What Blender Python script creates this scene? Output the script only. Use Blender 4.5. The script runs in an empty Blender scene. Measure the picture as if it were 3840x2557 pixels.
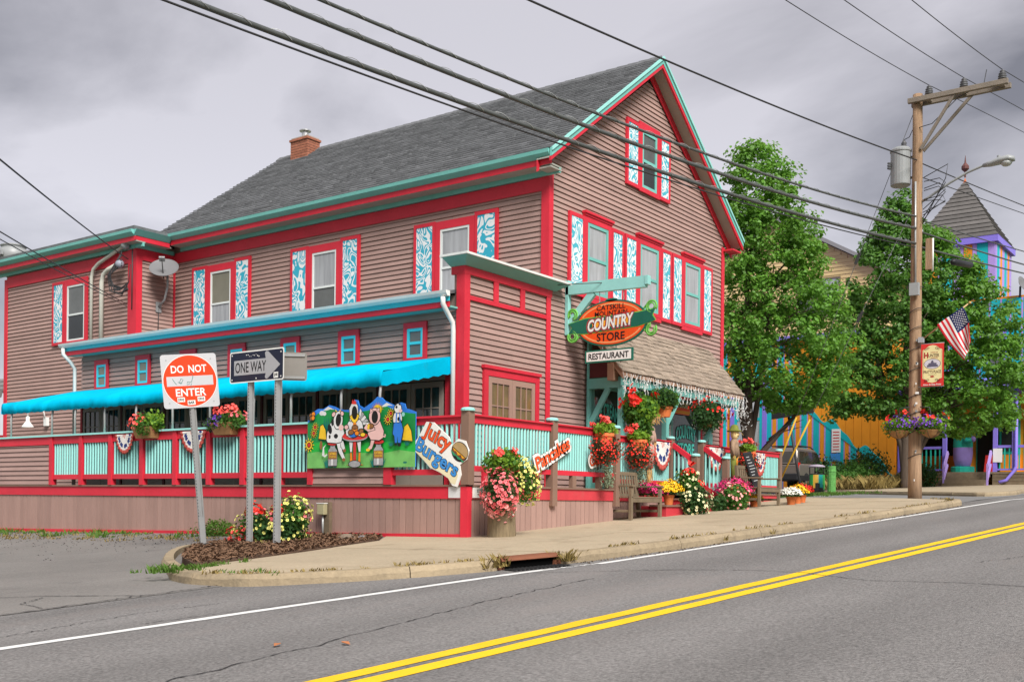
import bpy, bmesh, math, random
import numpy as np
from mathutils import Vector, Matrix

random.seed(7)
RNG = np.random.default_rng(11)
SC = bpy.context.scene
COL = SC.collection
PI = math.pi
R_ = math.radians

# ------------------------------------------------------------------ camera
# building axes: X runs along the street front (uphill), Y back from the street
YAW = R_(36.3)
CAM_Z = 1.03
cam_d = bpy.data.cameras.new("camera")
cam = bpy.data.objects.new("camera", cam_d)
COL.objects.link(cam)
rv = Vector((math.sin(YAW), -math.cos(YAW), 0))
fv = Vector((math.cos(YAW), math.sin(YAW), 0))
uv = Vector((0, 0, 1))
rl = 0.0107
r2 = rv * math.cos(rl) + uv * math.sin(rl)
u2 = uv * math.cos(rl) - rv * math.sin(rl)
cam.matrix_world = Matrix(((r2.x, u2.x, -fv.x, 0), (r2.y, u2.y, -fv.y, 0), (r2.z, u2.z, -fv.z, CAM_Z), (0, 0, 0, 1)))
cam_d.sensor_width = 36
cam_d.lens = 37.453
cam_d.shift_x = 0.00167
cam_d.shift_y = 0.1561
cam_d.clip_start = 0.1
cam_d.clip_end = 3000
SC.camera = cam
CAMR, CAMF = rv.copy(), fv.copy()

# ------------------------------------------------------------------ world: overcast
W = bpy.data.worlds.new("World")
SC.world = W
W.use_nodes = True
nt = W.node_tree
for n in list(nt.nodes):
    nt.nodes.remove(n)
def wn(t, **k):
    n = nt.nodes.new(t)
    for a, b in k.items():
        setattr(n, a, b)
    return n
out = wn("ShaderNodeOutputWorld")
bg = wn("ShaderNodeBackground")
sky = wn("ShaderNodeTexSky", sky_type='NISHITA', sun_disc=False)
sky.sun_elevation = R_(48)
sky.sun_rotation = R_(215)
tc = wn("ShaderNodeTexCoord")
mp = wn("ShaderNodeMapping")
mp.inputs['Scale'].default_value = (1.0, 1.0, 2.6)
mp.inputs['Location'].default_value = (1.9, 0.6, 0.45)
nz = wn("ShaderNodeTexNoise")
nz.inputs['Scale'].default_value = 2.1
nz.inputs['Detail'].default_value = 8.0
nz.inputs['Roughness'].default_value = 0.52
nz.inputs['Distortion'].default_value = 0.35
cr = wn("ShaderNodeValToRGB")
e = cr.color_ramp.elements
e[0].position = 0.36; e[0].color = (0.185, 0.178, 0.197, 1)
e[1].position = 0.62; e[1].color = (0.57, 0.55, 0.59, 1)
m_ = cr.color_ramp.elements.new(0.48); m_.color = (0.365, 0.352, 0.38, 1)
mx = wn("ShaderNodeMixRGB", blend_type='MIX')
mx.inputs['Fac'].default_value = 0.015
bg.inputs['Strength'].default_value = 0.48
nt.links.new(tc.outputs['Generated'], mp.inputs['Vector'])
nt.links.new(mp.outputs[0], nz.inputs['Vector'])
nt.links.new(nz.outputs['Fac'], cr.inputs['Fac'])
nt.links.new(cr.outputs['Color'], mx.inputs[1])
nt.links.new(sky.outputs['Color'], mx.inputs[2])
# pale haze towards the horizon all round
sx = wn("ShaderNodeSeparateXYZ"); nt.links.new(tc.outputs['Generated'], sx.inputs[0])
hz = wn("ShaderNodeMapRange"); hz.interpolation_type = 'SMOOTHSTEP'
hz.inputs[1].default_value = 0.0; hz.inputs[2].default_value = 0.42; hz.inputs[3].default_value = 1.27; hz.inputs[4].default_value = 0.94
nt.links.new(sx.outputs['Z'], hz.inputs[0])
vs_ = wn("ShaderNodeVectorMath", operation='SCALE')
nt.links.new(mx.outputs[0], vs_.inputs[0]); nt.links.new(hz.outputs[0], vs_.inputs['Scale'])
nt.links.new(vs_.outputs[0], bg.inputs['Color'])
nt.links.new(bg.outputs[0], out.inputs['Surface'])

# ------------------------------------------------------------------ veiled sun
sd = bpy.data.lights.new("sun", 'SUN')
sd.energy = 2.2
sd.angle = R_(26)
sd.color = (1.0, 0.97, 0.93)
sun = bpy.data.objects.new("sun", sd)
COL.objects.link(sun)
sdir = Vector((-0.50, -0.80, 0.92)).normalized()      # towards the sun
sun.rotation_euler = sdir.to_track_quat('Z', 'Y').to_euler()
sun.location = (0, 0, 60)

SC.view_settings.view_transform = 'Standard'
SC.view_settings.look = 'None'
SC.view_settings.exposure = 1.3
SC.view_settings.gamma = 1.0
SC.view_settings.use_curve_mapping = False
SC.cycles.max_bounces = 6
SC.cycles.diffuse_bounces = 3
SC.cycles.glossy_bounces = 3
SC.cycles.transparent_max_bounces = 8
SC.cycles.caustics_reflective = False
SC.cycles.caustics_refractive = False

# ------------------------------------------------------------------ ground shape
def GZ(x, y):
    return 0.05 * min(x, 28) + 0.032 * max(0, x - 28) - 0.018 * y

# ------------------------------------------------------------------ materials
MATS = {}
def lin(r, g, b):
    f = lambda c: (c / 255 / 12.92) if c / 255 <= 0.04045 else ((c / 255 + 0.055) / 1.055) ** 2.4
    return (f(r), f(g), f(b))
def mat(name, col, rough=0.6, var=0.10, vs=2.5, bump=0.0, bs=60, metal=0.0, spec=0.3, rand=0.05,
        stretch=(1, 1, 1), fine=0.0, fs=150, emit=None, dirt=None, trans=0.0, iso=False):
    if name in MATS:
        return MATS[name]
    m = bpy.data.materials.new(name)
    m.use_nodes = True
    t = m.node_tree
    b = t.nodes['Principled BSDF']
    N = lambda ty: t.nodes.new(ty)
    L = t.links.new
    b.inputs['Roughness'].default_value = rough
    b.inputs['Metallic'].default_value = metal
    b.inputs['Specular IOR Level'].default_value = spec
    geo = N('ShaderNodeNewGeometry')
    mp = N('ShaderNodeMapping')
    mp.inputs['Scale'].default_value = stretch
    L(geo.outputs['Position'], mp.inputs['Vector'])
    nz = N('ShaderNodeTexNoise')
    nz.inputs['Scale'].default_value = vs
    nz.inputs['Detail'].default_value = 5
    nz.inputs['Roughness'].default_value = 0.6
    L(mp.outputs[0], nz.inputs['Vector'])
    # value multiplier = 1 + var*(noise-.5)*2 + rand*(objrandom-.5)*2 + fine
    ma = N('ShaderNodeMath'); ma.operation = 'MULTIPLY_ADD'
    ma.inputs[1].default_value = var * 3.0
    ma.inputs[2].default_value = 1 - var * 1.5
    L(nz.outputs['Fac'], ma.inputs[0])
    oi = N('ShaderNodeObjectInfo')
    mb = N('ShaderNodeMath'); mb.operation = 'MULTIPLY_ADD'
    mb.inputs[1].default_value = rand * 2
    L(oi.outputs['Random'], mb.inputs[0])
    L(ma.outputs[0], mb.inputs[2])
    last = mb
    if fine:
        fz = N('ShaderNodeTexNoise')
        fz.inputs['Scale'].default_value = fs
        fz.inputs['Detail'].default_value = 3
        fz.inputs['Roughness'].default_value = 0.7
        L(geo.outputs['Position'] if iso else mp.outputs[0], fz.inputs['Vector'])
        mf = N('ShaderNodeMath'); mf.operation = 'MULTIPLY_ADD'
        mf.inputs[1].default_value = fine * 4
        L(fz.outputs['Fac'], mf.inputs[0])
        sb = N('ShaderNodeMath'); sb.operation = 'SUBTRACT'
        sb.inputs[1].default_value = fine * 2
        L(last.outputs[0], mf.inputs[2])
        L(mf.outputs[0], sb.inputs[0])
        last = sb
    vm = N('ShaderNodeVectorMath'); vm.operation = 'SCALE'
    vm.inputs[0].default_value = col
    L(last.outputs[0], vm.inputs['Scale'])
    csock = vm.outputs[0]
    if dirt:
        dz = N('ShaderNodeTexNoise')
        dz.inputs['Scale'].default_value = dirt[2]
        dz.inputs['Detail'].default_value = 8
        dz.inputs['Roughness'].default_value = 0.65
        L(mp.outputs[0], dz.inputs['Vector'])
        dr = N('ShaderNodeMapRange')
        dr.inputs[1].default_value = dirt[1]; dr.inputs[2].default_value = dirt[1] + 0.15
        dr.inputs[3].default_value = 0; dr.inputs[4].default_value = dirt[3] if len(dirt) > 3 else 0.8
        L(dz.outputs['Fac'], dr.inputs[0])
        mm = N('ShaderNodeMixRGB')
        mm.inputs[2].default_value = (*dirt[0], 1)
        L(dr.outputs[0], mm.inputs[0]); L(csock, mm.inputs[1])
        csock = mm.outputs[0]
    L(csock, b.inputs['Base Color'])
    if trans:
        b.inputs['Transmission Weight'].default_value = trans
        b.inputs['IOR'].default_value = 1.1
    if bump:
        bz = N('ShaderNodeTexNoise')
        bz.inputs['Scale'].default_value = bs
        bz.inputs['Detail'].default_value = 4
        L(mp.outputs[0], bz.inputs['Vector'])
        bp = N('ShaderNodeBump')
        bp.inputs['Strength'].default_value = bump
        bp.inputs['Distance'].default_value = 0.02
        L(bz.outputs['Fac'], bp.inputs['Height'])
        L(bp.outputs[0], b.inputs['Normal'])
    if emit:
        b.inputs['Emission Color'].default_value = (*col, 1)
        b.inputs['Emission Strength'].default_value = emit
    MATS[name] = m
    return m

SID = mat('siding_paint', (0.35, 0.228, 0.198), 0.6, 0.16, 1.2, 0.10, 25, rand=0.07, stretch=(1, 1, 3), fine=0.05, fs=30, dirt=((0.30, 0.17, 0.14), 0.62, 0.9, 0.5))
SKIRT = mat('skirt_paint', (0.335, 0.21, 0.175), 0.6, 0.13, 2.0, 0.15, 30, rand=0.10, stretch=(2, 2, .5), fine=0.06, fs=30, dirt=((0.24, 0.15, 0.12), 0.60, 1.4, 0.5))
RED = mat('red_trim_paint', (0.60, 0.027, 0.048), 0.5, 0.18, 1.3, 0.05, 30, rand=0.05, fine=0.05, fs=25)
REDW = mat('worn_red_paint', (0.52, 0.042, 0.056), 0.5, 0.16, 2.2, 0.08, 30, rand=0.05, fine=0.06, fs=25, dirt=((0.44, 0.10, 0.09), 0.60, 3.0, 0.6))
TEAL = mat('teal_trim_paint', (0.165, 0.455, 0.405), 0.45, 0.12, 1.4, 0.05, 30, rand=0.06, fine=0.05, fs=25)
TEALL = mat('pale_teal_paint', (0.29, 0.62, 0.575), 0.45, 0.10, 2, 0.05, 30, rand=0.10, fine=0.04, fs=25)
CYAN = mat('bright_cyan_paint', (0.05, 0.58, 0.68), 0.45, 0.10, 1.4, 0.0, 30, rand=0.04)
AWN = mat('cyan_canvas', (0.0, 0.45, 0.68), 0.9, 0.20, 1.3, 0.35, 6, spec=0.04, rand=0.02, fine=0.05, fs=40, stretch=(1, 2.2, 1), dirt=((0.03, 0.27, 0.38), 0.60, 1.6, 0.5))
SOFF = mat('soffit_grey_green', (0.33, 0.33, 0.29), 0.7, 0.08)
ROOF = mat('grey_asphalt_shingle', (0.125, 0.128, 0.133), 0.9, 0.30, 3.0, 0.3, 60, rand=0.12, fine=0.28, fs=9, spec=.15, stretch=(1, .8, 1))
CEDAR = mat('weathered_cedar', (0.27, 0.215, 0.165), 0.9, 0.26, 4, 0.4, 40, rand=0.22, stretch=(6, 1, 1), fine=0.08, fs=30)
BROWN = mat('brown_post_paint', (0.215, 0.132, 0.095), 0.55, 0.14, 2, 0.08, 30, rand=0.05)
TAN = mat('tan_beam_wood', (0.36, 0.21, 0.14), 0.6, 0.15, 3, 0.1, 30)
WOOD = mat('grey_teak', (0.165, 0.125, 0.080), 0.8, 0.30, 5, 0.2, 40, rand=0.12, fine=0.10, fs=40)
LOGW = mat('old_log_wood', (0.205, 0.155, 0.09), 0.9, 0.35, 4, 0.6, 25, stretch=(6, 6, .5), fine=0.3, fs=9)
POLEW = mat('pole_wood', (0.32, 0.205, 0.125), 0.9, 0.40, 3, 0.6, 25, stretch=(5, 5, .3), fine=0.34, fs=9, dirt=((0.16, 0.12, 0.09), 0.60, 2, 0.7))
ARMW = mat('crossarm_wood', (0.22, 0.185, 0.15), 0.85, 0.2, 3, 0.3, 25)
GALV = mat('galvanised_steel', (0.36, 0.36, 0.35), 0.45, 0.12, 4, 0.05, 60, metal=0.55, spec=0.5)
STEEL = mat('brushed_steel', (0.62, 0.62, 0.60), 0.3, 0.08, 3, metal=0.8, spec=0.5)
GREYM = mat('grey_enamel', (0.29, 0.30, 0.30), 0.4, 0.10, 2, spec=0.4)
WHITE = mat('white_enamel', (0.78, 0.78, 0.75), 0.4, 0.06, 3, spec=0.4)
WGUT = mat('white_gutter', (0.70, 0.72, 0.69), 0.4, 0.08, 3, spec=0.4, dirt=((0.42, 0.45, 0.42), 0.6, 2, 0.5))
CABLE = mat('black_cable', (0.035, 0.035, 0.037), 0.6, 0.1)
CABLEG = mat('grey_cable_bundle', (0.085, 0.09, 0.088), 0.55, 0.2, 8)
WIRE = mat('bare_wire', (0.11, 0.11, 0.11), 0.5, 0.1)
BLACK = mat('black_paint', (0.02, 0.02, 0.022), 0.5, 0.1)
IRON = mat('dark_iron', (0.05, 0.05, 0.05), 0.6, 0.15)
CONDUIT = mat('pale_conduit', (0.55, 0.55, 0.48), 0.5, 0.08)
BRICK = mat('red_brick', (0.30, 0.115, 0.07), 0.85, 0.22, 6, 0.3, 60, rand=0.2)
MORTAR = mat('mortar', (0.36, 0.31, 0.27), 0.9, 0.1)
GLASSD = mat('dark_glass', (0.030, 0.034, 0.034), 0.06, 0.3, 1.2, spec=0.6, rand=0.02)
GLASSW = mat('curtained_glass', (0.31, 0.32, 0.33), 0.08, 0.42, 1.5, spec=0.7, rand=0.2, stretch=(7, 7, .5))  # vertical streaks paint the shading of curtain folds into the colour
GLASSM = mat('dim_glass', (0.10, 0.105, 0.10), 0.07, 0.5, 1.4, spec=0.6, rand=0.2)
SASH = mat('pale_sash', (0.70, 0.74, 0.72), 0.4, 0.05)
DOORP = mat('taupe_door_paint', (0.36, 0.225, 0.175), 0.5, 0.06)
DOORD = mat('grey_brown_door', (0.30, 0.26, 0.22), 0.5, 0.08)
MAROON = mat('maroon_post', (0.11, 0.022, 0.025), 0.5, 0.1)
TERRA = mat('terracotta', (0.62, 0.17, 0.05), 0.7, 0.10, 5, rand=0.06)
BASKETM = mat('coir_basket', (0.35, 0.19, 0.08), 0.9, 0.2, 12, 0.4, 60)
STRAW = mat('straw', (0.62, 0.38, 0.14), 0.9, 0.2, 10)
# foliage and petals
LEAF = mat('maple_leaf', (0.125, 0.285, 0.036), 0.5, 0.45, 1.0, spec=0.4, fine=0.30, fs=6)
LEAF2 = mat('dark_maple_leaf', (0.094, 0.225, 0.033), 0.5, 0.45, 0.9, spec=0.4, fine=0.30, fs=5)
LEAFB = mat('bed_leaf', (0.075, 0.19, 0.03), 0.6, 0.35, 8, fine=0.1, fs=30)
LEAFD = mat('dark_bed_leaf', (0.045, 0.115, 0.03), 0.6, 0.35, 8, fine=0.1, fs=30)
LEAFL = mat('lime_leaf', (0.20, 0.36, 0.035), 0.6, 0.3, 8, fine=0.1, fs=30)
LEAFR = mat('bronze_leaf', (0.10, 0.075, 0.03), 0.6, 0.35, 8, fine=0.1, fs=30)
FERN = mat('silver_trailing_leaf', (0.24, 0.30, 0.19), 0.7, 0.3, 9)
GRASS = mat('weed_grass', (0.10, 0.20, 0.03), 0.7, 0.4, 3)
GRASSD = mat('dry_weed', (0.22, 0.16, 0.05), 0.8, 0.4, 4)
BARK = mat('grey_bark', (0.085, 0.062, 0.046), 0.9, 0.3, 5, 0.6, 18, stretch=(3, 3, .6))
PINK = mat('pink_petal', (0.86, 0.19, 0.20), 0.5, 0.2, 9)
PINKL = mat('light_pink_petal', (0.86, 0.36, 0.33), 0.5, 0.2, 9)
CORAL = mat('coral_petal', (0.88, 0.10, 0.08), 0.5, 0.2, 9)
REDP = mat('red_petal', (0.80, 0.035, 0.022), 0.5, 0.22, 9)
YELP = mat('pale_yellow_petal', (0.80, 0.76, 0.22), 0.5, 0.14, 9)
CREAM = mat('cream_petal', (0.78, 0.74, 0.45), 0.5, 0.14, 9)
GOLD = mat('golden_petal', (0.86, 0.52, 0.015), 0.5, 0.18, 9)
MAG = mat('magenta_petal', (0.66, 0.03, 0.17), 0.5, 0.22, 9)
PURP = mat('purple_petal', (0.17, 0.05, 0.42), 0.5, 0.25, 9)
WHITEP = mat('white_petal', (0.80, 0.79, 0.72), 0.5, 0.12, 9)

def leafy(m, k=0.4):
    t = m.node_tree; b = t.nodes['Principled BSDF']; o = t.nodes['Material Output']
    tr = t.nodes.new('ShaderNodeBsdfTranslucent'); mx = t.nodes.new('ShaderNodeMixShader'); mx.inputs[0].default_value = k
    src = b.inputs['Base Color'].links[0].from_socket
    hs = t.nodes.new('ShaderNodeHueSaturation'); hs.inputs['Hue'].default_value = 0.485; hs.inputs['Value'].default_value = 1.35
    t.links.new(src, hs.inputs['Color']); t.links.new(hs.outputs[0], tr.inputs[0])
    t.links.new(b.outputs[0], mx.inputs[1]); t.links.new(tr.outputs[0], mx.inputs[2]); t.links.new(mx.outputs[0], o.inputs[0])
for m_ in (LEAF, LEAF2, LEAFB, LEAFD, LEAFL, LEAFR, GRASS): leafy(m_)
# shutters: hand painted white curls on turquoise
def swirl(name, scale, teal, thr=0.5):
    m = bpy.data.materials.new(name); m.use_nodes = True
    t = m.node_tree; b = t.nodes['Principled BSDF']; L = t.links.new
    b.inputs['Roughness'].default_value = 0.5
    g = t.nodes.new('ShaderNodeNewGeometry')
    mp = t.nodes.new('ShaderNodeMapping'); mp.inputs['Scale'].default_value = (1, 1, 0.8)
    n = t.nodes.new('ShaderNodeTexNoise'); n.inputs['Scale'].default_value = scale
    n.inputs['Detail'].default_value = 0.5; n.inputs['Distortion'].default_value = 1.6
    k = t.nodes.new('ShaderNodeMath'); k.operation = 'MULTIPLY'; k.inputs[1].default_value = 34
    s = t.nodes.new('ShaderNodeMath'); s.operation = 'SINE'
    r = t.nodes.new('ShaderNodeValToRGB')
    e = r.color_ramp.elements
    e[0].position = thr - 0.06; e[0].color = (*teal, 1)
    e[1].position = thr + 0.06; e[1].color = (0.80, 0.82, 0.82, 1)
    mr = t.nodes.new('ShaderNodeMapRange'); mr.inputs[1].default_value = -1; mr.inputs[2].default_value = 1
    L(g.outputs['Position'], mp.inputs[0]); L(mp.outputs[0], n.inputs['Vector'])
    L(n.outputs['Fac'], k.inputs[0]); L(k.outputs[0], s.inputs[0]); L(s.outputs[0], mr.inputs[0])
    L(mr.outputs[0], r.inputs[0]); L(r.outputs[0], b.inputs['Base Color'])
    return m
SWIRL = swirl('swirl_shutter_paint', 3.0, (0.03, 0.40, 0.54), 0.54)
SWIRL2 = swirl('dense_swirl_shutter_paint', 3.6, (0.07, 0.44, 0.54), 0.48)

# ------------------------------------------------------------------ builders
WL = {}
class MB:
    """collects boxes, bars, tubes and outlines into ONE mesh"""
    def __init__(s):
        s.v = []; s.f = []
    def add(s, vs, fs):
        k = len(s.v)
        s.v += [tuple(p) for p in vs]
        s.f += [tuple(i + k for i in f) for f in fs]
        return s
    def box(s, x0, y0, z0, x1, y1, z1):
        return s.add([(x0, y0, z0), (x1, y0, z0), (x1, y1, z0), (x0, y1, z0), (x0, y0, z1), (x1, y0, z1), (x1, y1, z1), (x0, y1, z1)],
              [(3, 2, 1, 0), (4, 5, 6, 7), (0, 1, 5, 4), (1, 2, 6, 5), (2, 3, 7, 6), (3, 0, 4, 7)])
    def hexa(s, b, t):
        return s.add(list(b) + list(t), [(3, 2, 1, 0), (4, 5, 6, 7), (0, 1, 5, 4), (1, 2, 6, 5), (2, 3, 7, 6), (3, 0, 4, 7)])
    def bar(s, p, q, w, h, up=(0, 0, 1)):
        p = Vector(p); q = Vector(q); d = (q - p).normalized(); up = Vector(up)
        a = d.cross(up)
        if a.length < 1e-4: a = d.cross(Vector((1, 0, 0)))
        a.normalize(); b = a.cross(d).normalized()
        c = [a * (i * w / 2) + b * (j * h / 2) for i, j in ((-1, -1), (1, -1), (1, 1), (-1, 1))]
        return s.add([p + k for k in c] + [q + k for k in c], [(3, 2, 1, 0), (4, 5, 6, 7), (0, 1, 5, 4), (1, 2, 6, 5), (2, 3, 7, 6), (3, 0, 4, 7)])
    def prism(s, pts, vec):
        pts = [Vector(p) for p in pts]; vec = Vector(vec); n = len(pts)
        return s.add(pts + [p + vec for p in pts], [tuple(range(n))[::-1], tuple(range(n, 2 * n))] + [(i, (i + 1) % n, n + (i + 1) % n, n + i) for i in range(n)])
    def tube(s, pts, r, n=8, cap=True):
        pts = [Vector(p) for p in pts]; k = len(pts)
        rs = r if isinstance(r, (list, tuple)) else [r] * k
        base = len(s.v); ref = None; vs = []; fs = []
        for i, p in enumerate(pts):
            d = (pts[min(i + 1, k - 1)] - pts[max(i - 1, 0)]).normalized()
            if ref is None:
                ref = d.cross(Vector((0, 0, 1)))
                if ref.length < 1e-3: ref = Vector((1, 0, 0))
            a = (ref - d * ref.dot(d)).normalized(); ref = a
            b = d.cross(a)
            for j in range(n):
                an = 2 * PI * j / n
                vs.append(p + (a * math.cos(an) + b * math.sin(an)) * rs[i])
        for i in range(k - 1):
            for j in range(n):
                fs.append((i * n + j, i * n + (j + 1) % n, (i + 1) * n + (j + 1) % n, (i + 1) * n + j))
        if cap:
            fs.append(tuple(range(n))[::-1]); fs.append(tuple((k - 1) * n + j for j in range(n)))
        return s.add(vs, fs)
    def lathe(s, c, prof, n=16, axis=None):
        c = Vector(c); ax = Vector(axis).normalized() if axis else Vector((0, 0, 1))
        a = ax.orthogonal().normalized(); b = ax.cross(a)
        vs = []; fs = []
        for r, h in prof:
            for j in range(n):
                t = 2 * PI * j / n
                vs.append(c + ax * h + (a * math.cos(t) + b * math.sin(t)) * r)
        for i in range(len(prof) - 1):
            for j in range(n):
                fs.append((i * n + j, i * n + (j + 1) % n, (i + 1) * n + (j + 1) % n, (i + 1) * n + j))
        fs.append(tuple(range(n))[::-1]); fs.append(tuple((len(prof) - 1) * n + j for j in range(n)))
        return s.add(vs, fs)
    def build(s, name, m, parent=None, smooth=False, bevel=0, **tags):
        return obj(name, s.v, s.f, m, parent, smooth, bevel, **tags)

def obj(name, v, f, m, parent=None, smooth=False, bevel=0, **tags):
    a = np.array([tuple(p) for p in v], dtype=float)
    lo = a.min(0); hi = a.max(0); c = (lo + hi) / 2; c[2] = lo[2]
    me = bpy.data.meshes.new(name)
    me.from_pydata([tuple(p) for p in (a - c)], [], f)
    if isinstance(m, (list, tuple)):
        for q in m: me.materials.append(q)
    else:
        me.materials.append(m)
    if smooth:
        me.polygons.foreach_set('use_smooth', [True] * len(me.polygons))
    me.update()
    o = bpy.data.objects.new(name, me)
    COL.objects.link(o)
    put(o, Vector(c), parent)
    if bevel:
        b = o.modifiers.new('bevel', 'BEVEL'); b.width = bevel; b.segments = 2; b.limit_method = 'ANGLE'
    for k, val in tags.items(): o[k] = val
    return o
def put(o, wloc, parent=None):
    WL[o.name] = Vector(wloc)
    if parent is not None:
        o.parent = parent
        o.location = Vector(wloc) - WL[parent.name]
    else:
        o.location = wloc
def inst(src, wloc, parent, name=None):
    o = bpy.data.objects.new(name or src.name.split('.')[0], src.data)
    COL.objects.link(o)
    for md in src.modifiers:
        if md.type == 'BEVEL':
            b = o.modifiers.new('bevel', 'BEVEL'); b.width = md.width; b.segments = md.segments; b.limit_method = md.limit_method
    put(o, wloc, parent)
    return o
def thing(name, label, cat, loc=(0, 0, 0), group=None):
    o = bpy.data.objects.new(name, None)
    o.empty_display_size = 0.2
    COL.objects.link(o)
    put(o, Vector(loc))
    o['label'] = label; o['category'] = cat
    if group: o['group'] = group
    return o
def tag(o, label, cat, group=None):
    o['label'] = label; o['category'] = cat
    if group: o['group'] = group
    return o
def structure(o):
    o['kind'] = 'structure'; return o
def fast(name, verts, faces, m, parent=None, smooth=False, fm=None, **tags):
    """numpy mesh: verts (n,3), faces (k,3|4)"""
    verts = np.asarray(verts, float); faces = np.asarray(faces, np.int32)
    lo = verts.min(0); hi = verts.max(0); c = (lo + hi) / 2; c[2] = lo[2]
    me = bpy.data.meshes.new(name)
    nv, nf, k = len(verts), len(faces), faces.shape[1]
    me.vertices.add(nv); me.loops.add(nf * k); me.polygons.add(nf)
    me.vertices.foreach_set('co', (verts - c).astype(np.float32).ravel())
    me.loops.foreach_set('vertex_index', faces.ravel())
    me.polygons.foreach_set('loop_start', np.arange(0, nf * k, k, dtype=np.int32))
    me.polygons.foreach_set('loop_total', np.full(nf, k, dtype=np.int32))
    for q in (m if isinstance(m, (list, tuple)) else [m]): me.materials.append(q)
    if fm is not None: me.polygons.foreach_set('material_index', np.asarray(fm, np.int32))
    if smooth: me.polygons.foreach_set('use_smooth', np.ones(nf, dtype=bool))
    me.update(); me.validate()
    o = bpy.data.objects.new(name, me)
    COL.objects.link(o)
    put(o, Vector(c), parent)
    for a, b in tags.items(): o[a] = b
    return o

# frames: (origin, right, up, normal)
def FX(x, y, z): return (Vector((x, y, z)), Vector((0, -1, 0)), Vector((0, 0, 1)), Vector((-1, 0, 0)))
def FY(x, y, z): return (Vector((x, y, z)), Vector((1, 0, 0)), Vector((0, 0, 1)), Vector((0, -1, 0)))
def rotf(fr, a):
    o, r, u, n = fr
    return (o, r * math.cos(a) + u * math.sin(a), u * math.cos(a) - r * math.sin(a), n)
def fp(fr, x, y, z=0): return fr[0] + fr[1] * x + fr[2] * y + fr[3] * z
def plate(name, fr, pts, z0, z1, m, parent, **tags):
    """flat outline in a frame, thickness z0..z1 along its normal"""
    b = MB(); b.prism([fp(fr, x, y, z0) for x, y in pts], fr[3] * (z1 - z0))
    return b.build(name, m, parent, **tags)
def ell(cx, cy, rx, ry, n=28, a0=0, rot=0):
    q = []
    for i in range(n):
        t = a0 + 2 * PI * i / n
        x, y = rx * math.cos(t), ry * math.sin(t)
        q.append((cx + x * math.cos(rot) - y * math.sin(rot), cy + x * math.sin(rot) + y * math.cos(rot)))
    return q
def rect(x0, y0, x1, y1): return [(x0, y0), (x1, y0), (x1, y1), (x0, y1)]
def rrect(x0, y0, x1, y1, r, n=5):
    q = []
    for cx, cy, a in ((x1 - r, y0 + r, -90), (x1 - r, y1 - r, 0), (x0 + r, y1 - r, 90), (x0 + r, y0 + r, 180)):
        for i in range(n + 1):
            t = R_(a + 90 * i / n); q.append((cx + r * math.cos(t), cy + r * math.sin(t)))
    return q
DG = None
def text(name, s, fr, w, h, z, m, parent, bold=0.0, shear=0.0, ex=0.002, arc=0.0, space=1.0, **tags):
    """flat lettering fitted into w x h, centred on the frame origin, z proud of it"""
    cu = bpy.data.curves.new('lettering', 'FONT')
    cu.body = s; cu.size = 1; cu.align_x = 'CENTER'; cu.offset = bold; cu.shear = shear; cu.space_character = space
    cu.resolution_u = 3
    o = bpy.data.objects.new('tmp', cu); COL.objects.link(o)
    dg = bpy.context.evaluated_depsgraph_get(); dg.update()
    me = bpy.data.meshes.new_from_object(o.evaluated_get(dg))
    a = np.array([v.co[:] for v in me.vertices]); fs = [tuple(p.vertices) for p in me.polygons]
    bpy.data.objects.remove(o); bpy.data.curves.remove(cu); bpy.data.meshes.remove(me)
    lo = a.min(0); hi = a.max(0)
    x = (a[:, 0] - (lo[0] + hi[0]) / 2) * w / (hi[0] - lo[0])
    y = (a[:, 1] - (lo[1] + hi[1]) / 2) * h / (hi[1] - lo[1])
    if arc:
        y = y * (1 + 0.0 * x) + arc * (1 - (2 * x / w) ** 2) - arc * 0.5
    vs = [fp(fr, float(p), float(q), z) for p, q in zip(x, y)]
    return obj(name, vs, fs, m, parent, **tags)

# ------------------------------------------------------------------ foliage makers
def unit(n):
    v = RNG.normal(size=(n, 3)); return v / np.linalg.norm(v, axis=1)[:, None]
def leaf_cloud(pts, size, out=None, bias=0.5, aspect=0.62, fold=0.25):
    """rhombic folded leaves at pts; out = preferred normals"""
    n = len(pts)
    nrm = unit(n)
    if out is not None: nrm = nrm * (1 - bias) + out * bias
    nrm /= np.linalg.norm(nrm, axis=1)[:, None] + 1e-9
    t = np.cross(nrm, unit(n)); t /= np.linalg.norm(t, axis=1)[:, None] + 1e-9
    b = np.cross(nrm, t)
    s = (size * RNG.uniform(0.65, 1.3, n))[:, None]
    p0 = pts - t * s * 0.5; p2 = pts + t * s * 0.5
    p1 = pts + b * s * aspect * 0.5 + nrm * s * fold * 0.5 - t * s * 0.06
    p3 = pts - b * s * aspect * 0.5 + nrm * s * fold * 0.5 - t * s * 0.06
    v = np.stack([p0, p1, p2, p3], 1).reshape(-1, 3)
    k = np.arange(n)[:, None] * 4
    f = np.concatenate([k + np.array([[0, 1, 2]]), k + np.array([[0, 2, 3]])], 0)
    return v, f
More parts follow.
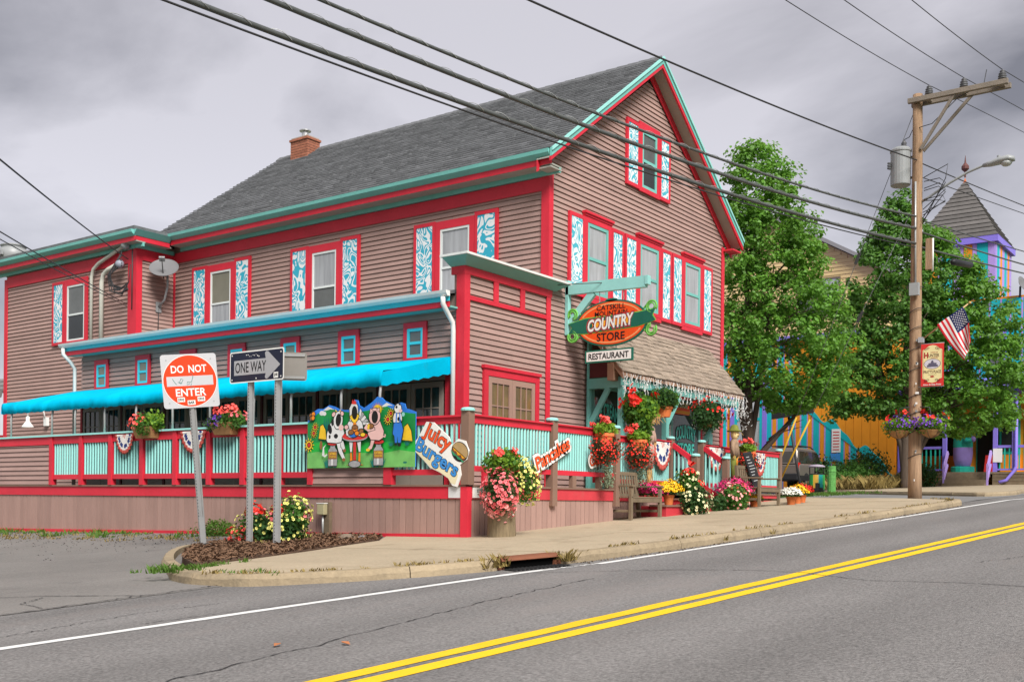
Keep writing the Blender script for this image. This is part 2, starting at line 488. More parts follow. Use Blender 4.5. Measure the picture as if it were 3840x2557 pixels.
def blooms(pts, out, size, petals=5, cup=0.25, jitter=0.35):
    """round frilled blossoms facing out"""
    n = len(pts); m = petals * 2
    nrm = out + unit(n) * jitter; nrm /= np.linalg.norm(nrm, axis=1)[:, None]
    t = np.cross(nrm, unit(n)); t /= np.linalg.norm(t, axis=1)[:, None]; b = np.cross(nrm, t)
    s = (size * RNG.uniform(0.75, 1.2, n))[:, None]
    vs = [pts - nrm * s * cup * 0.5]
    for j in range(m):
        a = 2 * PI * j / m; r = 0.5 if j % 2 == 0 else 0.40
        vs.append(pts + (t * math.cos(a) + b * math.sin(a)) * s * r + nrm * s * cup * 0.5)
    v = np.stack(vs, 1).reshape(-1, 3)
    k = np.arange(n)[:, None] * (m + 1)
    f = np.concatenate([k + np.array([[0, 1 + j, 1 + (j + 1) % m]]) for j in range(m)], 0)
    return v, f
def ball_pts(c, r, n, shell=0.55, low=-1.0):
    d = unit(n * 2); d = d[d[:, 2] > low][:n]
    rad = RNG.uniform(shell, 1.0, len(d))[:, None]
    ph = sum(abs(float(q)) for q in c) * 37.0          # uneven outline, the same for leaves and blooms of one clump
    az = np.arctan2(d[:, 1], d[:, 0]); el_ = np.arcsin(np.clip(d[:, 2], -1, 1))
    lump = 1 + 0.13 * np.sin(3 * az + ph) * np.cos(2 * el_ + ph * .7) + 0.09 * np.sin(5 * az + 4 * el_ + ph * 1.3) + RNG.normal(0, .05, len(d))
    rad = rad * lump[:, None]
    return np.array(c) + d * np.array(r) * rad, d
def foliage(name, parent, c, r, n, size, m, shell=0.45, low=-1.0):
    p, d = ball_pts(c, r, n, shell, low)
    v, f = leaf_cloud(p, size, d, 0.45)
    return fast(name, v, f, m, parent, kind='stuff')
def bloomset(name, parent, c, r, n, size, m, centre=None, low=-0.4, shell=0.95, petals=5, clump=0):
    if clump:
        p0, d0 = ball_pts(c, r, clump, shell, low)
        i = RNG.integers(0, len(p0), n)
        p = p0[i] + RNG.normal(size=(n, 3)) * np.array(r).mean() * 0.13; d = d0[i]
    else:
        p, d = ball_pts(c, r, n, shell, low)
        p = p + d * 0.01
    v, f = blooms(p, d, size, petals)
    o = fast(name, v, f, m, parent, kind='stuff')
    if centre is not None:
        v2, f2 = blooms(p + d * 0.006, d, size * 0.34, 4, 0.1, 0.2)
        fast('bloom_centres', v2, f2, centre, o, kind='stuff')
    return o
EYE = mat('bloom_eye', (0.25, 0.26, 0.03), 0.6, 0.1)
EYED = mat('dark_bloom_eye', (0.42, 0.03, 0.05), 0.6, 0.1)
# ================================================================== SETTING
ASPH = mat('road_asphalt', (0.190, 0.180, 0.172), 0.9, 0.22, 0.55, 0.5, 90, fine=0.52, fs=40, spec=.2, dirt=((0.225, 0.20, 0.185), 0.54, 0.5, 0.6), stretch=(.35, 1.3, 1), iso=True)
def tyre_tracks(m):
    t = m.node_tree; b = t.nodes['Principled BSDF']; L = t.links.new; N = t.nodes.new
    src = b.inputs['Base Color'].links[0].from_socket
    g = N('ShaderNodeNewGeometry'); s = N('ShaderNodeSeparateXYZ'); L(g.outputs['Position'], s.inputs[0])
    a = N('ShaderNodeMath'); a.operation = 'MULTIPLY_ADD'; a.inputs[1].default_value = .06; L(s.outputs['X'], a.inputs[0]); L(s.outputs['Y'], a.inputs[2])
    nz = N('ShaderNodeTexNoise'); nz.inputs['Scale'].default_value = .35; L(g.outputs['Position'], nz.inputs['Vector'])
    w = N('ShaderNodeMath'); w.operation = 'MULTIPLY_ADD'; w.inputs[1].default_value = .5; L(nz.outputs['Fac'], w.inputs[0]); L(a.outputs[0], w.inputs[2])
    ph = N('ShaderNodeMath'); ph.operation = 'MULTIPLY_ADD'; ph.inputs[1].default_value = 2 * PI / 1.6; ph.inputs[2].default_value = -1.1; L(w.outputs[0], ph.inputs[0])
    sn = N('ShaderNodeMath'); sn.operation = 'SINE'; L(ph.outputs[0], sn.inputs[0])
    k = N('ShaderNodeMath'); k.operation = 'MULTIPLY_ADD'; k.inputs[1].default_value = .075; k.inputs[2].default_value = 1.0; L(sn.outputs[0], k.inputs[0])
    v = N('ShaderNodeVectorMath'); v.operation = 'SCALE'; L(src, v.inputs[0]); L(k.outputs[0], v.inputs['Scale']); L(v.outputs[0], b.inputs['Base Color'])
tyre_tracks(ASPH)
ASPH2 = mat('worn_lot_asphalt', (0.185, 0.172, 0.158), 0.9, 0.20, 0.5, 0.5, 70, fine=0.30, fs=40, dirt=((0.10, 0.095, 0.09), 0.58, 1.1, 0.5))
ASPH3 = mat('driveway_asphalt', (0.18, 0.175, 0.17), 0.9, 0.15, 0.6, 0.4, 70, fine=0.2, fs=40)
CONC = mat('sandy_concrete', (0.37, 0.30, 0.205), 0.9, 0.14, 0.9, 0.3, 60, rand=0.07, fine=0.16, fs=26, dirt=((0.23, 0.18, 0.115), 0.55, 1.3, 0.6))
KERB = mat('kerb_concrete', (0.30, 0.235, 0.15), 0.9, 0.22, 1.6, 0.4, 40, rand=0.08, fine=0.16, fs=18, dirt=((0.15, 0.125, 0.085), 0.55, 2.2, 0.6))
WPAINT = mat('white_road_paint', (0.66, 0.655, 0.63), 0.7, 0.12, 3, fine=0.10, fs=50, dirt=((0.30, 0.29, 0.28), 0.63, 6, 0.8))
YPAINT = mat('yellow_road_paint', (0.82, 0.50, 0.010), 0.65, 0.12, 2, fine=0.10, fs=50, dirt=((0.50, 0.32, 0.04), 0.64, 5, 0.6))
CRACK = mat('crack_tar', (0.035, 0.034, 0.034), 0.9, 0.1)
MULCH = mat('bark_mulch', (0.10, 0.058, 0.036), 0.95, 0.4, 9, 0.8, 40, fine=0.3, fs=60)
CHIP = mat('mulch_chip', (0.15, 0.085, 0.05), 0.95, 0.5, 20)
EARTH = mat('grass_ground', (0.075, 0.115, 0.035), 0.95, 0.3, 0.6, 0.4, 30, fine=0.2, fs=8)
RUST = mat('rusted_iron', (0.20, 0.075, 0.04), 0.75, 0.3, 6, 0.3, 40, metal=0.2)
SOIL = mat('soil', (0.09, 0.065, 0.04), 0.95, 0.3, 5)

def sstep(t): t = max(0, min(1, t)); return t * t * (3 - 2 * t)
def sheet(name, xs, ys, zf, m):
    v = [(x, y, zf(x, y)) for x in xs for y in ys]
    ny = len(ys)
    f = [(i * ny + j, (i + 1) * ny + j, (i + 1) * ny + j + 1, i * ny + j + 1) for i in range(len(xs) - 1) for j in range(ny - 1)]
    return structure(obj(name, v, f, m, smooth=True))
cl = lambda a, lo, hi: max(lo, min(hi, a))
gx = [-700, -300, -120, -60, -40, -20, 0, 20, 28, 45, 60, 90, 150, 300, 700, 1200]
gy = [-700, -300, -120, -60, -30, -15, 0, 15, 40, 60, 100, 200, 400, 800]
sheet('ground', gx, gy, lambda x, y: GZ(cl(x, -40, 60), cl(y, -30, 40)) - 0.22, EARTH)
road_c = lambda x: 4.5 - 0.06 * x
v = []; f = []
xs = list(np.linspace(-25, 80, 43)); N = 9
for x in xs:
    for j in range(N):
        y = (road_c(x) - 5.2) + (9.30 + max(0, x - 26) * -0.06 - (road_c(x) - 5.2)) * j / (N - 1)
        v.append((x, y, GZ(x, y) - 0.12))
f = [(i * N + j, (i + 1) * N + j, (i + 1) * N + j + 1, i * N + j + 1) for i in range(len(xs) - 1) for j in range(N - 1)]
road = structure(obj('road', v, f, ASPH, smooth=True))
def lotz(x, y):
    return GZ(x, y) - 0.116 + 0.116 * sstep((x - 8.5) / 4.2) * (0.0 if y < 9.6 else min(1, (y - 9.6) / 2))
lot = sheet('parking_lot', list(np.linspace(-30, 12.9, 34)), [9.24] + list(np.linspace(9.6, 45, 26)), lotz, ASPH2)
drive = sheet('driveway', [24.5, 26, 28, 30, 34, 38, 42, 46, 50, 54], list(np.linspace(6.3, 45, 14)), lambda x, y: GZ(x, y) - 0.112, ASPH3)

# painted lines: ribbons 4 mm above the road
def ribbon(name, cpts, w, m, parent, dz=-0.116, rough=0.004, n=160):
    cpts = np.array(cpts, float)
    L = np.concatenate([[0], np.cumsum(np.linalg.norm(np.diff(cpts[:, :2], axis=0), axis=1))])
    s = np.linspace(0, L[-1], n)
    px = np.interp(s, L, cpts[:, 0]); py = np.interp(s, L, cpts[:, 1])
    dx = np.gradient(px); dy = np.gradient(py); q = np.hypot(dx, dy)
    nx, ny = -dy / q, dx / q
    w = np.interp(s, L, w) if isinstance(w, (list, tuple)) else w
    a = w / 2 + RNG.normal(0, rough, n); b = w / 2 + RNG.normal(0, rough, n)
    v = []
    for i in range(n):
        for sg, d in ((1, a[i]), (-1, b[i])):
            x, y = px[i] + sg * nx[i] * d, py[i] + sg * ny[i] * d
            v.append((x, y, GZ(x, y) + dz))
    f = [(2 * i, 2 * i + 1, 2 * i + 3, 2 * i + 2) for i in range(n - 1)]
    return obj(name, v, [t[::-1] for t in f], m, parent)
wl = [(-20, 9.1), (3.94, 7.36), (6.15, 7.19), (9.2, 6.93), (10.1, 6.78)]
ribbon('edge_line', wl, 0.115, WPAINT, road)
ribbon('edge_line', [(10.75, 6.60), (15.43, 6.24), (22, 5.88), (29.46, 5.49), (60, 3.7)], 0.115, WPAINT, road)
ribbon('edge_line', [(9.9, 6.82), (10.8, 6.62)], [0.05, 0.03], WPAINT, road, rough=0.015, n=30)
for off in (0.118, -0.118):
    ribbon('centre_line', [(x, road_c(x) + off) for x in np.linspace(-20, 75, 60)], 0.150, YPAINT, road, n=300)

def crack(pts, w, parent, dz, n=60, wob=0.02):
    pts = np.array(pts, float)
    t = np.linspace(0, len(pts) - 1, n)
    x = np.interp(t, range(len(pts)), pts[:, 0]) + np.cumsum(RNG.normal(0, wob * .35, n)) * 0.5
    y = np.interp(t, range(len(pts)), pts[:, 1]) + RNG.normal(0, wob, n)
    ww = w * RNG.uniform(0.5, 1.5, n) + 0.001
    ribbon('crack', list(zip(x, y)), list(ww), CRACK, parent, dz, 0.003, n * 3)
crack([(2.2, 5.0), (3.8, 5.18), (5.6, 5.42), (7.2, 5.66), (8.2, 5.75), (9.3, 5.78)], 0.010, road, -0.115)
crack([(9.6, 6.75), (10.0, 6.1), (10.4, 5.4), (10.6, 4.6), (10.5, 4.0), (10.0, 3.2), (10.1, 2.3), (9.8, 1.2)], 0.012, road, -0.1148)
crack([(5.2, 7.5), (6.4, 7.3), (8.6, 7.12), (9.4, 7.05)], 0.010, road, -0.1155)
crack([(4.0, 7.9), (5.6, 8.1), (6.4, 8.0)], 0.006, road, -0.1155)
crack([(4.0, 9.22), (6.0, 9.27), (7.05, 9.3), (8.2, 9.32)], 0.022, road, -0.108)
crack([(3.0, 13.2), (5.0, 11.6), (6.0, 10.3), (6.45, 9.3)], 0.018, lot, -0.108)
crack([(5.9, 10.2), (5.5, 9.9), (5.35, 9.3)], 0.007, lot, -0.108)
crack([(16, 2.5), (13, 2.3), (12, 2.7)], 0.006, road, -0.115)

# sidewalk: base slab and single concrete slabs
outline = [(7.62, 8.98), (8.42, 8.15), (9.68, 7.47), (10.7, 7.19), (13.48, 6.80), (19.75, 6.40), (25.3, 6.26), (25.75, 6.5), (26.85, 7.9), (28.4, 10.9), (26.9, 11.6), (25.6, 12.2),
           (17.2, 12.2), (17.2, 10.35), (13.2, 10.35), (13.0, 10.5), (12.9, 12.0), (12.05, 11.35), (10.08, 10.89), (8.5, 10.62), (7.72, 10.26), (7.5, 9.6)]
def clip(poly, nx, ny, c):
    o = []
    for i in range(len(poly)):
        a, b = poly[i], poly[(i + 1) % len(poly)]
        da, db = nx * a[0] + ny * a[1] - c, nx * b[0] + ny * b[1] - c
        if da >= 0: o.append(a)
        if (da > 0 > db) or (da < 0 < db):
            t = da / (da - db); o.append((a[0] + (b[0] - a[0]) * t, a[1] + (b[1] - a[1]) * t))
    return o
walk = MB(); walk.prism([(x, y, GZ(x, y) - 0.02) for x, y in outline], (0, 0, -0.25))
walk = structure(walk.build('sidewalk', SOIL))
cuts = [7.0, 8.9, 10.9, 12.75, 14.4, 16.2, 18.0, 19.8, 21.6, 23.4, 25.2, 30]
for a, b in zip(cuts[:-1], cuts[1:]):
    g = 0.008
    p = clip(clip(outline, 1, 0.05, a + 0.4 + g), -1, -0.05, -(b + 0.4 - g))
    for lo, hi in ((-5, 8.55), (8.55, 30)) if 11 < a < 24 else ((-5, 30),):
        q = clip(clip(p, 0.03, 1, lo + 0.3 + g), -0.03, -1, -(hi + 0.3 - g))
        if len(q) > 2:
            dz = random.uniform(-0.003, 0.004)
            s = MB(); s.prism([(x, y, GZ(x, y) + dz) for x, y in q], (0, 0, -0.12)); s.build('slab', CONC, walk)

# kerb: single stones along the edge, worn top arris
kl = [(12.4, 14.3), (11.82, 14.28), (11.13, 14.31), (10.39, 13.98), (9.55, 13.12), (8.62, 11.9), (8.0, 10.9), (7.62, 10.3), (7.44, 9.6), (7.55, 8.95), (7.95, 8.5), (8.42, 8.08), (9.05, 7.68), (9.74, 7.38)]
kr = [(10.62, 7.06), (12.0, 6.86), (13.48, 6.69), (15.6, 6.55), (17.7, 6.41), (19.75, 6.29), (22.0, 6.20), (23.8, 6.14), (25.3, 6.10), (25.9, 6.32), (26.2, 6.75)]
kerb = bpy.data.objects.new('kerb', None); COL.objects.link(kerb); put(kerb, Vector((16, 7, 0.5))); structure(kerb)
def smooth_line(pl, step=.14):
    P = [Vector((x, y, 0)) for x, y in pl]; q = []
    for i in range(len(P) - 1):
        p0, p1, p2, p3 = P[max(i - 1, 0)], P[i], P[i + 1], P[min(i + 2, len(P) - 1)]
        n = max(1, int((p2 - p1).length / step))
        for k in range(n):
            t = k / n; q.append(.5 * ((2 * p1) + (p2 - p0) * t + (2 * p0 - 5 * p1 + 4 * p2 - p3) * t * t + (3 * p1 - p0 - 3 * p2 + p3) * t ** 3))
    return q + [P[-1]]
def stones(pl, w=0.15, length=2.3):
    q = smooth_line(pl); per = max(3, int(length / .14)); i = 0; jit = 0
    while i < len(q) - 2:
        seg = q[i:i + per + 1]; i += per
        if len(seg) < 3: break
        rings = []
        for k, p in enumerate(seg):
            d = (seg[min(k + 1, len(seg) - 1)] - seg[max(k - 1, 0)]).normalized(); nx, ny = d.y, -d.x
            px, py = p.x, p.y
            if k == 0: px += d.x * .005; py += d.y * .005
            if k == len(seg) - 1: px -= d.x * .005; py -= d.y * .005
            jit = jit * .6 + random.uniform(-.009, .009); ring = []
            for o, h in ((w / 2 + 0.012 + jit * .5, -0.32), (w / 2 - 0.002 + jit, -0.05 + jit), (w / 2 - 0.035 + jit, 0.004 + jit * .3), (-w / 2, 0.006), (-w / 2, -0.32)):
                X, Y = px + nx * o, py + ny * o; ring.append((X, Y, GZ(X, Y) + h))
            rings.append(ring)
        n = len(rings); b = MB()
        b.add([p_ for r in rings for p_ in r], [(s_ * 5 + j, s_ * 5 + (j + 1) % 5, (s_ + 1) * 5 + (j + 1) % 5, (s_ + 1) * 5 + j) for s_ in range(n - 1) for j in range(5)] + [(4, 3, 2, 1, 0), tuple((n - 1) * 5 + j for j in range(5))])
        b.build('kerb_stone', KERB, kerb)
stones(kl); stones(kr)

# mulch bed
bed = [(8.15, 10.72), (8.9, 11.98), (9.72, 13.0), (10.5, 13.80), (11.2, 14.12), (12.3, 14.10), (12.88, 14.2), (12.88, 12.05), (12.05, 11.40), (10.08, 10.93)]
def inpoly(x, y, poly):
    r = False
    for i in range(len(poly)):
        (x0, y0), (x1, y1) = poly[i - 1], poly[i]
        if (y0 > y) != (y1 > y) and x < (x1 - x0) * (y - y0) / (y1 - y0) + x0: r = not r
    return r
bb = MB(); bb.prism([(x, y, GZ(x, y) + 0.01) for x, y in bed], (0, 0, -0.3))
mul = structure(bb.build('mulch_bed', MULCH))
pts = []
while len(pts) < 5200:
    x, y = random.uniform(8.1, 12.9), random.uniform(10.7, 14.2)
    if inpoly(x, y, bed): pts.append((x, y, GZ(x, y) + random.uniform(0.012, 0.05)))
v, f = leaf_cloud(np.array(pts), 0.085, np.tile([0, 0, 1.0], (len(pts), 1)), 0.55, 0.3)
fast('mulch_chips', v, f, CHIP, mul, kind='stuff')

# planting strip and pavement across the driveway
def slab_poly(name, poly, dz, m):
    b = MB(); n = len(poly); c = (sum(p[0] for p in poly) / n, sum(p[1] for p in poly) / n)
    b.prism([(x, y, GZ(x, y) + dz) for x, y in poly], (0, 0, -0.3)); return structure(b.build(name, m))
slab_poly('far_pavement', [(41.6, 14.5), (36, 10.2), (32.75, 7.4), (33.2, 6.9), (34.5, 6.8), (38.8, 7.2), (60, 6.3), (80, 5.6), (80, 10), (55, 10.3), (53.9, 13.4), (52, 13.9), (46, 13.6)], 0, CONC)
slab_poly('planting_strip', [(42.0, 14.7), (46, 13.6), (52, 13.9), (53.95, 13.5), (53.95, 26), (49, 24), (46.5, 18.5)], 0.02, SOIL)
stones([(44.5, 16.8), (41.5, 14.45), (38.8, 12.3), (35.95, 10.1), (34.2, 8.6), (32.68, 7.3), (33.1, 6.78), (34.5, 6.70), (38.8, 7.1), (46, 6.8)], 0.14)

# cast-iron storm drain in the kerb
sx0, sy0, sx1, sy1 = 9.80, 7.36, 10.56, 7.09
t = thing('storm_drain', 'rusty iron storm drain inlet set in the kerb', 'drain', (10.2, 7.2, GZ(10.2, 7.2)))
a = Vector((sx0, sy0, GZ(sx0, sy0))); c = Vector((sx1, sy1, GZ(sx1, sy1))); d = (c - a).normalized(); nn = Vector((d.y, -d.x, 0)).normalized()
b = MB()
prof = [(-0.14, -0.05), (-0.14, 0.02), (0.02, 0.025), (0.06, 0.01), (0.085, -0.02), (0.06, -0.03), (0.0, -0.01)]
vs = []; K = 9
for i in range(K):
    p = a + d * (c - a).length * i / (K - 1)
    for o, h in prof: vs.append(p + nn * o + Vector((0, 0, h)))
m_ = len(prof)
b.add(vs, [(i * m_ + j, i * m_ + (j + 1) % m_, (i + 1) * m_ + (j + 1) % m_, (i + 1) * m_ + j) for i in range(K - 1) for j in range(m_)] + [tuple(range(m_))[::-1], tuple((K - 1) * m_ + j for j in range(m_))])
b.build('hood', RUST, t)
b = MB(); b.bar(a + nn * 0.02 + Vector((0, 0, -0.13)), c + nn * 0.02 + Vector((0, 0, -0.13)), 0.02, 0.22); b.build('throat_shade', mat('drain_shade', (.004, .004, .004), 1, 0, spec=0), t)  # solid black bar, painted as the shade under the hood
b = MB(); b.bar(a + nn * 0.22 + Vector((0, 0, -0.127)), c + nn * 0.22 + Vector((0, 0, -0.127)), 0.26, 0.02); b.build('grate_shade', mat('drain_shade', (.004, .004, .004), 1), t)  # solid black slab, painted as the shade below the grate bars
for e, w_ in ((a, 0.05), (c, 0.05)):
    b = MB(); b.bar(e + Vector((0, 0, -0.06)), e + Vector((0, 0, -0.30)), 0.10, 0.12); b.build('cheek', RUST, t)
for i in range(14):
    p = a + d * ((c - a).length * (i + .5) / 14)
    b = MB(); b.bar(p + nn * 0.10 + Vector((0, 0, -0.118)), p + nn * 0.34 + Vector((0, 0, -0.120)), 0.016, 0.03); b.build('grate_bar', IRON, t)

# weeds and grass tufts
def tufts(name, spots, m, parent=None, h=0.10, n=26, spread=0.10, **k):
    V = []; F = []
    for x, y, s in spots:
        for _ in range(int(n * s)):
            a = random.uniform(0, 2 * PI); r = spread * s * random.random() ** .5
            px, py = x + r * math.cos(a), y + r * math.sin(a); hh = h * s * random.uniform(.4, 1.2); w = 0.006 + 0.006 * s
            b = random.uniform(0, 2 * PI); lx, ly = math.cos(b), math.sin(b); z = GZ(px, py) + k.get('dz', -0.02)
            i = len(V)
            V += [(px - ly * w, py + lx * w, z), (px + ly * w, py - lx * w, z), (px + lx * hh * .25 + ly * w * .7, py + ly * hh * .25 - lx * w * .7, z + hh * .6), (px + lx * hh * .7, py + ly * hh * .7, z + hh)]
            F += [(i, i + 1, i + 2), (i, i + 2, i + 3)]
    return fast(name, V, F, m, parent, kind='stuff')
sp = [(12.75 - random.random() ** 2 * .9, random.choice((16.2, 18.6, 19.2, 20.5, 22.4, 23.6, 24.6)) + random.gauss(0, .35), random.uniform(.4, 1.3)) for _ in range(80)]
g = tufts('weeds_by_skirt', sp, GRASS, None, 0.10, 20, 0.13, dz=-0.03); tag(g, 'green weeds growing along the foot of the brown skirt', 'weeds')
sp = [(12.9 - random.random() * 1.6, random.uniform(15, 25), random.uniform(.4, 1.1)) for _ in range(120)]
g = tufts('dry_weeds_by_skirt', sp, GRASSD, None, 0.07, 16, 0.2, dz=-0.03); tag(g, 'brown dry weeds at the edge of the parking lot', 'weeds')
sp = [(7.65 + random.gauss(0, .12), 10.3 + random.gauss(0, .2), random.uniform(.6, 1.3)) for _ in range(12)] + [(8.2 + random.gauss(0, .35), 10.45 + random.gauss(0, .12), .7) for _ in range(12)] + \
     [(7.75 + random.gauss(0, .1), 9.2 + random.gauss(0, .35), .6) for _ in range(10)]
g = tufts('kerb_grass', sp, GRASS, None, 0.09, 22, 0.10); tag(g, 'short grass at the rounded nose of the kerb', 'grass')
sp = []
for (x0, y0), (x1, y1) in zip(kr[:-1], kr[1:]):
    for _ in range(5):
        t_ = random.random(); sp.append((x0 + (x1 - x0) * t_ + random.gauss(0, .03), y0 + (y1 - y0) * t_ + 0.10 + random.gauss(0, .02), random.uniform(.3, .8)))
for (x0, y0), (x1, y1) in zip(kl[8:-1], kl[9:]):
    for _ in range(6):
        t_ = random.random(); sp.append((x0 + (x1 - x0) * t_, y0 + (y1 - y0) * t_ + 0.10, random.uniform(.3, .7)))
g = tufts('kerb_weeds', sp, GRASSD, None, 0.07, 22, 0.16, dz=0.0); tag(g, 'dry brown weeds in the joint behind the kerb', 'weeds')
sp = [(9.72 + random.gauss(0, .07), 7.3 + random.gauss(0, .04), 1) for _ in range(5)] + [(10.7 + random.gauss(0, .12), 6.98 + random.gauss(0, .07), random.uniform(.5, 1.0)) for _ in range(8)]
sp += [(x, 6.0 + (8.55 - x) * 0.0 + random.uniform(.1, .2) + (24 - x) * .03, .6) for x in (14, 15.4, 18.5, 20.5, 22.5, 23)]
g = tufts('drain_weeds', sp, GRASSD, None, 0.14, 16, 0.06, dz=-0.08); tag(g, 'dry weeds sprouting at the rusty storm drain and gutter', 'weeds')
sp = [(31.5 + random.gauss(0, 1.6), 12.0 + random.gauss(0, .5), random.uniform(.6, 1.1)) for _ in range(60)]
g = tufts('grass_patch', sp, GRASS, None, 0.12, 30, 0.22); tag(g, 'small patch of lawn grass beside the litter bins', 'grass')
sp = [(random.uniform(43.5, 52.5), random.uniform(13.8, 16.5), random.uniform(.8, 1.6)) for _ in range(200)]
g = tufts('strip_weeds', sp, GRASSD, None, 0.35, 24, 0.3, dz=0.02); tag(g, 'yellowing weeds in the planting strip under the street trees', 'weeds')
# fallen leaves on the road
DEADL = mat('dead_leaf', (0.40, 0.15, 0.06), 0.8, 0.2)
for k_, (x, y, a) in enumerate(((4.9, 5.55, .4), (5.15, 5.15, 1.4))):
    z = GZ(x, y) - 0.11; ca, sa = math.cos(a) * .05, math.sin(a) * .05
    q = [(x - ca, y - sa, z), (x - sa * .5, y + ca * .5, z + .012), (x + ca * .4, y + sa * .8, z + .004), (x + ca, y + sa, z + .01), (x + sa * .5, y - ca * .5, z + .012)]
    b = MB(); b.prism(q, (0, 0, 0.003)); tag(b.build('fallen_leaf', DEADL), ('left', 'right')[k_] + 'most of two orange fallen leaves on the road', 'leaf', 'fallen leaves on the road')

# loose gravel and grit along the parking lot edge
gp = []
for _ in range(1300):
    x = 12.8 - abs(random.gauss(0, 1.5)); y = random.uniform(13.5, 25) if x > 10.6 else random.uniform(14.5, 25)
    if x < 6 or inpoly(x, y, bed): continue
    gp.append((x, y, lotz(x, y) + .006))
v, f = leaf_cloud(np.array(gp), 0.026, np.tile([0, 0, 1.0], (len(gp), 1)), .6, .8, .5)
fast('gravel', v, f, mat('dark_grit', (.09, .085, .08), .9, .5, 30), lot, kind='stuff')
gp = [(random.uniform(8, 25), 0, 0) for _ in range(900)]
gp = [(x, float(np.interp(x, [p[0] for p in kr], [p[1] for p in kr])) - .13 - abs(random.gauss(0, .07)), 0) for x, _, _ in gp if x > 10.7]
gp = [(x, y, GZ(x, y) - .114) for x, y, _ in gp]
v, f = leaf_cloud(np.array(gp), 0.028, np.tile([0, 0, 1.0], (len(gp), 1)), .6, .8, .5)
fast('gutter_grit', v, f, mat('sandy_grit', (.16, .12, .08), .9, .5, 30), road, kind='stuff')
# ================================================================== COUNTRY STORE
XP, XM, XR, YF, YB, XW, YW, DZ = 14.80, 17.43, 25.415, 11.93, 23.96, 16.30, 30.30, 1.26
XC = 21.42
store = thing('country_store', 'mauve clapboard country store with red trim and steep grey gable roof', 'store', (20, 18, 0.7))
EXPO = 0.105
def fbox(b, fr, x0, y0, z0, x1, y1, z1):
    lo = [fp(fr, *p) for p in ((x0, y0, z0), (x1, y0, z0), (x1, y1, z0), (x0, y1, z0))]
    hi = [fp(fr, *p) for p in ((x0, y0, z1), (x1, y0, z1), (x1, y1, z1), (x0, y1, z1))]
    return b.hexa(lo, hi)
def claps(fr, w0, z0, z1, parent, lim=None, m=None, expo=EXPO):
    """clapboards on a wall frame: x from w0[0] to w0[1], lim(z) -> (xa, xb)"""
    z = z0
    while z < z1 - 0.02:
        t = min(z + expo, z1)
        a0, a1 = lim(z) if lim else w0
        b0, b1 = lim(t) if lim else w0
        if a1 - a0 > 0.1:
            b1 = max(b1, b0 + 0.01)
            j = random.uniform(-.002, .002)
            cut = [(a0, a1, b0, b1)]
            if random.random() < .2 and b1 - b0 > 2:
                c = b0 + (b1 - b0) * random.uniform(.2, .8); cut = [(a0, c - .003, b0, c - .003), (c + .003, a1, c + .003, b1)]
            zb = z + expo * .12
            for p0, p1, q0, q1 in cut:
                b = MB()
                b.hexa([fp(fr, p0, zb, 0.0), fp(fr, p1, zb, 0.0), fp(fr, p1, zb, 0.030 + j), fp(fr, p0, zb, 0.030 + j)],
                       [fp(fr, q0, t, 0.0), fp(fr, q1, t, 0.0), fp(fr, q1, t, 0.008), fp(fr, q0, t, 0.008)])
                b.build('clapboard', m or SID, parent)
        z += expo
def sub(name, m, parent, fn, **k):
    b = MB(); fn(b); return b.build(name, m, parent, **k)

# --- wall cores
b = MB(); b.box(XM + .02, YF + .02, 0.3, XR - .02, YB, 7.70)
gabl = [(XM + .02, 7.7), (XR - .02, 7.7), (XC, 10.60)]
b.prism([(x, YF + .02, z) for x, z in gabl], (0, YB - YF - .02, 0))
main_wall = b.build('main_wall', SID, store)
b = MB(); b.box(XP + .03, YF + .02, 0.3, XM + .02, YB - .01, 4.72)
b.box(XP + .03, YF + .02, 4.72, XM + .02, YF + .26, 5.2)
porch_wall = b.build('porch_wall', SID, store)
b = MB(); b.box(XW + .02, YB - .005, 0.0, 24.5, YW, 7.6)
wing_wall = b.build('wing_wall', SID, store)

half = lambda z: min(3.985, (10.64 - z) / 0.724)
claps(FY(XC, YF + .018, 0), None, DZ, 10.6, main_wall, lambda z: (-half(z) + (.0), half(z)))
claps(FX(XM + .018, 0, 0), (-YB, -YF), 4.62, 7.25, main_wall)
claps(FY(XP, YF + .018, 0), (0.02, XM - XP), DZ, 5.12, porch_wall)
claps(FX(XP + .022, 0, 0), (-YB, -YF - .05), 3.36, 4.42, porch_wall)
claps(FX(XW + .018, 0, 0), (-YW, -YB - .02), 0.15, 7.25, wing_wall)
claps(FY(XW, YB - .008, 0), (0.02, XM - XW), 4.62, 7.25, wing_wall)

# --- corner boards and friezes
def rbox(name, *a, m=RED, p=store, bevel=0): return sub(name, m, p, lambda b: b.box(*a), bevel=bevel)
rbox('corner_board', XM - .035, YF - .012, 4.70, XM - .002, YF + .16, 7.62)
rbox('corner_board', XM - .036, YF - .034, 5.16, XM + .11, YF - .012, 7.62)
rbox('corner_board', XM - .08, YF - .034, DZ, XM + .06, YF - .012, 5.16)
rbox('corner_board', XR - .12, YF - .034, DZ, XR + .03, YF - .012, 7.62)
rbox('corner_board', XP - .045, YF - .034, DZ, XP + .12, YF - .012, 5.10)
rbox('corner_board', XP - .046, YF - .012, DZ, XP - .01, YF + .15, 5.10)
rbox('corner_board', XW - .034, YB - .034, 4.5, XW - .006, YB + .30, 7.4)
rbox('corner_board', XW - .034, YB - .060, 4.5, XW + .14, YB - .034, 7.4)
rbox('corner_board', XM - .03, YB - .10, 4.6, XM - .006, YB - .034, 7.4)
rbox('corner_board', XW - .034, YW - .12, 0.1, XW - .006, YW + .03, 7.3)
rbox('frieze_board', XM - .034, YF + .16, 7.20, XM - .005, YB - .1, 7.46)
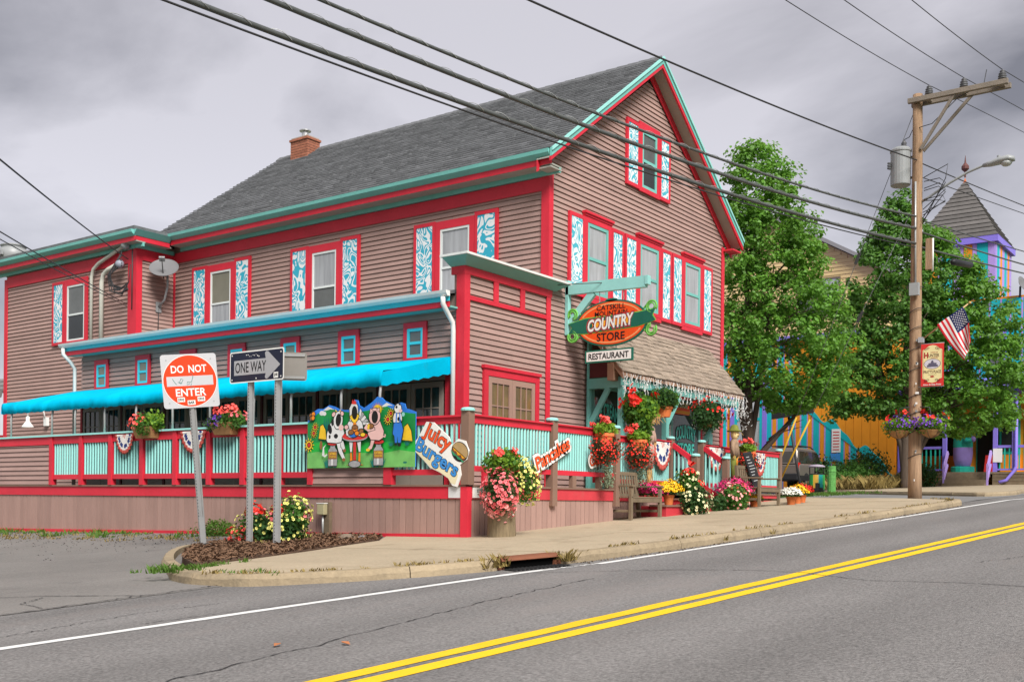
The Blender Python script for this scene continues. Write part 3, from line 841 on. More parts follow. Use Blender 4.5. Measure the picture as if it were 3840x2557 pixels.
rbox('frieze_board', XW - .032, YB + .30, 7.05, XW - .005, YW - .12, 7.36)
rbox('frieze_board', XW + .14, YB - .058, 7.12, XM - .03, YB - .034, 7.46)
# eaves: teal bed moulding, soffit, red fascia, teal gutter
def eave(x, y0, y1, zt, wallx, nm='gutter'):
    rbox('bed_moulding', wallx - .09, y0, zt - .37, wallx - .034, y1, zt - .28, m=TEAL)
    rbox('soffit', x + .06, y0, zt - .28, wallx, y1, zt - .25, m=SOFF)
    rbox('fascia', x + .05, y0, zt - .27, x + .09, y1, zt - .155, m=RED)
    b = MB()
    b.prism([(x + .05, y0, zt - .15), (x + .085, y0, zt - .15), (x + .085, y0, zt), (x - .06, y0, zt), (x - .05, y0, zt - .07)], (0, y1 - y0, 0))
    b.build(nm, TEAL, store)
eave(16.99, YF - .30, YB - .40, 7.84, XM)
eave(15.93, YB - .40, YW + .3, 7.76, XW)
sub('gutter', TEAL, store, lambda b: b.prism([(15.95, YB - .52, 7.76), (15.95, YB - .40, 7.62), (15.95, YB - .40, 7.76)], (1.06, 0, 0)))
rbox('fascia', 16.0, YB - .40, 7.50, 17.02, YB - .37, 7.61)
rbox('soffit', 16.0, YB - .37, 7.50, 17.1, YB - .05, 7.53, m=SOFF)
rbox('bed_moulding', 16.2, YB - .12, 7.40, 17.36, YB - .062, 7.50, m=TEAL)
rbox('wing_roof', 15.95, YB - .42, 7.765, 24.6, YW + .35, 7.86, m=ROOF)

# --- main roof
SL = 3.24 / 4.42
def rz(x): return 11.10 - SL * abs(x - XC)
y0, y1 = YF - .32, 24.35
b = MB()
b.prism([(16.99, y0, rz(16.99) - .02), (XC, y0, rz(XC) - .02), (25.85, y0, rz(25.85) - .02), (25.85, y0, rz(25.85) - .12), (XC, y0, rz(XC) - .13), (16.99, y0, rz(16.99) - .12)], (0, y1 - y0, 0))
roof = b.build('roof', SOFF, store)
b = MB(); b.prism([(XC, y0, rz(XC) + .012), (25.87, y0, rz(25.87) + .012), (25.87, y0, rz(25.87) - .018), (XC, y0, rz(XC) - .018)], (0, y1 - y0, 0)); b.build('shingle_slope', ROOF, roof)
NR = 33
for i in range(NR):
    t0, t1 = i / NR, (i + 1.25) / NR
    b = MB()
    y = y0 - .01 - random.random() * .3
    while y < y1:
        w = random.uniform(.22, .36); ya, yb = max(y, y0 - .01), min(y + w, y1)
        if yb > ya + .02:
            th = random.uniform(.034, .052); dr = random.uniform(-.012, .012)
            xa = 16.98 + 4.44 * t0 + dr; xb = min(16.98 + 4.44 * t1, XC)
            lo = [(xa, ya, rz(xa) + .018), (xb, ya, rz(xb) - .015), (xb, yb - .004, rz(xb) - .015), (xa, yb - .004, rz(xa) + .018)]
            hi = [(xa, ya, rz(xa) + th), (xb, ya, rz(xb) + .004), (xb, yb - .004, rz(xb) + .004), (xa, yb - .004, rz(xa) + th)]
            b.hexa(lo, hi)
        y += w
    b.build('shingle_course', ROOF, roof)
k = 0
y = y0
while y < y1 - .2:
    b = MB(); b.prism([(XC - .15, y, rz(XC - .15) + .03), (XC, y, rz(XC) + .05), (XC + .15, y, rz(XC + .15) + .03), (XC + .15, y, rz(XC + .15) + .0), (XC, y, rz(XC)), (XC - .15, y, rz(XC - .15))], (0, .30, .012)); b.build('ridge_cap', ROOF, roof)
    y += .29
b = MB(); b.prism([(0, 0, 0), (.10, 0, .0), (.06, 0, .075), (.02, 0, .07)], (0, .07, 0))
sg = None
for r in range(4):
    for j in range(15):
        x = 17.55 + r * .48 + (j % 2) * .12; y = YF + .4 + j * .80 + r * .2
        if sg is None:
            bb = MB(); bb.prism([(x, y, rz(x)), (x + .12, y, rz(x + .12)), (x + .06, y, rz(x) + .10), (x, y, rz(x) + .07)], (0, .06, 0))
            sg = bb.build('snow_guard', ROOF, roof); s0 = Vector((x, y, rz(x))); w0 = WL[sg.name].copy()
        else:
            inst(sg, w0 + Vector((x, y, rz(x))) - s0, roof)
# rake boards (front), soffit, wall rake frieze
for sgn in (-1, 1):
    xe = XC + sgn * 4.45
    def rk(name, m, off0, off1, ya, yb):
        b = MB()
        b.prism([(xe, ya, rz(xe) - off0), (XC, ya, rz(XC) - off0), (XC, ya, rz(XC) - off1), (xe, ya, rz(xe) - off1)], (0, yb - ya, 0))
        b.build(name, m, store)
    rk('rake_board', TEAL, -.005, .150, YF - .365, YF - .32)
    rk('rake_moulding', TEALL, -.02, .045, YF - .395, YF - .365)
    rk('rake_trim', RED, .150, .235, YF - .355, YF - .31)
    rk('rake_soffit', SOFF, .155, .175, YF - .31, YF - .01)
    rk('rake_frieze', RED, .18, .40, YF - .036, YF - .008)
rbox('eave_return', 25.35, YF - .31, 7.52, 25.84, YF - .02, 7.56, m=RED)
rbox('eave_return', 17.03, YF - .31, 7.50, 17.42, YF - .02, 7.53, m=SOFF)

# --- chimney of single bricks
cx0, cx1, cy0, cy1, cz0, cz1 = 20.98, 21.46, 22.72, 23.42, 10.3, 11.42
chim = sub('chimney', MORTAR, store, lambda b: b.box(cx0 + .012, cy0 + .012, cz0, cx1 - .012, cy1 - .012, cz1 - .01))
bk = MB().box(-.1, -.1, 0, 0, .0, .06)
row = 0; z = cz0 + .1
base = {}
while z < cz1 - .05:
    out_ = .03 if z > cz1 - .18 else 0
    off = .11 if row % 2 else 0
    y = cy0 - out_ - off
    while y < cy1 + out_ - .02:
        ya, yb = max(y, cy0 - out_), min(y + .208, cy1 + out_)
        if yb - ya > .04: sub('brick', BRICK, chim, lambda b: b.box(cx0 - out_, ya, z, cx0 + .09, yb, z + .062))
        y += .22
    x = cx0 + .10 + (.0 if row % 2 else .0)
    while x < cx1 + out_ - .02:
        xb = min(x + .208, cx1 + out_)
        sub('brick', BRICK, chim, lambda b: b.box(x, cy0 - out_, z, xb, cy0 + .09, z + .062))
        x += .22
    z += .075; row += 1
sub('flue_pipe', STEEL, chim, lambda b: b.lathe((21.2, 23.05, 11.41), [(.10, 0), (.10, .16), (.05, .17), (.05, .2), (.17, .2), (.17, .225), (.02, .25)], 14))

# --- windows
HOOD = True
def window(parent, fr, W, H, cas=RED, sash=SASH, glass=(GLASSW, GLASSM), cw=.13, hw=.17, sw=.10, sf=.05, rail=.5, hood=False, sill=False, muntin=None):
    """casing is the part; sash and panes hang below it. fr origin = bottom centre of the casing"""
    b = MB()
    fbox(b, fr, -W / 2, 0, .01, -W / 2 + cw, H, .050); fbox(b, fr, W / 2 - cw, 0, .01, W / 2, H, .050)
    fbox(b, fr, -W / 2 + cw, H - hw, .01, W / 2 - cw, H, .0505); fbox(b, fr, -W / 2 + cw, 0, .01, W / 2 - cw, sw, .0505)
    if hood:
        fbox(b, fr, -W / 2 - .03, H - .005, .0, W / 2 + .03, H + .045, .10); fbox(b, fr, -W / 2 - .01, H - .05, .0, W / 2 + .01, H - .005, .07)
    if sill:
        fbox(b, fr, -W / 2 - .02, -.10, .0, W / 2 + .02, .0, .045)
    w = b.build('window', cas, parent)
    x0, x1, a0, a1 = -W / 2 + cw, W / 2 - cw, sw, H - hw
    mid = a0 + (a1 - a0) * rail
    b = MB()
    fbox(b, fr, x0, a0, .008, x0 + sf, a1, .042); fbox(b, fr, x1 - sf, a0, .008, x1, a1, .042)
    fbox(b, fr, x0 + sf, a0, .008, x1 - sf, a0 + sf, .038); fbox(b, fr, x0 + sf, a1 - sf, .008, x1 - sf, a1, .042)
    fbox(b, fr, x0 + sf, mid - sf * .45, .008, x1 - sf, mid + sf * .45, .040)
    b.build('sash', sash, w)
    for (q0, q1), g in zip(((mid + sf * .45, a1 - sf), (a0 + sf, mid - sf * .45)), glass):
        b = MB(); fbox(b, fr, x0 + sf, q0, .012, x1 - sf, q1, .020); b.build('pane', g, w)
    return w
def shutter(parent, fr, W, H, m, cw=.07):
    b = MB()
    fbox(b, fr, -W / 2, 0, .0, -W / 2 + cw, H, .055); fbox(b, fr, W / 2 - cw, 0, .0, W / 2, H, .055)
    fbox(b, fr, -W / 2 + cw, 0, .0, W / 2 - cw, cw * 1.1, .0555); fbox(b, fr, -W / 2 + cw, H - cw * 1.1, .0, W / 2 - cw, H, .0555)
    s = b.build('shutter', RED, parent)
    b = MB(); fbox(b, fr, -W / 2 + cw, cw * 1.1, .01, W / 2 - cw, H - cw * 1.1, .045); b.build('painted_panel', m, s)
    return s
BLIND = mat('blind_glass', (0.20, 0.19, 0.14), 0.12, 0.2, 2, spec=0.6)
for yc, g in ((21.96, (BLIND, GLASSW)), (18.22, (GLASSW, GLASSM)), (14.30, (GLASSW, GLASSW))):
    window(store, FX(XM - .006, yc, 5.26), 1.06, 1.70, sash=SASH, glass=g, rail=.42)
    for s in (-1, 1):
        shutter(store, FX(XM - .006, yc + s * .84, 5.26), .60, 1.72 + (.04 if s < 0 else 0), SWIRL)
window(store, FX(XW - .006, 26.62, 5.15), 1.10, 1.78, glass=(GLASSM, GLASSD), sash=SASH, rail=.47)
shutter(store, FX(XW - .006, 27.47, 5.18), .58, 1.74, SWIRL)
# street front, three windows and the gable window
fx = [18.10, 18.67, 19.76, 20.28, 20.34, 20.89, 22.01, 22.51, 22.55, 23.09, 24.16, 24.70]
for i in range(3):
    a, b_, c, d_ = fx[i * 4:i * 4 + 4]
    window(store, FY((b_ + c) / 2, YF - .008, 5.30), c - b_, 1.72, sash=TEAL, glass=(GLASSW, GLASSW), rail=.5, hood=True, sill=True, sf=.07, sw=.08)
    shutter(store, FY((a + b_) / 2, YF - .008, 5.26), b_ - a, 1.68, SWIRL2)
    shutter(store, FY((c + d_) / 2, YF - .008, 5.26), d_ - c, 1.68, SWIRL2)
window(store, FY(21.405, YF - .008, 8.03), .95, 1.56, sash=TEAL, glass=(GLASSM, GLASSD), rail=.48, sf=.07)
shutter(store, FY(20.65, YF - .008, 8.05), .56, 1.46, SWIRL2)
shutter(store, FY(22.135, YF - .008, 8.05), .51, 1.46, SWIRL2)
# little porch windows
for i, yc in enumerate((23.05, 21.40, 19.74, 18.09, 16.43, 14.77, 13.06)):
    window(store, FX(XP - .004, yc, 3.60), .56, .70, sash=CYAN, glass=(GLASSM, GLASSM) if i > 4 else (BLIND, BLIND), cw=.085, hw=.11, sw=.05, sf=.055)

# --- porch lean-to roof, gutter, fascia, downspouts
b = MB(); b.prism([(14.47, YF + .22, 4.74), (XM, YF + .22, 5.36), (XM, YF + .22, 5.30), (14.47, YF + .22, 4.68)], (0, 12.3, 0)); b.build('lean_to_roof', ROOF, store)
b = MB(); b.prism([(14.50, 12.02, 4.635), (14.50, 12.02, 4.728), (14.38, 12.02, 4.728), (14.395, 12.02, 4.68), (14.43, 12.02, 4.635)], (0, 12.28, 0)); b.build('gutter', WGUT, store)
rbox('fascia', 14.505, 12.05, 4.555, 14.53, 24.22, 4.68, m=CYAN)
rbox('fascia', 14.52, 12.07, 4.455, 14.56, 24.20, 4.555)
rbox('soffit', 14.56, 12.05, 4.45, XP, 24.20, 4.48, m=TEAL)
def pipe(name, pts, r, m, parent=store, n=8): 
    b = MB(); b.tube(pts, r, n); return b.build(name, m, parent, smooth=True)
pipe('downspout', [(14.43, 12.12, 4.62), (14.43, 12.12, 4.50), (14.55, 12.12, 4.36), (14.68, 12.10, 4.20), (14.70, 12.10, 4.05), (14.70, 12.10, 1.3)], .045, WGUT)
pipe('downspout', [(14.43, 24.15, 4.62), (14.43, 24.15, 4.48), (14.60, 24.10, 4.30), (14.70, 24.08, 4.15), (14.70, 24.08, 1.3)], .045, WGUT)
# --- false front cornice and bands
rbox('cornice_cap', 14.50, YF - .29, 5.345, 17.86, YF + .34, 5.385, m=WGUT)
b = MB()
b.hexa([(14.74, YF - .06, 5.21), (17.62, YF - .06, 5.21), (17.62, YF + .28, 5.21), (14.74, YF + .28, 5.21)], [(14.53, YF - .26, 5.344), (17.83, YF - .26, 5.344), (17.83, YF + .31, 5.344), (14.53, YF + .31, 5.344)])
b.build('cornice', TEAL, store)
rbox('band_board', XP - .05, YF - .040, 5.07, 17.52, YF - .005, 5.208)
rbox('band_board', XP - .052, YF - .005, 5.07, XP - .005, YF + .27, 5.208)
rbox('band_board', XP + .12, YF - .036, 4.62, 17.35, YF - .008, 4.70)
rbox('stile_board', 15.63, YF - .034, 4.70, 15.77, YF - .01, 5.07)
rbox('stile_board', 16.47, YF - .034, 4.70, 16.61, YF - .01, 5.07)

# --- french doors at the front of the porch
PANEG = mat('amber_room_glass', (0.16, 0.105, 0.035), 0.08, 0.75, 3.5, spec=0.6, stretch=(1, 1, .6))
def door(parent, fr, W, H, cols, rows, m, glass, st=.10, bot=.22, top=.11):
    b = MB()
    fbox(b, fr, -W / 2, 0, .0, -W / 2 + st, H, .035); fbox(b, fr, W / 2 - st, 0, .0, W / 2, H, .035)
    fbox(b, fr, -W / 2 + st, 0, .0, W / 2 - st, bot, .0352); fbox(b, fr, -W / 2 + st, H - top, .0, W / 2 - st, H, .0352)
    gw, gh = W - 2 * st, H - bot - top
    for i in range(1, cols):
        x = -W / 2 + st + gw * i / cols; fbox(b, fr, x - .011, bot, .004, x + .011, H - top, .032)
    for j in range(1, rows):
        y = bot + gh * j / rows; fbox(b, fr, -W / 2 + st, y - .011, .004, W / 2 - st, y + .011, .030)
    d = b.build('door', m, parent)
    for i in range(cols):
        for j in range(rows):
            xa = -W / 2 + st + gw * i / cols + .011; xb = xa + gw / cols - .022; ya = bot + gh * j / rows + .011; yb = ya + gh / rows - .022
            q = MB(); fbox(q, fr, xa, ya, .006, xb, yb, .014); q.build('pane', glass, d)
    return d
b = MB(); fr = FY(16.23, YF - .006, DZ)
fbox(b, fr, -.90, 0, 0, -.77, 2.06, .05); fbox(b, fr, .73, 0, 0, .86, 2.06, .05); fbox(b, fr, -.90, 2.06, 0, .86, 2.19, .052); fbox(b, fr, -.93, 2.19, 0, .89, 2.25, .08)
b.build('door_casing', RED, store)
door(store, FY(15.845, YF - .012, DZ + .02), .735, 2.03, 3, 4, DOORP, PANEG, bot=.26)
door(store, FY(16.585, YF - .012, DZ + .02), .735, 2.03, 3, 4, DOORP, PANEG, bot=.26)
# dark row of doors behind the side deck
ROOMSHADE = mat('interior_shade', (0.02, 0.022, 0.022), 0.9, 0.2)  # near-black colour standing for the shade of unlit rooms
GREENG = mat('green_tinged_glass', (0.030, 0.045, 0.042), 0.05, 0.5, 1.1, spec=0.65)
rbox('dark_backing', XP - .004, 12.3, DZ, XP + .022, 23.9, 3.36, m=ROOMSHADE)  # thin dark sheet in place of the unlit room
rbox('end_pilaster', XP - .05, 12.06, DZ, XP - .004, 12.32, 3.36)
rbox('door_head', XP - .05, 12.32, 3.20, XP - .006, 23.9, 3.36, m=DOORD)
for i in range(7):
    yb = 12.36 + i * 1.648
    for j in range(2):
        yc = yb + .40 + j * .78
        door(store, FX(XP - .006, yc, DZ + .02), .765, 1.90, 3, 4, DOORD, GREENG, bot=.30, top=.10, st=.09)
    rbox('porch_post', XP - .06, yb + 1.575, DZ, XP - .004, yb + 1.64, 3.36, m=MAROON if i < 6 else RED)

# --- shop front under the shingle roof
SHOPG = mat('shop_glass', (0.045, 0.06, 0.055), 0.04, 0.6, 1.5, spec=0.7)
DTEAL = mat('deep_teal_paint', (0.12, 0.36, 0.31), 0.45, 0.08)
rbox('shop_front', 18.95, YF - .040, DZ, 24.06, YF - .008, 3.86, m=DTEAL)
for x0, x1, z0, z1 in ((19.10, 20.12, 1.75, 3.42), (22.62, 23.98, 1.78, 3.36)):
    w = sub('shop_window', TEAL, store, lambda b: (b.box(x0 - .09, YF - .075, z0 - .09, x0, YF - .04, z1 + .09), b.box(x1, YF - .075, z0 - .09, x1 + .09, YF - .04, z1 + .09),
         b.box(x0, YF - .074, z1, x1, YF - .04, z1 + .09), b.box(x0, YF - .10, z0 - .09, x1, YF - .04, z0)))
    sub('pane', SHOPG, w, lambda b: b.box(x0, YF - .058, z0, x1, YF - .045, z1))
sub('door', MAROON, store, lambda b: b.box(20.75, YF - .07, DZ, 22.25, YF - .04, 3.36))
for x0 in (20.85, 21.56):
    sub('door_glass', SHOPG, store, lambda b: b.box(x0, YF - .078, DZ + .35, x0 + .58, YF - .07, 3.22))
rbox('corner_board', 24.09, YF - .08, 1.55, 24.17, YF - .01, 3.0)
TLET = mat('teal_lettering', (0.10, 0.68, 0.56), 0.5, 0.05)
OCHRE = mat('ochre_paint', (0.66, 0.34, 0.04), 0.5, 0.15, 6)
LETD = mat('black_lettering', (0.012, 0.012, 0.012), 0.5, 0.05)
fr = FY(19.61, YF - .060, 2.92)
text('lettering', 'ICE CREAM', fr, .94, .34, .0085, LETD, store, bold=.055, arc=.13)
text('lettering', 'ICE CREAM', fr, .92, .31, .011, TLET, store, bold=.03, arc=.13)
plate('window_emblem', FY(19.61, YF - .060, 2.50), [(math.cos(t) * .44, math.sin(t) * .28) for t in np.linspace(0, PI, 18)], .004, .006, OCHRE, store)
text('lettering', 'SODA FOUNTAIN', FY(19.61, YF - .060, 2.42), .80, .14, .0085, TLET, store, bold=.03)
text('lettering', 'ROASTER', FY(19.68, YF - .060, 2.18), .62, .15, .0085, TLET, store, bold=.03)
fr = FY(23.30, YF - .060, 2.70)
text('lettering', 'COUNTRY', fr, 1.05, .36, .0085, LETD, store, bold=.05, arc=.10)
text('lettering', 'COUNTRY', fr, 1.03, .33, .011, TLET, store, bold=.03, arc=.10)
text('lettering', 'STORE', FY(23.30, YF - .060, 2.33), .92, .32, .0085, LETD, store, bold=.06)
text('lettering', 'STORE', FY(23.30, YF - .060, 2.33), .90, .29, .011, TLET, store, bold=.03)
PAPER = mat('paper_notice', (0.62, 0.63, 0.62), 0.7, 0.06, 9)
PAPERG = mat('frosted_poster', (0.36, 0.44, 0.44), 0.3, 0.15, 2)
rbox('poster', 22.80, YF - .068, 1.86, 23.72, YF - .060, 2.14, m=PAPERG)
GREYT = mat('grey_print', (0.18, 0.18, 0.19), 0.7)
for x in (20.42, 22.38):
    n_ = sub('notice', PAPER, store, lambda b: b.box(x - .11, YF - .09, 2.30, x + .11, YF - .080, 2.86))
    for r in range(7):
        sub('print_line', GREYT, n_, lambda b: b.box(x - .08, YF - .0925, 2.78 - r * .065, x + random.uniform(.02, .08), YF - .0902, 2.795 - r * .065))
# teal posts, beams and braces carrying the shingle roof
for X in (18.83, 20.72, 24.25):
    rbox('wall_post', X - .06, YF - .13, DZ if X < 20 else 3.3, X + .06, YF - .082, 4.45, m=TEAL)
    rbox('roof_beam', X - .05, 11.00, 3.37, X + .05, YF - .13, 3.58, m=TEAL)
    if X < 24: rbox('roof_post', X - .065, 10.99, DZ, X + .065, 11.10, 3.37, m=TEAL)
    sub('brace', TEAL, store, lambda b: b.bar((X, YF - .12, 2.60), (X, 11.35, 3.38), .07, .11))
    if X < 24:
        sub('brace', TEAL, store, lambda b: b.bar((X + .05, 11.045, 2.75), (X + .62, 11.045, 3.36), .07, .10))
sub('roof_beam', TEAL, store, lambda b: b.box(18.70, 10.985, 3.40, 24.4, 11.0, 3.56))
rbox('gable_panel', 18.80, 11.06, 3.60, 18.83, YF - .1, 4.0, m=MAROON)
# shingle roof
RX0, RX1, EY, EZ, TZ = 18.66, 24.50, 10.92, 3.68, 4.88
pr = sub('shingle_roof', TAN, store, lambda b: b.prism([(RX0, EY, EZ - .02), (RX0, YF - .03, TZ - .02), (RX0, YF - .03, TZ - .14), (RX0, EY, EZ - .10)], (RX1 - RX0, 0, 0)))
sub('barge_board', TAN, store, lambda b: b.prism([(RX0 - .05, EY - .02, EZ - .01), (RX0 - .05, YF - .03, TZ - .01), (RX0 - .05, YF - .03, TZ - .17), (RX0 - .05, EY - .02, EZ - .16)], (.05, 0, 0)))
sub('purlin_end', TAN, store, lambda b: b.box(18.58, 11.10, 3.50, 18.80, 11.24, 3.85))
NC = 12; cnt = 0
for i in range(NC):
    t0, t1 = i / NC, min(1, (i + 1.3) / NC)
    x = RX0 - .06 - random.random() * .15
    while x < RX1 + .04:
        w = random.uniform(.20, .30); xa, xb = max(x, RX0 - .07), min(x + w - .006, RX1 + .05)
        x += w
        if xb - xa < .04: continue
        j = random.uniform(-.022, .022); th = random.uniform(.036, .048)
        ya = EY - .03 + (YF - .03 - EY + .03) * t0 + (j if i else j * .4); yb = EY + (YF - .03 - EY) * t1
        za = EZ + (TZ - EZ) * (ya - EY) / (YF - .03 - EY); zb = EZ + (TZ - EZ) * (yb - EY) / (YF - .03 - EY)
        sub('shingle', CEDAR, pr, lambda b: b.hexa([(xa, ya, za + .030), (xb, ya, za + .030), (xb, yb, zb - .01), (xa, yb, zb - .01)], [(xa, ya, za + th + .012), (xb, ya, za + th + .012), (xb, yb, zb + .006), (xa, yb, zb + .006)]))
        cnt += 1
# icicle lights along the eave: one tangle of white strands
V = MB()
for k in range(74):
    x = RX0 - .05 + (RX1 - RX0 + .08) * k / 73 + random.uniform(-.03, .03)
    p = Vector((x, EY - .045, EZ - .04)); L = random.uniform(.12, .42) * (1.25 if k > 60 or k < 6 else 1)
    pts = [p]
    n = int(L / .07) + 1
    for s in range(n):
        p = p + Vector((random.uniform(-.05, .05), random.uniform(-.015, .015), -.07)); pts.append(p.copy())
        if random.random() < .65: V.bar(p, p + Vector((random.choice((-1, 1)) * random.uniform(.03, .07), random.uniform(-.01, .01), random.uniform(-.05, .01))), .012, .012)
    for a_, b_ in zip(pts[:-1], pts[1:]): V.bar(a_, b_, .008, .008)
il = V.build('icicle_lights', WHITE); il['kind'] = 'stuff'; tag(il, 'tangled white icicle light strands along the cedar shingle eave', 'string lights')
V = MB()
for k in range(46):
    p = Vector((24.55 + random.gauss(0, .10), 10.9 + random.gauss(0, .08), 3.45 - random.random() * .6))
    V.bar(p, p + Vector((random.uniform(-.07, .07), random.uniform(-.04, .04), random.uniform(-.09, .03))), .006, .006)
il = V.build('icicle_lights', WHITE); il['kind'] = 'stuff'; tag(il, 'loose bunch of white icicle lights hanging at the shingle roof corner', 'string lights')
# painted name board above the shop door
fr = FY(22.70, YF - .10, 3.36)
t = thing('name_board', 'small orange and green name board above the shop door', 'sign', fp(fr, 0, -.2))
OR = mat('orange_sign_paint', (0.80, 0.085, 0.012), 0.4, 0.08, 4)
DKG = mat('dark_green_paint', (0.012, 0.13, 0.085), 0.4, 0.1, 4)
LIMEG = mat('lime_green_paint', (0.16, 0.50, 0.08), 0.45, 0.12, 6)
SWHITE = mat('sign_white', (0.80, 0.79, 0.74), 0.45, 0.04)
AMBER = mat('amber_paint', (0.78, 0.36, 0.02), 0.45, 0.1)
plate('board', fr, rrect(-.66, -.22, .66, .24, .08), .01, .04, OR, t)
plate('band', fr, rect(-.72, -.06, .72, .14), .04, .044, DKG, t)
text('lettering', 'COUNTRY STORE', fr, 1.2, .14, .047, CREAM, t, bold=.03, shear=.2)
plate('lower_bar', fr, rect(-.66, -.20, .66, -.13), .04, .043, AMBER, t)
# little green plaque
t = sub('number_plaque', TEAL, None, lambda b: b.box(24.62, YF - .04, 2.52, 24.84, YF - .012, 2.78)); tag(t, 'small teal plaque on the siding right of the shop window', 'plaque')
rb = rbox('electric_box', 24.02, YF - .11, 2.86, 24.14, YF - .082, 3.05, m=WHITE)
# ================================================================== DECK
DX, DY, DY2, DXE = 12.93, 10.33, 10.80, 17.38
deck = thing('deck', 'raised deck with red railings and pale teal balusters around the store', 'deck', (14, 14, 0.4))
dbox = lambda name, m, *a, **k: sub(name, m, deck, lambda b: b.box(*a), **k)
# floor
b = MB(); b.box(DX + .04, DY + .04, 1.20, XP + .03, 26.0, 1.25); b.box(XP + .03, DY + .04, 1.20, DXE - .03, YF, 1.25); b.box(DXE - .03, DY2 + .04, 1.20, 26.55, YF, 1.25)
b.box(DX + .08, 24.0, 1.20, XW, 26, 1.249)
b.build('deck_floor', BROWN, deck)
# fascia boards
ys = [DY + .02, 14.2, 18.6, 22.9, 26.0]
for a, c in zip(ys[:-1], ys[1:]): dbox('fascia_board', RED, DX - .02, a + .002, 1.055, DX + .012, c - .002, 1.245)
dbox('deck_edge', BROWN, DX - .045, DY - .0, 1.246, DX + .09, 26, 1.275)
xs_ = [DX + .06, 15.26, DXE - .03]
for a, c in zip(xs_[:-1], xs_[1:]): dbox('fascia_board', REDW, a + .002, DY - .02, 1.055, c - .002, DY + .012, 1.245)
dbox('deck_edge', BROWN, DX + .09, DY - .045, 1.246, DXE, DY + .09, 1.2752)
# skirt: single vertical boards
y = DY + .12
while y < 25.8:
    w = random.choice((.125, .14, .15, .16)); g0 = GZ(DX, y)
    dbox('skirt_board', SKIRT, DX - .0, y, g0 + .03, DX + .022 + random.uniform(-.003, .003), y + w - .012, 1.054); y += w
sub('skirt_base', RED, deck, lambda b: b.hexa([(DX - .03, DY + .1, GZ(DX, DY) - .08), (DX - .003, DY + .1, GZ(DX, DY) - .08), (DX - .003, 26, GZ(DX, 26) - .08), (DX - .03, 26, GZ(DX, 26) - .08)],
    [(DX - .03, DY + .1, GZ(DX, DY) + .045), (DX - .003, DY + .1, GZ(DX, DY) + .045), (DX - .003, 26, GZ(DX, 26) + .065), (DX - .03, 26, GZ(DX, 26) + .065)]))
dbox('skirt_corner', RED, DX - .045, DY - .04, 0.36, DX + .062, DY + .10, 1.2465)
x = DX + .07
while x < DXE - .05:
    w = random.choice((.13, .15, .165, .18)); w = min(w, DXE - .03 - x)
    sub('skirt_board', SKIRT, deck, lambda b: b.hexa([(x, DY, GZ(x, DY) - .05), (x + w - .012, DY, GZ(x, DY) - .05), (x + w - .012, DY + .022, GZ(x, DY) - .05), (x, DY + .022, GZ(x, DY) - .05)], [(x, DY, 1.054), (x + w - .012, DY, 1.054), (x + w - .012, DY + .022, 1.054), (x, DY + .022, 1.054)])); x += w
y = DY + .03
while y < DY2:
    dbox('skirt_board', SKIRT, DXE - .028, y, .5, DXE - .006, min(y + .142, DY2), 1.054); y += .15
x = DXE - .02
while x < 26.5:
    if not 20.3 < x < 22.2: dbox('skirt_board', SKIRT, x, DY2, .6, x + .142, DY2 + .022, 1.054)
    x += .15
for a, c in ((DXE - .03, 20.4), (22.1, 26.55)): dbox('fascia_board', REDW, a, DY2 - .022, 1.055, c, DY2 + .01, 1.245); dbox('deck_edge', BROWN, a, DY2 - .05, 1.246, c, DY2 + .08, 1.2754)
dbox('deck_end', SKIRT, 26.5, DY2 + .03, .7, 26.54, 12.0, 1.2)

# railing parts
balm = {}
def balusters(p0, p1, n, z0, z1, parent, w=.044):
    k = round(z1 - z0, 3)
    p0 = Vector(p0); p1 = Vector(p1)
    for i in range(n):
        q = p0 + (p1 - p0) * ((i + .5) / n)
        key = (k, w)
        if key not in balm:
            b = MB(); b.lathe((q.x, q.y, z0), [(w / 2, 0), (w / 2, k)], 8); o = b.build('baluster', TEALL, parent, smooth=False); balm[key] = (o, WL[o.name].copy(), (q.x, q.y, z0))
        else:
            o, wl_, s = balm[key]; inst(o, wl_ + Vector((q.x - s[0], q.y - s[1], z0 - s[2])), parent)
def rail_panel(p0, p1, n, zt=2.33, zb=1.40, top=.16, bot=.10, th=.07, cap=None, m=RED, slope=0):
    b = MB()
    mid = lambda p, z: (p[0], p[1], z)
    b.bar(mid(p0, zt - top / 2), mid(p1, zt - top / 2), th, top)
    pnl = b.build('rail', m, deck)
    b = MB(); b.bar(mid(p0, zb + bot / 2), mid(p1, zb + bot / 2), th, bot); b.build('rail', m, deck)
    balusters(p0, p1, n, zb + bot, zt - top, pnl)
    return pnl
SP = [22.0, 20.85, 19.77, 18.69, 17.61, 16.575, 15.60, 14.61, 13.80]
for i, y in enumerate(SP):
    dbox('rail_post', RED, DX - .06, y - .06, 1.277, DX + .06, y + .06, 2.33)
for a, c in zip(SP[:-1], SP[1:]):
    rail_panel((DX, a - .062, 0), (DX, c + .062, 0), max(6, int(round((a - c - .12) / .098))))
dbox('rail_cap', TEALL, DX - .09, 13.74, 2.332, DX + .09, 22.05, 2.368)
# closed clapboard stretch at the far end
hw_ = dbox('half_wall', SID, DX - .01, 22.06, 1.277, DX + .08, 26, 2.20)
claps(FX(DX - .012, 0, 0), (-26, -22.06), 1.277, 2.16, hw_)
dbox('rail', RED, DX - .05, 22.061, 2.16, DX + .06, 26, 2.33); dbox('rail_cap', TEALL, DX - .09, 22.052, 2.331, DX + .09, 26, 2.369)
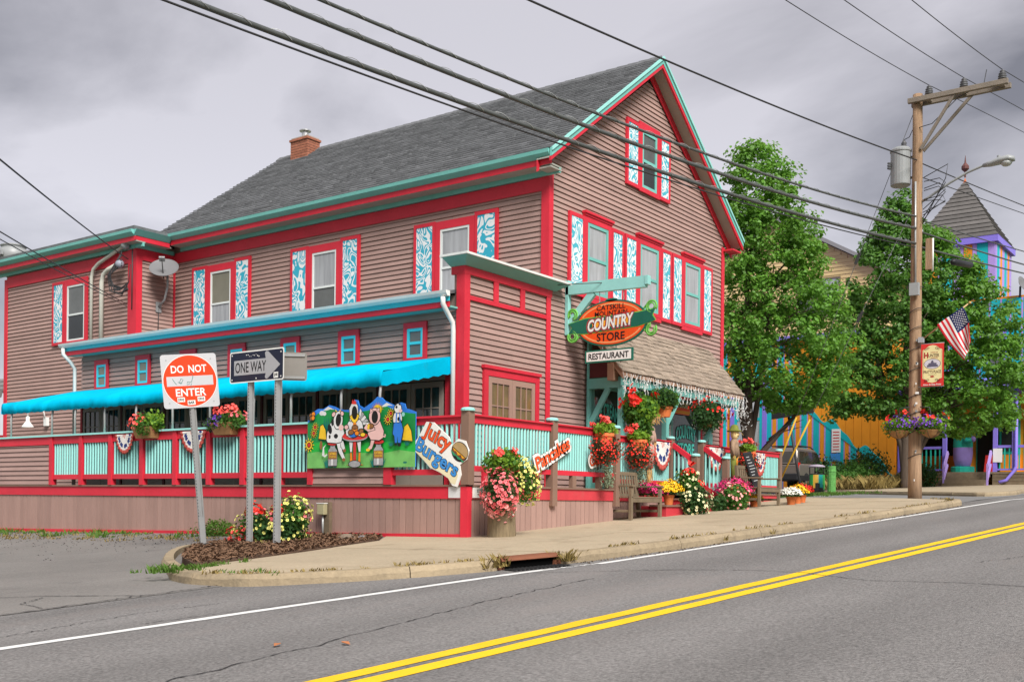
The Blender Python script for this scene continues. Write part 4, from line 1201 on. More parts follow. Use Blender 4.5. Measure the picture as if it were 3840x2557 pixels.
# closed panel behind the mural board
hw2 = dbox('half_wall', SID, DX - .01, 12.06, 1.277, DX + .05, 13.74, 2.15)
claps(FX(DX - .012, 0, 0), (-13.74, -12.06), 1.277, 2.15, hw2, expo=.12)
dbox('rail_post', RED, DX - .06, 11.88, 1.277, DX + .06, 12.05, 2.30)
rail_panel((DX, 11.88, 0), (DX, DY + .075, 0), 15, zt=2.33, zb=1.43, top=.10, bot=.09)
dbox('rail_cap', RED, DX - .075, DY + .08, 2.331, DX + .075, 12.1, 2.362)
# street side rails with brown posts and teal caps
def brown_post(x, y, zt, z0=1.277, s=.075):
    p = dbox('rail_post', BROWN, x - s, y - s, z0, x + s, y + s, zt)
    sub('post_cap', TEALL, p, lambda b: b.lathe((x, y, zt), [(s * 1.5, 0), (s * 1.55, .025), (s * 1.2, .05), (s * .2, .06)], 4 if False else 12))
    return p
for x in (DX, 15.26, DXE): brown_post(x, DY, 2.42, 1.277 if x < 13 else .95 if x > 15 else .95)
for a, c in ((DX + .078, 15.182), (15.338, DXE - .078)):
    rail_panel((a, DY, 0), (c, DY, 0), 25, zt=2.35, zb=1.49, top=.11, bot=.085)
    dbox('rail_cap', RED, a, DY - .075, 2.351, c, DY + .075, 2.375)
    for q in (.3, .75): dbox('rail_block', BROWN, a + (c - a) * q - .06, DY - .04, 1.277, a + (c - a) * q + .06, DY + .04, 1.489)
# setback rails either side of the steps
for x in (20.50, 22.0, 24.4, 26.5): brown_post(x, DY2, 2.40, s=.065)
for a, c, n in ((DXE + .02, 20.43, 34), (22.07, 24.33, 25), (24.47, 26.43, 20)):
    rail_panel((a, DY2, 0), (c, DY2, 0), n, zt=2.33, zb=1.40, top=.10, bot=.09)
    dbox('rail_cap', RED, a, DY2 - .07, 2.331, c, DY2 + .07, 2.352)
# end rail on the right and return by the bench
rail_panel((26.5, DY2 + .07, 0), (26.5, YF - .05, 0), 9, zt=2.33, zb=1.40, top=.10, bot=.09)
rail_panel((DXE, DY + .08, 0), (DXE, DY2, 0), 4, zt=2.33, zb=1.45, top=.10, bot=.09)
# stair rails
for x in (20.50, 22.0):
    brown_post(x, 10.20, 2.02, .85, s=.065)
    b = MB(); b.bar((x, DY2 - .06, 2.27), (x, 10.26, 1.94), .07, .10); r_ = b.build('stair_rail', RED, deck)
    b = MB(); b.bar((x, DY2 - .06, 1.42), (x, 10.26, 1.12), .06, .08); b.build('stair_rail', RED, deck)
    for i in range(5):
        y = 10.30 + i * .10; z = 1.12 + (y - 10.26) * .62
        b = MB(); b.lathe((x, y, z), [(.022, 0), (.022, .80)], 8); b.build('baluster', TEALL, r_)
# steps: red risers, brown treads
def step(x0, x1, y0, y1, zt, zb):
    s = dbox('step', REDW, x0, y0 + .03, zb, x1, y1, zt - .035)
    sub('tread', BROWN, s, lambda b: b.box(x0 - .03, y0, zt - .0345, x1 + .03, y1, zt))
step(18.75, 22.6, 9.93, 10.32, .985, .5)
step(20.35, 22.25, 10.32, 10.79, 1.125, .5)
dbox('step', REDW, 18.75, 10.33, .5, 20.30, 10.52, .96)

# ================================================================== AWNING
aw = thing('fabric_awning', 'long bright blue fabric awning with scalloped valance over the side deck', 'awning', (13.9, 18, 2.9))
V = []; F = []
n = 150; ya, yb = 12.14, 24.15
for i in range(n + 1):
    y = ya + (yb - ya) * i / n
    s = math.sin(y * 5.3) * .016 + math.sin(y * 2.1 + 1) * .03 + math.sin(y * 11.7) * .010 + math.sin(y * 19.1) * .006
    fold = .035 * math.exp(-((y - 12.4) / .22) ** 2)
    V += [(XP - .06, y, 3.60), (14.2, y, 3.475 - s * .4), (13.5, y, 3.30 - s * .9), (12.94, y, 3.145 + s * .3 + fold),
          (12.885 + s * .6, y, 3.06 + s * .3), (12.88 + s, y, 2.915 - .028 * abs(math.sin((y - ya) * PI / .28)) + s * .2)]
m_ = 6
F = [(i * m_ + j, i * m_ + j + 1, (i + 1) * m_ + j + 1, (i + 1) * m_ + j) for i in range(n) for j in range(m_ - 1)]
o = obj('canopy', V, F, AWN, aw, smooth=True)
so = o.modifiers.new('thick', 'SOLIDIFY'); so.thickness = .006
for ye in (ya, yb):
    b = MB(); N_ = 14; q = []
    for i in range(N_ + 1):
        t_ = i / N_; x = 12.90 + (XP - .06 - 12.90) * t_
        q.append((x, ye, 2.915 + .40 * t_ - .025 * abs(math.sin(t_ * 7 * PI / 1))))
    q += [(XP - .06, ye, 3.60), (12.92, ye, 3.14)]
    b.prism(q, (0, .008, 0)); b.build('side_flap', AWN, aw)
PIPE = mat('galvanised_pipe', (0.42, 0.43, 0.42), 0.4, 0.08, 4, metal=0.3, spec=0.5)
for y in (23.75, 22.05, 21.15, 20.05, 18.95, 17.75, 16.60, 15.35, 14.35, 13.1, 12.2):
    b = MB(); b.tube([(DX, y, 2.37), (DX, y, 2.78), (DX + .02, y, 2.92), (DX + .07, y, 3.03), (DX + .16, y, 3.13)], .024, 8); b.build('support_pipe', PIPE, aw, smooth=True)
b = MB(); b.tube([(12.97, ya + .02, 3.10), (12.97, yb - .02, 3.10)], .02, 6); b.build('front_bar', PIPE, aw)

# ================================================================== SIGNS ON THE STORE
# oval hanging sign on a teal bracket
XS = 18.08
t = thing('sign_bracket', 'teal timber sign bracket jutting from the store front', 'bracket', (XS, YF, 4.4))
sub('beam', TEALL, t, lambda b: b.bar((XS, YF - .02, 5.32), (XS, 10.08, 5.285), .11, .22))
sub('beam_end', TEALL, t, lambda b: b.bar((XS, 10.08, 5.31), (XS, 10.02, 5.31), .13, .17))
sub('wall_plate', TEALL, t, lambda b: b.box(XS - .055, YF - .085, 4.40, XS + .055, YF - .012, 5.50))
sub('brace', TEALL, t, lambda b: b.bar((XS, YF - .09, 4.62), (XS, 11.28, 5.20), .08, .15))
pipe('tie_rod', [(17.45, YF - .15, 5.30), (XS - .06, 11.05, 5.36)], .008, IRON, t)
fr = FX(XS - .02, 10.84, 4.55)
t = thing('oval_sign', 'orange oval store sign with a dark green ribbon band hanging from the bracket', 'sign', fp(fr, 0, -.45))
plate('rim', fr, ell(0, 0, .81, .455, 48), -.02, .02, DKG, t)
plate('board', fr, ell(0, 0, .775, .42, 48), .02, .026, OR, t)
PALEOR = mat('pale_orange_paint', (0.82, 0.33, 0.13), 0.4, 0.05)  # paler orange for the lines just inside the rim
for s in (1, -1):
    q = [(.70 * math.cos(a), s * .365 * math.sin(a)) for a in np.linspace(.42, PI - .42, 24)] + [(.735 * math.cos(a), s * .395 * math.sin(a)) for a in np.linspace(PI - .40, .40, 24)]
    plate('outline', fr, q, .026, .029, PALEOR, t)
rb_ = [(-.98, -.13), (-.9, -.02), (-.98, .06), (-.6, .13), (.6, .15), (.98, .19), (.92, .07), (.99, -.03), (.6, -.11), (-.6, -.16)]
plate('ribbon', fr, rb_, .03, .036, DKG, t)
plate('ribbon_edge', fr, [(x * 1.02, y * 1.12) for x, y in rb_], .026, .0295, LIMEG, t)
for sx in (-1, 1):
    for sy in (-1, 1):
        c_ = (sx * .90, sy * .22 + .02)
        for k_, r_ in enumerate((.11, .065)):
            q = MB(); q.tube([fp(fr, c_[0] + r_ * math.cos(a) * sx, c_[1] + r_ * math.sin(a) * sy, .02 + .006 * k_) for a in np.linspace(-.6, 4.6, 16)], .020 - .005 * k_, 6); q.build('scroll', LIMEG, t, smooth=True)
        b = MB(); b.tube([fp(fr, sx * .72, sy * .20 + .02, .0), fp(fr, sx * .84, sy * .32 + .02, .01), fp(fr, sx * .93, sy * .28 + .02, .02)], .018, 6); b.build('scroll', LIMEG, t)
plate('scroll', fr, ell(0, .455, .14, .035, 14), .0, .02, DKG, t)
text('lettering', 'CATSKILL', fr[:0] + FX(XS - .02, 10.84, 4.55 + .315), .66, .10, .031, LETD, t, bold=.012)
text('lettering', 'MOUNTAIN', FX(XS - .02, 10.84, 4.55 + .195), .74, .10, .031, LETD, t, bold=.012)
text('lettering', 'STORE', FX(XS - .02, 10.84, 4.55 - .265), .64, .16, .031, LETD, t, bold=.015)
fc = rotf(FX(XS - .02, 10.84, 4.55 + .01), .07)
text('lettering', 'COUNTRY', fc, 1.12, .30, .0385, RED, t, bold=.10, shear=.22)
text('lettering', 'COUNTRY', fc, 1.09, .27, .0400, LETD, t, bold=.065, shear=.22)
plate('amber_patch', fc, rect(-.42, -.07, .44, .06), .0372, .0380, AMBER, t)
text('lettering', 'COUNTRY', fc, 1.06, .245, .0415, SWHITE, t, bold=.035, shear=.22)
for x in (-.28, .27):
    z0_ = .40 if abs(x) < .3 else .3
    for k_ in range(5):
        p = fp(fr, x, .42 + k_ * .048, .0)
        b = MB(); b.tube([p + Vector((0, .012 * math.cos(a) * (1 if k_ % 2 else .2), .03 * math.sin(a))) + Vector((.012 * math.cos(a) * (.2 if k_ % 2 else 1), 0, 0)) for a in np.linspace(0, 2 * PI, 8)], .005, 5, False); b.build('chain_link', GREYM, t)
fr = FX(XS - .02, 10.89, 3.915)
t = thing('restaurant_sign', 'white sign board with black RESTAURANT lettering below the oval sign', 'sign', fp(fr, 0, -.1))
plate('frame', fr, rect(-.545, -.125, .545, .125), -.02, .02, DKG, t)
plate('board', fr, rect(-.51, -.095, .51, .095), .02, .024, SWHITE, t)
text('lettering', 'RESTAURANT', fr, .92, .125, .027, LETD, t, bold=.022)
for x in (-.15, .16): pipe('hanger', [fp(fr, x, .12, 0), fp(fr, x, .22, 0)], .010, GREYM, t)

# Juicy Burgers cut-out
SBLUE = mat('sign_blue', (0.05, 0.27, 0.66), 0.45, 0.12, 6)
SRED = mat('sign_red_orange', (0.76, 0.09, 0.02), 0.45, 0.12, 6)
fr = rotf(FX(DX - .07, 10.86, 1.80), -.50)
t = thing('burger_sign', 'cut-out Juicy Burgers sign with painted burger on the deck rail', 'sign', fp(fr, 0, -.4))
out_ = [(-.47, .02), (-.44, .30), (-.30, .36), (-.10, .33), (.10, .30), (.20, .20), (.27, .36), (.42, .40), (.55, .30), (.58, .16), (.50, .02), (.60, -.10), (.62, -.30), (.52, -.33), (.42, -.27), (.2, -.27), (-.02, -.30), (-.2, -.26), (-.42, -.22), (-.50, -.10)]
plate('board', fr, out_, 0, .018, SWHITE, t)
BEIGE = mat('cream_paint', (0.78, 0.70, 0.45), 0.5, 0.1)
plate('tint', fr, [(x * .9 + .01, -.25 + (y + .25) * .75) for x, y in out_ if y < .08] , .0182, .0195, BEIGE, t)
f1 = (fp(fr, -.11, .165), *fr[1:]); f2 = (fp(fr, .03, -.115), *fr[1:])
text('lettering', 'Juicy', f1, .62, .33, .0215, LETD, t, bold=.05)
text('lettering', 'Juicy', f1, .60, .31, .0235, SRED, t, bold=.025)
text('lettering', 'Burgers', f2, .98, .31, .0215, LETD, t, bold=.05)
text('lettering', 'Burgers', f2, .96, .29, .0235, SBLUE, t, bold=.025)
BUN = mat('bun_paint', (0.40, 0.27, 0.12), 0.5, 0.2, 12)
PATTY = mat('patty_paint', (0.16, 0.06, 0.03), 0.5, 0.3, 12)
LETT = mat('lettuce_paint', (0.03, 0.26, 0.12), 0.5, 0.3, 12)
bf = rotf((fp(fr, .40, .20), *fr[1:]), -.12)
plate('burger_outline', bf, ell(0, 0, .175, .150, 24), .019, .021, LETD, t)
plate('bun', bf, [(math.cos(a) * .165, .01 + math.sin(a) * .125) for a in np.linspace(-.15, PI + .15, 20)], .021, .024, BUN, t)
plate('patty', bf, rrect(-.155, -.075, .155, -.025, .02), .021, .0245, PATTY, t)
plate('cheese', bf, [(-.15, -.02), (.15, -.02), (.10, -.055), (.05, -.025), (0, -.065), (-.06, -.03), (-.1, -.05)], .0246, .0262, AMBER, t)
plate('lettuce', bf, [(-.16, -.075), (.16, -.075), (.14, -.105), (.09, -.09), (.04, -.115), (-.02, -.095), (-.07, -.115), (-.12, -.095)], .021, .025, LETT, t)
# Pancakes and Cappuccino strips
def strip_sign(name, word, fr, w, h, label):
    t = thing(name, label, 'sign', fp(fr, 0, -h))
    text('board', word, fr, w + .10, h + .12, .004, LETD, t, bold=.15)
    q = text('board', word, fr, w + .085, h + .105, .006, SWHITE, t, bold=.14)
    plate('backing', fr, rrect(-w / 2 - .02, -h * .38, w / 2 + .02, h * .30, .05), .0, .0035, SWHITE, t)
    text('lettering', word, fr, w, h, .010, LETD, t, bold=.04)
    text('lettering', word, fr, w * .985, h * .96, .012, SRED, t, bold=.02)
strip_sign('pancakes_sign', 'Pancakes', rotf(FY(15.16, DY - .085, 1.86), .40), 1.10, .24, 'tilted white strip sign with orange Pancakes lettering on the front rail')
strip_sign('cappuccino_sign', 'Cappuccino', rotf(FY(16.82, DY - .085, 1.86), .30), .98, .24, 'white strip sign with orange lettering half hidden behind hanging red flowers')
# notices on the fascia
t = thing('blank_notice', 'blank cream notice board on the red fascia near the deck corner', 'notice', (DX, 10.55, 1.06))
sub('board', PAPER, t, lambda b: b.box(DX - .034, 10.40, 1.07, DX - .022, 10.68, 1.245)); sub('screw', GREYM, t, lambda b: b.lathe((DX - .034, 10.54, 1.235), [(.006, 0), (.006, .004)], 6, (-1, 0, 0)))
t = thing('alarm_notice', 'small white alarm notice on the front fascia beside the log planter', 'notice', (13.2, DY, 1.07))
sub('board', SWHITE, t, lambda b: b.box(13.03, DY - .034, 1.075, 13.42, DY - .022, 1.265))
text('lettering', 'SCOOTER', FY(13.26, DY - .034, 1.185), .26, .05, .003, LETD, t, bold=.02); text('lettering', 'ALARMED', FY(13.24, DY - .034, 1.13), .20, .028, .003, LETD, t, bold=.02)
# ================================================================== MURAL BOARD (photo board with face holes)
fr = FX(DX - .075, 12.57, 2.04)
t = thing('photo_board', 'painted farm photo board with three dark face holes on the deck rail', 'photo board', fp(fr, 0, -.5))
W2 = 1.245
MBLUE = mat('mural_blue', (0.03, 0.19, 0.66), 0.5, 0.15, 5)
MGRN = mat('mural_green', (0.012, 0.27, 0.06), 0.5, 0.3, 4)
MGR2 = mat('mural_light_green', (0.17, 0.47, 0.12), 0.5, 0.3, 4)
MGR3 = mat('mural_mid_green', (0.02, 0.40, 0.05), 0.5, 0.3, 4)
MTEAL = mat('mural_teal_grass', (0.008, 0.17, 0.13), 0.5, 0.3, 6)
MPINK = mat('mural_pink', (0.80, 0.50, 0.46), 0.5, 0.12, 6)
MGREY = mat('mural_grey', (0.36, 0.36, 0.36), 0.5, 0.4, 9)
MWHT = mat('mural_white', (0.72, 0.72, 0.70), 0.5, 0.18, 8)
MRED = mat('mural_red', (0.62, 0.035, 0.03), 0.5, 0.12, 6)
MYEL = mat('mural_yellow', (0.86, 0.55, 0.03), 0.5, 0.2, 8)
MORG = mat('mural_orange', (0.82, 0.25, 0.015), 0.5, 0.15, 8)
MBRN = mat('mural_brown', (0.28, 0.12, 0.04), 0.5, 0.3, 9)
MBK = LETD
HOLESHADE = mat('hole_shade_paint', (0.014, 0.014, 0.012), 0.9, 0.1)  # dark discs paint the shade of the face holes; nothing is cut
# layout in unit coordinates taken across the board: u 0..1 left to right, v 0..1 bottom to top (1 = top of the sky line)
BW, BH = 2.49, 1.18
def uvp(u, v): return (-W2 + u * BW, -.48 + v * BH)
LAY = [0]
OUTL = {'churn', 'stool_seat', 'cow_leg', 'cow_body', 'cow_head', 'cow_ear', 'hen_body', 'hen_neck', 'hen_legs', 'hen_foot', 'beak', 'tail_feather', 'pig_leg', 'pig_body', 'pig_arm', 'pig_head', 'pig_ear', 'table_leg', 'table_foot', 'table_rim', 'food', 'horse_body', 'horse_head', 'dungarees', 'flower_heart', 'haystack', 'burger', 'butterfly_wing'}
def art(name, pts, m, parent=t, dz=None):
    if name in OUTL:
        n = len(pts); cu = sum(p[0] for p in pts) / n; cv = sum(p[1] for p in pts) / n
        LAY[0] += 1; z0 = .0185 + LAY[0] * .00022; q = []
        for p in pts:
            d = math.hypot((p[0] - cu) * BW, (p[1] - cv) * BH) + 1e-6; k = 1 + .014 / d; q.append((cu + (p[0] - cu) * k, cv + (p[1] - cv) * k))
        plate(name + '_outline', fr, [uvp(*p) for p in q], z0, z0 + .0006, MBK, parent)
    LAY[0] += 1
    z0 = .0185 + LAY[0] * .00022
    return plate(name, fr, [uvp(*p) for p in pts], z0, z0 + .0006, m, parent)
def el(u, v, ru, rv, n=20, rot=0): return [(u + ru * math.cos(a) * math.cos(rot) - rv * math.sin(a) * math.sin(rot) * BH / BW, v + (ru * math.cos(a) * math.sin(rot) * BW / BH + rv * math.sin(a) * math.cos(rot))) for a in np.linspace(0, 2 * PI, n, endpoint=False)]
top = [(0, .70), (.03, .72), (.05, .82), (.10, .865), (.155, .86), (.21, .91), (.26, .885), (.30, .85), (.36, .825), (.415, .83), (.43, .90), (.455, .965), (.48, .955), (.495, .88), (.54, .84), (.60, .90), (.625, .93), (.66, .985), (.70, .97), (.73, .92), (.78, .88), (.825, .84), (.835, .875), (.87, .885), (.905, .865), (.915, .80), (.96, .775), (1, .745)]
plate('board', fr, [uvp(u, v) for u, v in [(0, 0), (1, 0)] + top[::-1]], 0, .018, MBLUE, t)
art('hills', [(0, .0), (1, 0), (1, .72), (.91, .745), (.80, .80), (.72, .87), (.66, .83), (.57, .80), (.45, .78), (.37, .80), (.29, .82), (.23, .86), (.17, .83), (.10, .80), (.05, .73), (0, .66)], MGRN)
for u, v in ((.20, .855), (.745, .86)): art('snow_cap', [(u - .05, v - .02), (u, v + .035), (u + .06, v - .015), (u + .02, v - .005), (u - .01, v - .02)], MWHT)
art('meadow', [(0, 0), (1, 0), (1, .35), (.9, .38), (.7, .34), (.5, .36), (.3, .33), (.12, .38), (0, .35)], MGR3)
art('meadow', [(0, 0), (1, 0), (1, .20), (.86, .235), (.7, .19), (.5, .21), (.25, .20), (.1, .24), (0, .22)], MGR2)
art('cloud', el(.14, .80, .025, .035), MWHT); art('cloud', el(.165, .79, .018, .03), MWHT)
for u in (.165, .185, .205): art('fir_tree', [(u - .022, .42), (u + .022, .42), (u, .74)], MTEAL)
# sun
for k in range(12):
    a = PI * (k + .3) / 11.5; art('sun_ray', [(.665 + .03 * math.cos(a - .1), .80 + .05 * math.sin(a - .1)), (.665 + .03 * math.cos(a + .1), .80 + .05 * math.sin(a + .1)), (.665 + .062 * math.cos(a), .80 + .115 * math.sin(a))], MORG)
art('sun', el(.665, .80, .037, .075), MYEL)
# sunflowers and hay
def sunfl(u, v, r):
    for k in range(11):
        a = 2 * PI * k / 11
        art('petal', [(u + r * .45 * math.cos(a - .35), v + 2.1 * r * .45 * math.sin(a - .35)), (u + r * math.cos(a), v + 2.1 * r * math.sin(a)), (u + r * .45 * math.cos(a + .35), v + 2.1 * r * .45 * math.sin(a + .35))], MYEL)
    art('flower_heart', el(u, v, r * .55, r * 1.15, 12), MYEL); art('flower_heart', el(u, v, r * .26, r * .55, 10), MRED)
for u, v, r in ((.078, .60, .036), (.065, .51, .036), (.02, .34, .055), (.79, .74, .038), (.765, .66, .040)): sunfl(u, v, r)
for u, v, s in ((.155, .53, 1), (.935, .47, 1.15)):
    art('haystack', [(u - .035 * s, v - .10), (u + .04 * s, v - .12), (u + .03 * s, v + .02), (u + .005, v + .10 * s), (u - .02 * s, v + .08)], MYEL)
for k, (u, v) in enumerate(((.04, .77), (.065, .79), (.045, .73), (.062, .735))): art('butterfly_wing', el(u, v, .016, .032, 10, .5), MORG if k % 2 else MBRN)
# teal grass tufts
for u in (.20, .235, .28, .64, .675, .72):
    for k in range(5):
        a = -.8 + .4 * k; art('grass_blade', [(u - .008, .005), (u + .012, .005), (u + .05 * math.sin(a), .06 + .10 * math.cos(a))], MTEAL)
for u in (.80, .87, .94):
    for k in range(4):
        a = -.8 + .5 * k; art('grass_blade', [(u - .01, .29), (u + .01, .29), (u + .045 * math.sin(a), .31 + .06 * math.cos(a))], MTEAL)
# milk churn stools
for u in (.262, .690):
    art('churn', [(u - .042, .03), (u + .042, .03), (u + .042, .25), (u + .022, .29), (u + .022, .33), (u - .022, .33), (u - .022, .29), (u - .042, .25)], MGREY)
    art('churn_shine', [(u - .012, .04), (u + .004, .04), (u + .004, .13), (u - .012, .13)], MWHT)
    art('churn_label', rect(u - .040, .125, u + .040, .235), MBRN)
    f_ = (fp(fr, *uvp(u, .205)), *fr[1:]); text('lettering', 'CATSKILL', f_, .19, .045, .0185 + LAY[0] * .00022 + .0009, MYEL, t, bold=.02)
    f_ = (fp(fr, *uvp(u, .16)), *fr[1:]); text('lettering', 'MOUNTAIN', f_, .17, .035, .0185 + LAY[0] * .00022 + .0009, MYEL, t, bold=.01)
    LAY[0] += 5
    art('stool_seat', el(u, .355, .048, .03), MRED)
# spotted cow
art('cow_tail', [(.20, .34), (.17, .30), (.16, .18), (.19, .155), (.215, .19), (.205, .20), (.185, .18), (.18, .29)], MWHT); art('tail_tuft', el(.150, .33, .014, .065, 12), MBRN)
art('cow_leg', [(.30, .36), (.34, .36), (.355, .24), (.385, .13), (.365, .11), (.325, .22)], MWHT); art('cow_leg', [(.33, .40), (.365, .38), (.385, .26), (.37, .24), (.345, .30)], MWHT)
art('hoof', el(.372, .115, .016, .025, 10), MBRN); art('hoof', el(.378, .245, .014, .025, 10), MBRN)
art('cow_body', [(.205, .40), (.215, .37), (.30, .355), (.345, .37), (.36, .44), (.375, .50), (.35, .60), (.335, .66), (.27, .70), (.235, .62), (.21, .50)], MWHT)
for q in (el(.235, .56, .020, .075, 12, .3), el(.295, .455, .020, .035, 10), el(.235, .45, .010, .03, 10), el(.26, .65, .012, .05, 10)): art('cow_spot', q, MBK)
art('cow_head', el(.315, .68, .042, .125, 18, -.1), MWHT); art('cow_ear', el(.272, .77, .018, .030, 10, .6), MPINK); art('cow_ear', el(.352, .775, .016, .030, 10, -.6), MPINK)
art('cow_horn', [(.295, .80), (.285, .845), (.305, .81)], MYEL); art('cow_horn', [(.335, .80), (.342, .84), (.322, .81)], MYEL)
art('muzzle', el(.345, .575, .024, .04, 12), MPINK)
art('hole_shade', el(.318, .685, .026, .092, 18, -.1), HOLESHADE)
# speckled hen
for k in range(5): art('tail_feather', [(.50, .62), (.52, .60), (.535 + .022 * k, .80 - .05 * k), (.522 + .02 * k, .83 - .05 * k)], MWHT if k % 2 == 0 else MGREY)
art('hen_body', el(.475, .56, .075, .14), MWHT); art('hen_legs', [(.435, .22), (.45, .22), (.46, .44), (.42, .44)], MWHT); art('hen_legs', [(.53, .22), (.515, .22), (.49, .44), (.535, .44)], MWHT)
art('hen_foot', [(.40, .035), (.435, .05), (.435, .21), (.45, .21), (.46, .06), (.47, .035)], MORG); art('hen_foot', [(.56, .035), (.53, .05), (.53, .21), (.515, .21), (.51, .06), (.49, .035)], MORG)
art('hen_neck', [(.43, .66), (.425, .84), (.45, .92), (.475, .93), (.50, .87), (.51, .68)], MWHT); art('comb', [(.445, .90), (.45, .965), (.46, .93), (.468, .97), (.475, .93), (.485, .95), (.485, .89)], MRED)
art('beak', [(.428, .72), (.45, .66), (.475, .62), (.50, .67), (.515, .73), (.495, .76), (.45, .75)], MYEL); art('wattle', el(.475, .60, .018, .04, 12), MORG)
art('hole_shade', el(.472, .775, .026, .098, 18, .05), HOLESHADE)
# pig
art('pig_leg', [(.63, .40), (.66, .38), (.635, .26), (.605, .24), (.60, .27), (.62, .31)], MPINK); art('pig_foot', el(.60, .245, .018, .022, 10), MYEL)
art('pig_body', [(.60, .46), (.625, .39), (.70, .375), (.735, .41), (.74, .50), (.715, .60), (.70, .66), (.62, .66), (.60, .56)], MPINK)
art('pig_arm', [(.56, .55), (.60, .50), (.66, .52), (.655, .56), (.60, .57), (.585, .61)], MPINK); art('pig_curl', [(.735, .42), (.755, .41), (.76, .45), (.748, .46), (.75, .43), (.737, .435)], MPINK)
art('pig_head', el(.658, .71, .050, .115, 18), MPINK); art('pig_ear', [(.615, .76), (.62, .82), (.645, .79)], MPINK); art('pig_ear', [(.70, .77), (.70, .825), (.675, .80)], MPINK)
art('hole_shade', el(.660, .70, .029, .090, 18), HOLESHADE)
art('burger', el(.625, .575, .026, .032, 12), MBRN); art('fries', [(.59, .54), (.61, .53), (.615, .60), (.60, .61)], MYEL)
# table with food
art('table_leg', rect(.466, .06, .492, .42), MRED); art('table_foot', el(.479, .05, .055, .045, 16), MGREY)
art('table_rim', el(.479, .43, .118, .060, 22), MGREY); art('table_top', el(.479, .445, .118, .058, 22), MRED)
for u, v, ru, rv, m in ((.46, .455, .045, .035, MWHT), (.465, .46, .035, .03, MBLUE), (.41, .52, .014, .07, MWHT), (.40, .575, .018, .03, MPINK), (.48, .545, .026, .04, MORG), (.48, .57, .026, .025, MBRN), (.525, .49, .014, .045, MWHT), (.54, .50, .02, .04, MBRN), (.555, .46, .022, .025, MYEL), (.50, .485, .018, .03, MORG), (.445, .50, .025, .03, MBRN)):
    art('food', el(u, v, ru, rv, 12), m)
# horse in dungarees
art('horse_body', el(.865, .66, .038, .10), MWHT); art('horse_head', el(.867, .80, .030, .062, 14), MWHT); art('horse_muzzle', el(.89, .765, .016, .025, 10), MPINK)
for q in (el(.855, .82, .010, .02, 8), el(.875, .655, .012, .03, 8), el(.89, .60, .012, .05, 8)): art('horse_spot', q, MBK)
art('horse_ear', [(.845, .84), (.845, .885), (.86, .85)], MBK); art('horse_ear', [(.885, .84), (.888, .88), (.872, .85)], MBK)
art('dungarees', [(.83, .52), (.835, .60), (.90, .60), (.915, .50), (.905, .42), (.895, .33), (.872, .33), (.868, .42), (.862, .33), (.845, .33), (.84, .42), (.825, .46)], MBLUE)
art('strap', [(.848, .60), (.858, .60), (.862, .74), (.852, .74)], MBLUE); art('strap', [(.885, .60), (.893, .60), (.888, .74), (.880, .74)], MBLUE)
art('hoof', el(.853, .31, .012, .022, 8), MBK); art('hoof', el(.885, .30, .014, .022, 8), MBK); art('ice_cream', el(.915, .715, .014, .03, 10), TEALL)
art('signature', el(.935, .06, .018, .014, 10), MTEAL)
# ================================================================== ROAD SIGNS
SRD = mat('sign_face_red', (0.74, 0.045, 0.006), 0.4, 0.06, 3)
SWT = mat('sign_face_white', (0.47, 0.47, 0.48), 0.4, 0.06, 3)
SNV = mat('sign_face_navy', (0.011, 0.015, 0.034), 0.4, 0.15, 3)
SGY = mat('sign_arrow_grey', (0.40, 0.40, 0.41), 0.4, 0.06, 3)
ALU = mat('sign_back_aluminium', (0.26, 0.24, 0.215), 0.45, 0.1, 4, metal=0.3)
TAGG = mat('green_marker_scribble', (0.02, 0.20, 0.17), 0.6)
def upost(name, p, q, parent, w=.055, holes=True):
    """perforated U-channel post"""
    p = Vector(p); q = Vector(q); d = (q - p).normalized(); r = CAMR.copy(); n = -CAMF
    b = MB()
    b.bar(p, q, w, .006, n)
    for s in (-1, 1):
        o_ = r * (s * w / 2) - n * .014
        b.bar(p + o_, q + o_, .008, .03, n); o2 = r * (s * (w / 2 + .012)) - n * .028; b.bar(p + o2, q + o2, .026, .005, n)
    o = b.build(name, GALV, parent)
    if holes:
        L = (q - p).length; k = int(L / .05)
        hb = MB()
        for i in range(k):
            c = p + d * (i + .5) * .05 + n * .0042 - r * (w * .5)
            hb.bar(c - d * .007, c + d * .007, .012, .002, n)
        h_ = hb.build('punched_holes', IRON, o); h_['kind'] = 'stuff'
    return o
tilt = .095
nrm_ = Vector((-.627, -.835, 0)).normalized(); rr_ = Vector((0, 0, 1)).cross(nrm_).normalized()
fr = rotf((Vector((10.345, 13.775, 2.835)), rr_, Vector((0, 0, 1)), nrm_), tilt)
t = thing('do_not_enter_sign', 'red and white DO NOT ENTER sign on a leaning steel post', 'road sign', (10.53, 13.65, .28))
S_ = .415
plate('plate', fr, rrect(-S_, -S_, S_, S_, .045), 0, .004, SWT, t)
plate('disc', fr, ell(0, 0, .395, .395, 48), .0045, .006, SRD, t)
plate('disc_edge', fr, ell(0, 0, .402, .402, 48), .0041, .0044, SWHITE, t)
plate('bar', fr, rect(-.345, -.075, .345, .075), .0065, .008, SWT, t)
f_ = (fp(fr, -.175, .185), *fr[1:]); text('lettering', 'DO', f_, .19, .118, .009, SWHITE, t, bold=.02)
f_ = (fp(fr, .125, .185), *fr[1:]); text('lettering', 'NOT', f_, .27, .118, .009, SWHITE, t, bold=.02)
f_ = (fp(fr, .0, -.175), *fr[1:]); text('lettering', 'ENTER', f_, .45, .118, .009, SWHITE, t, bold=.02)
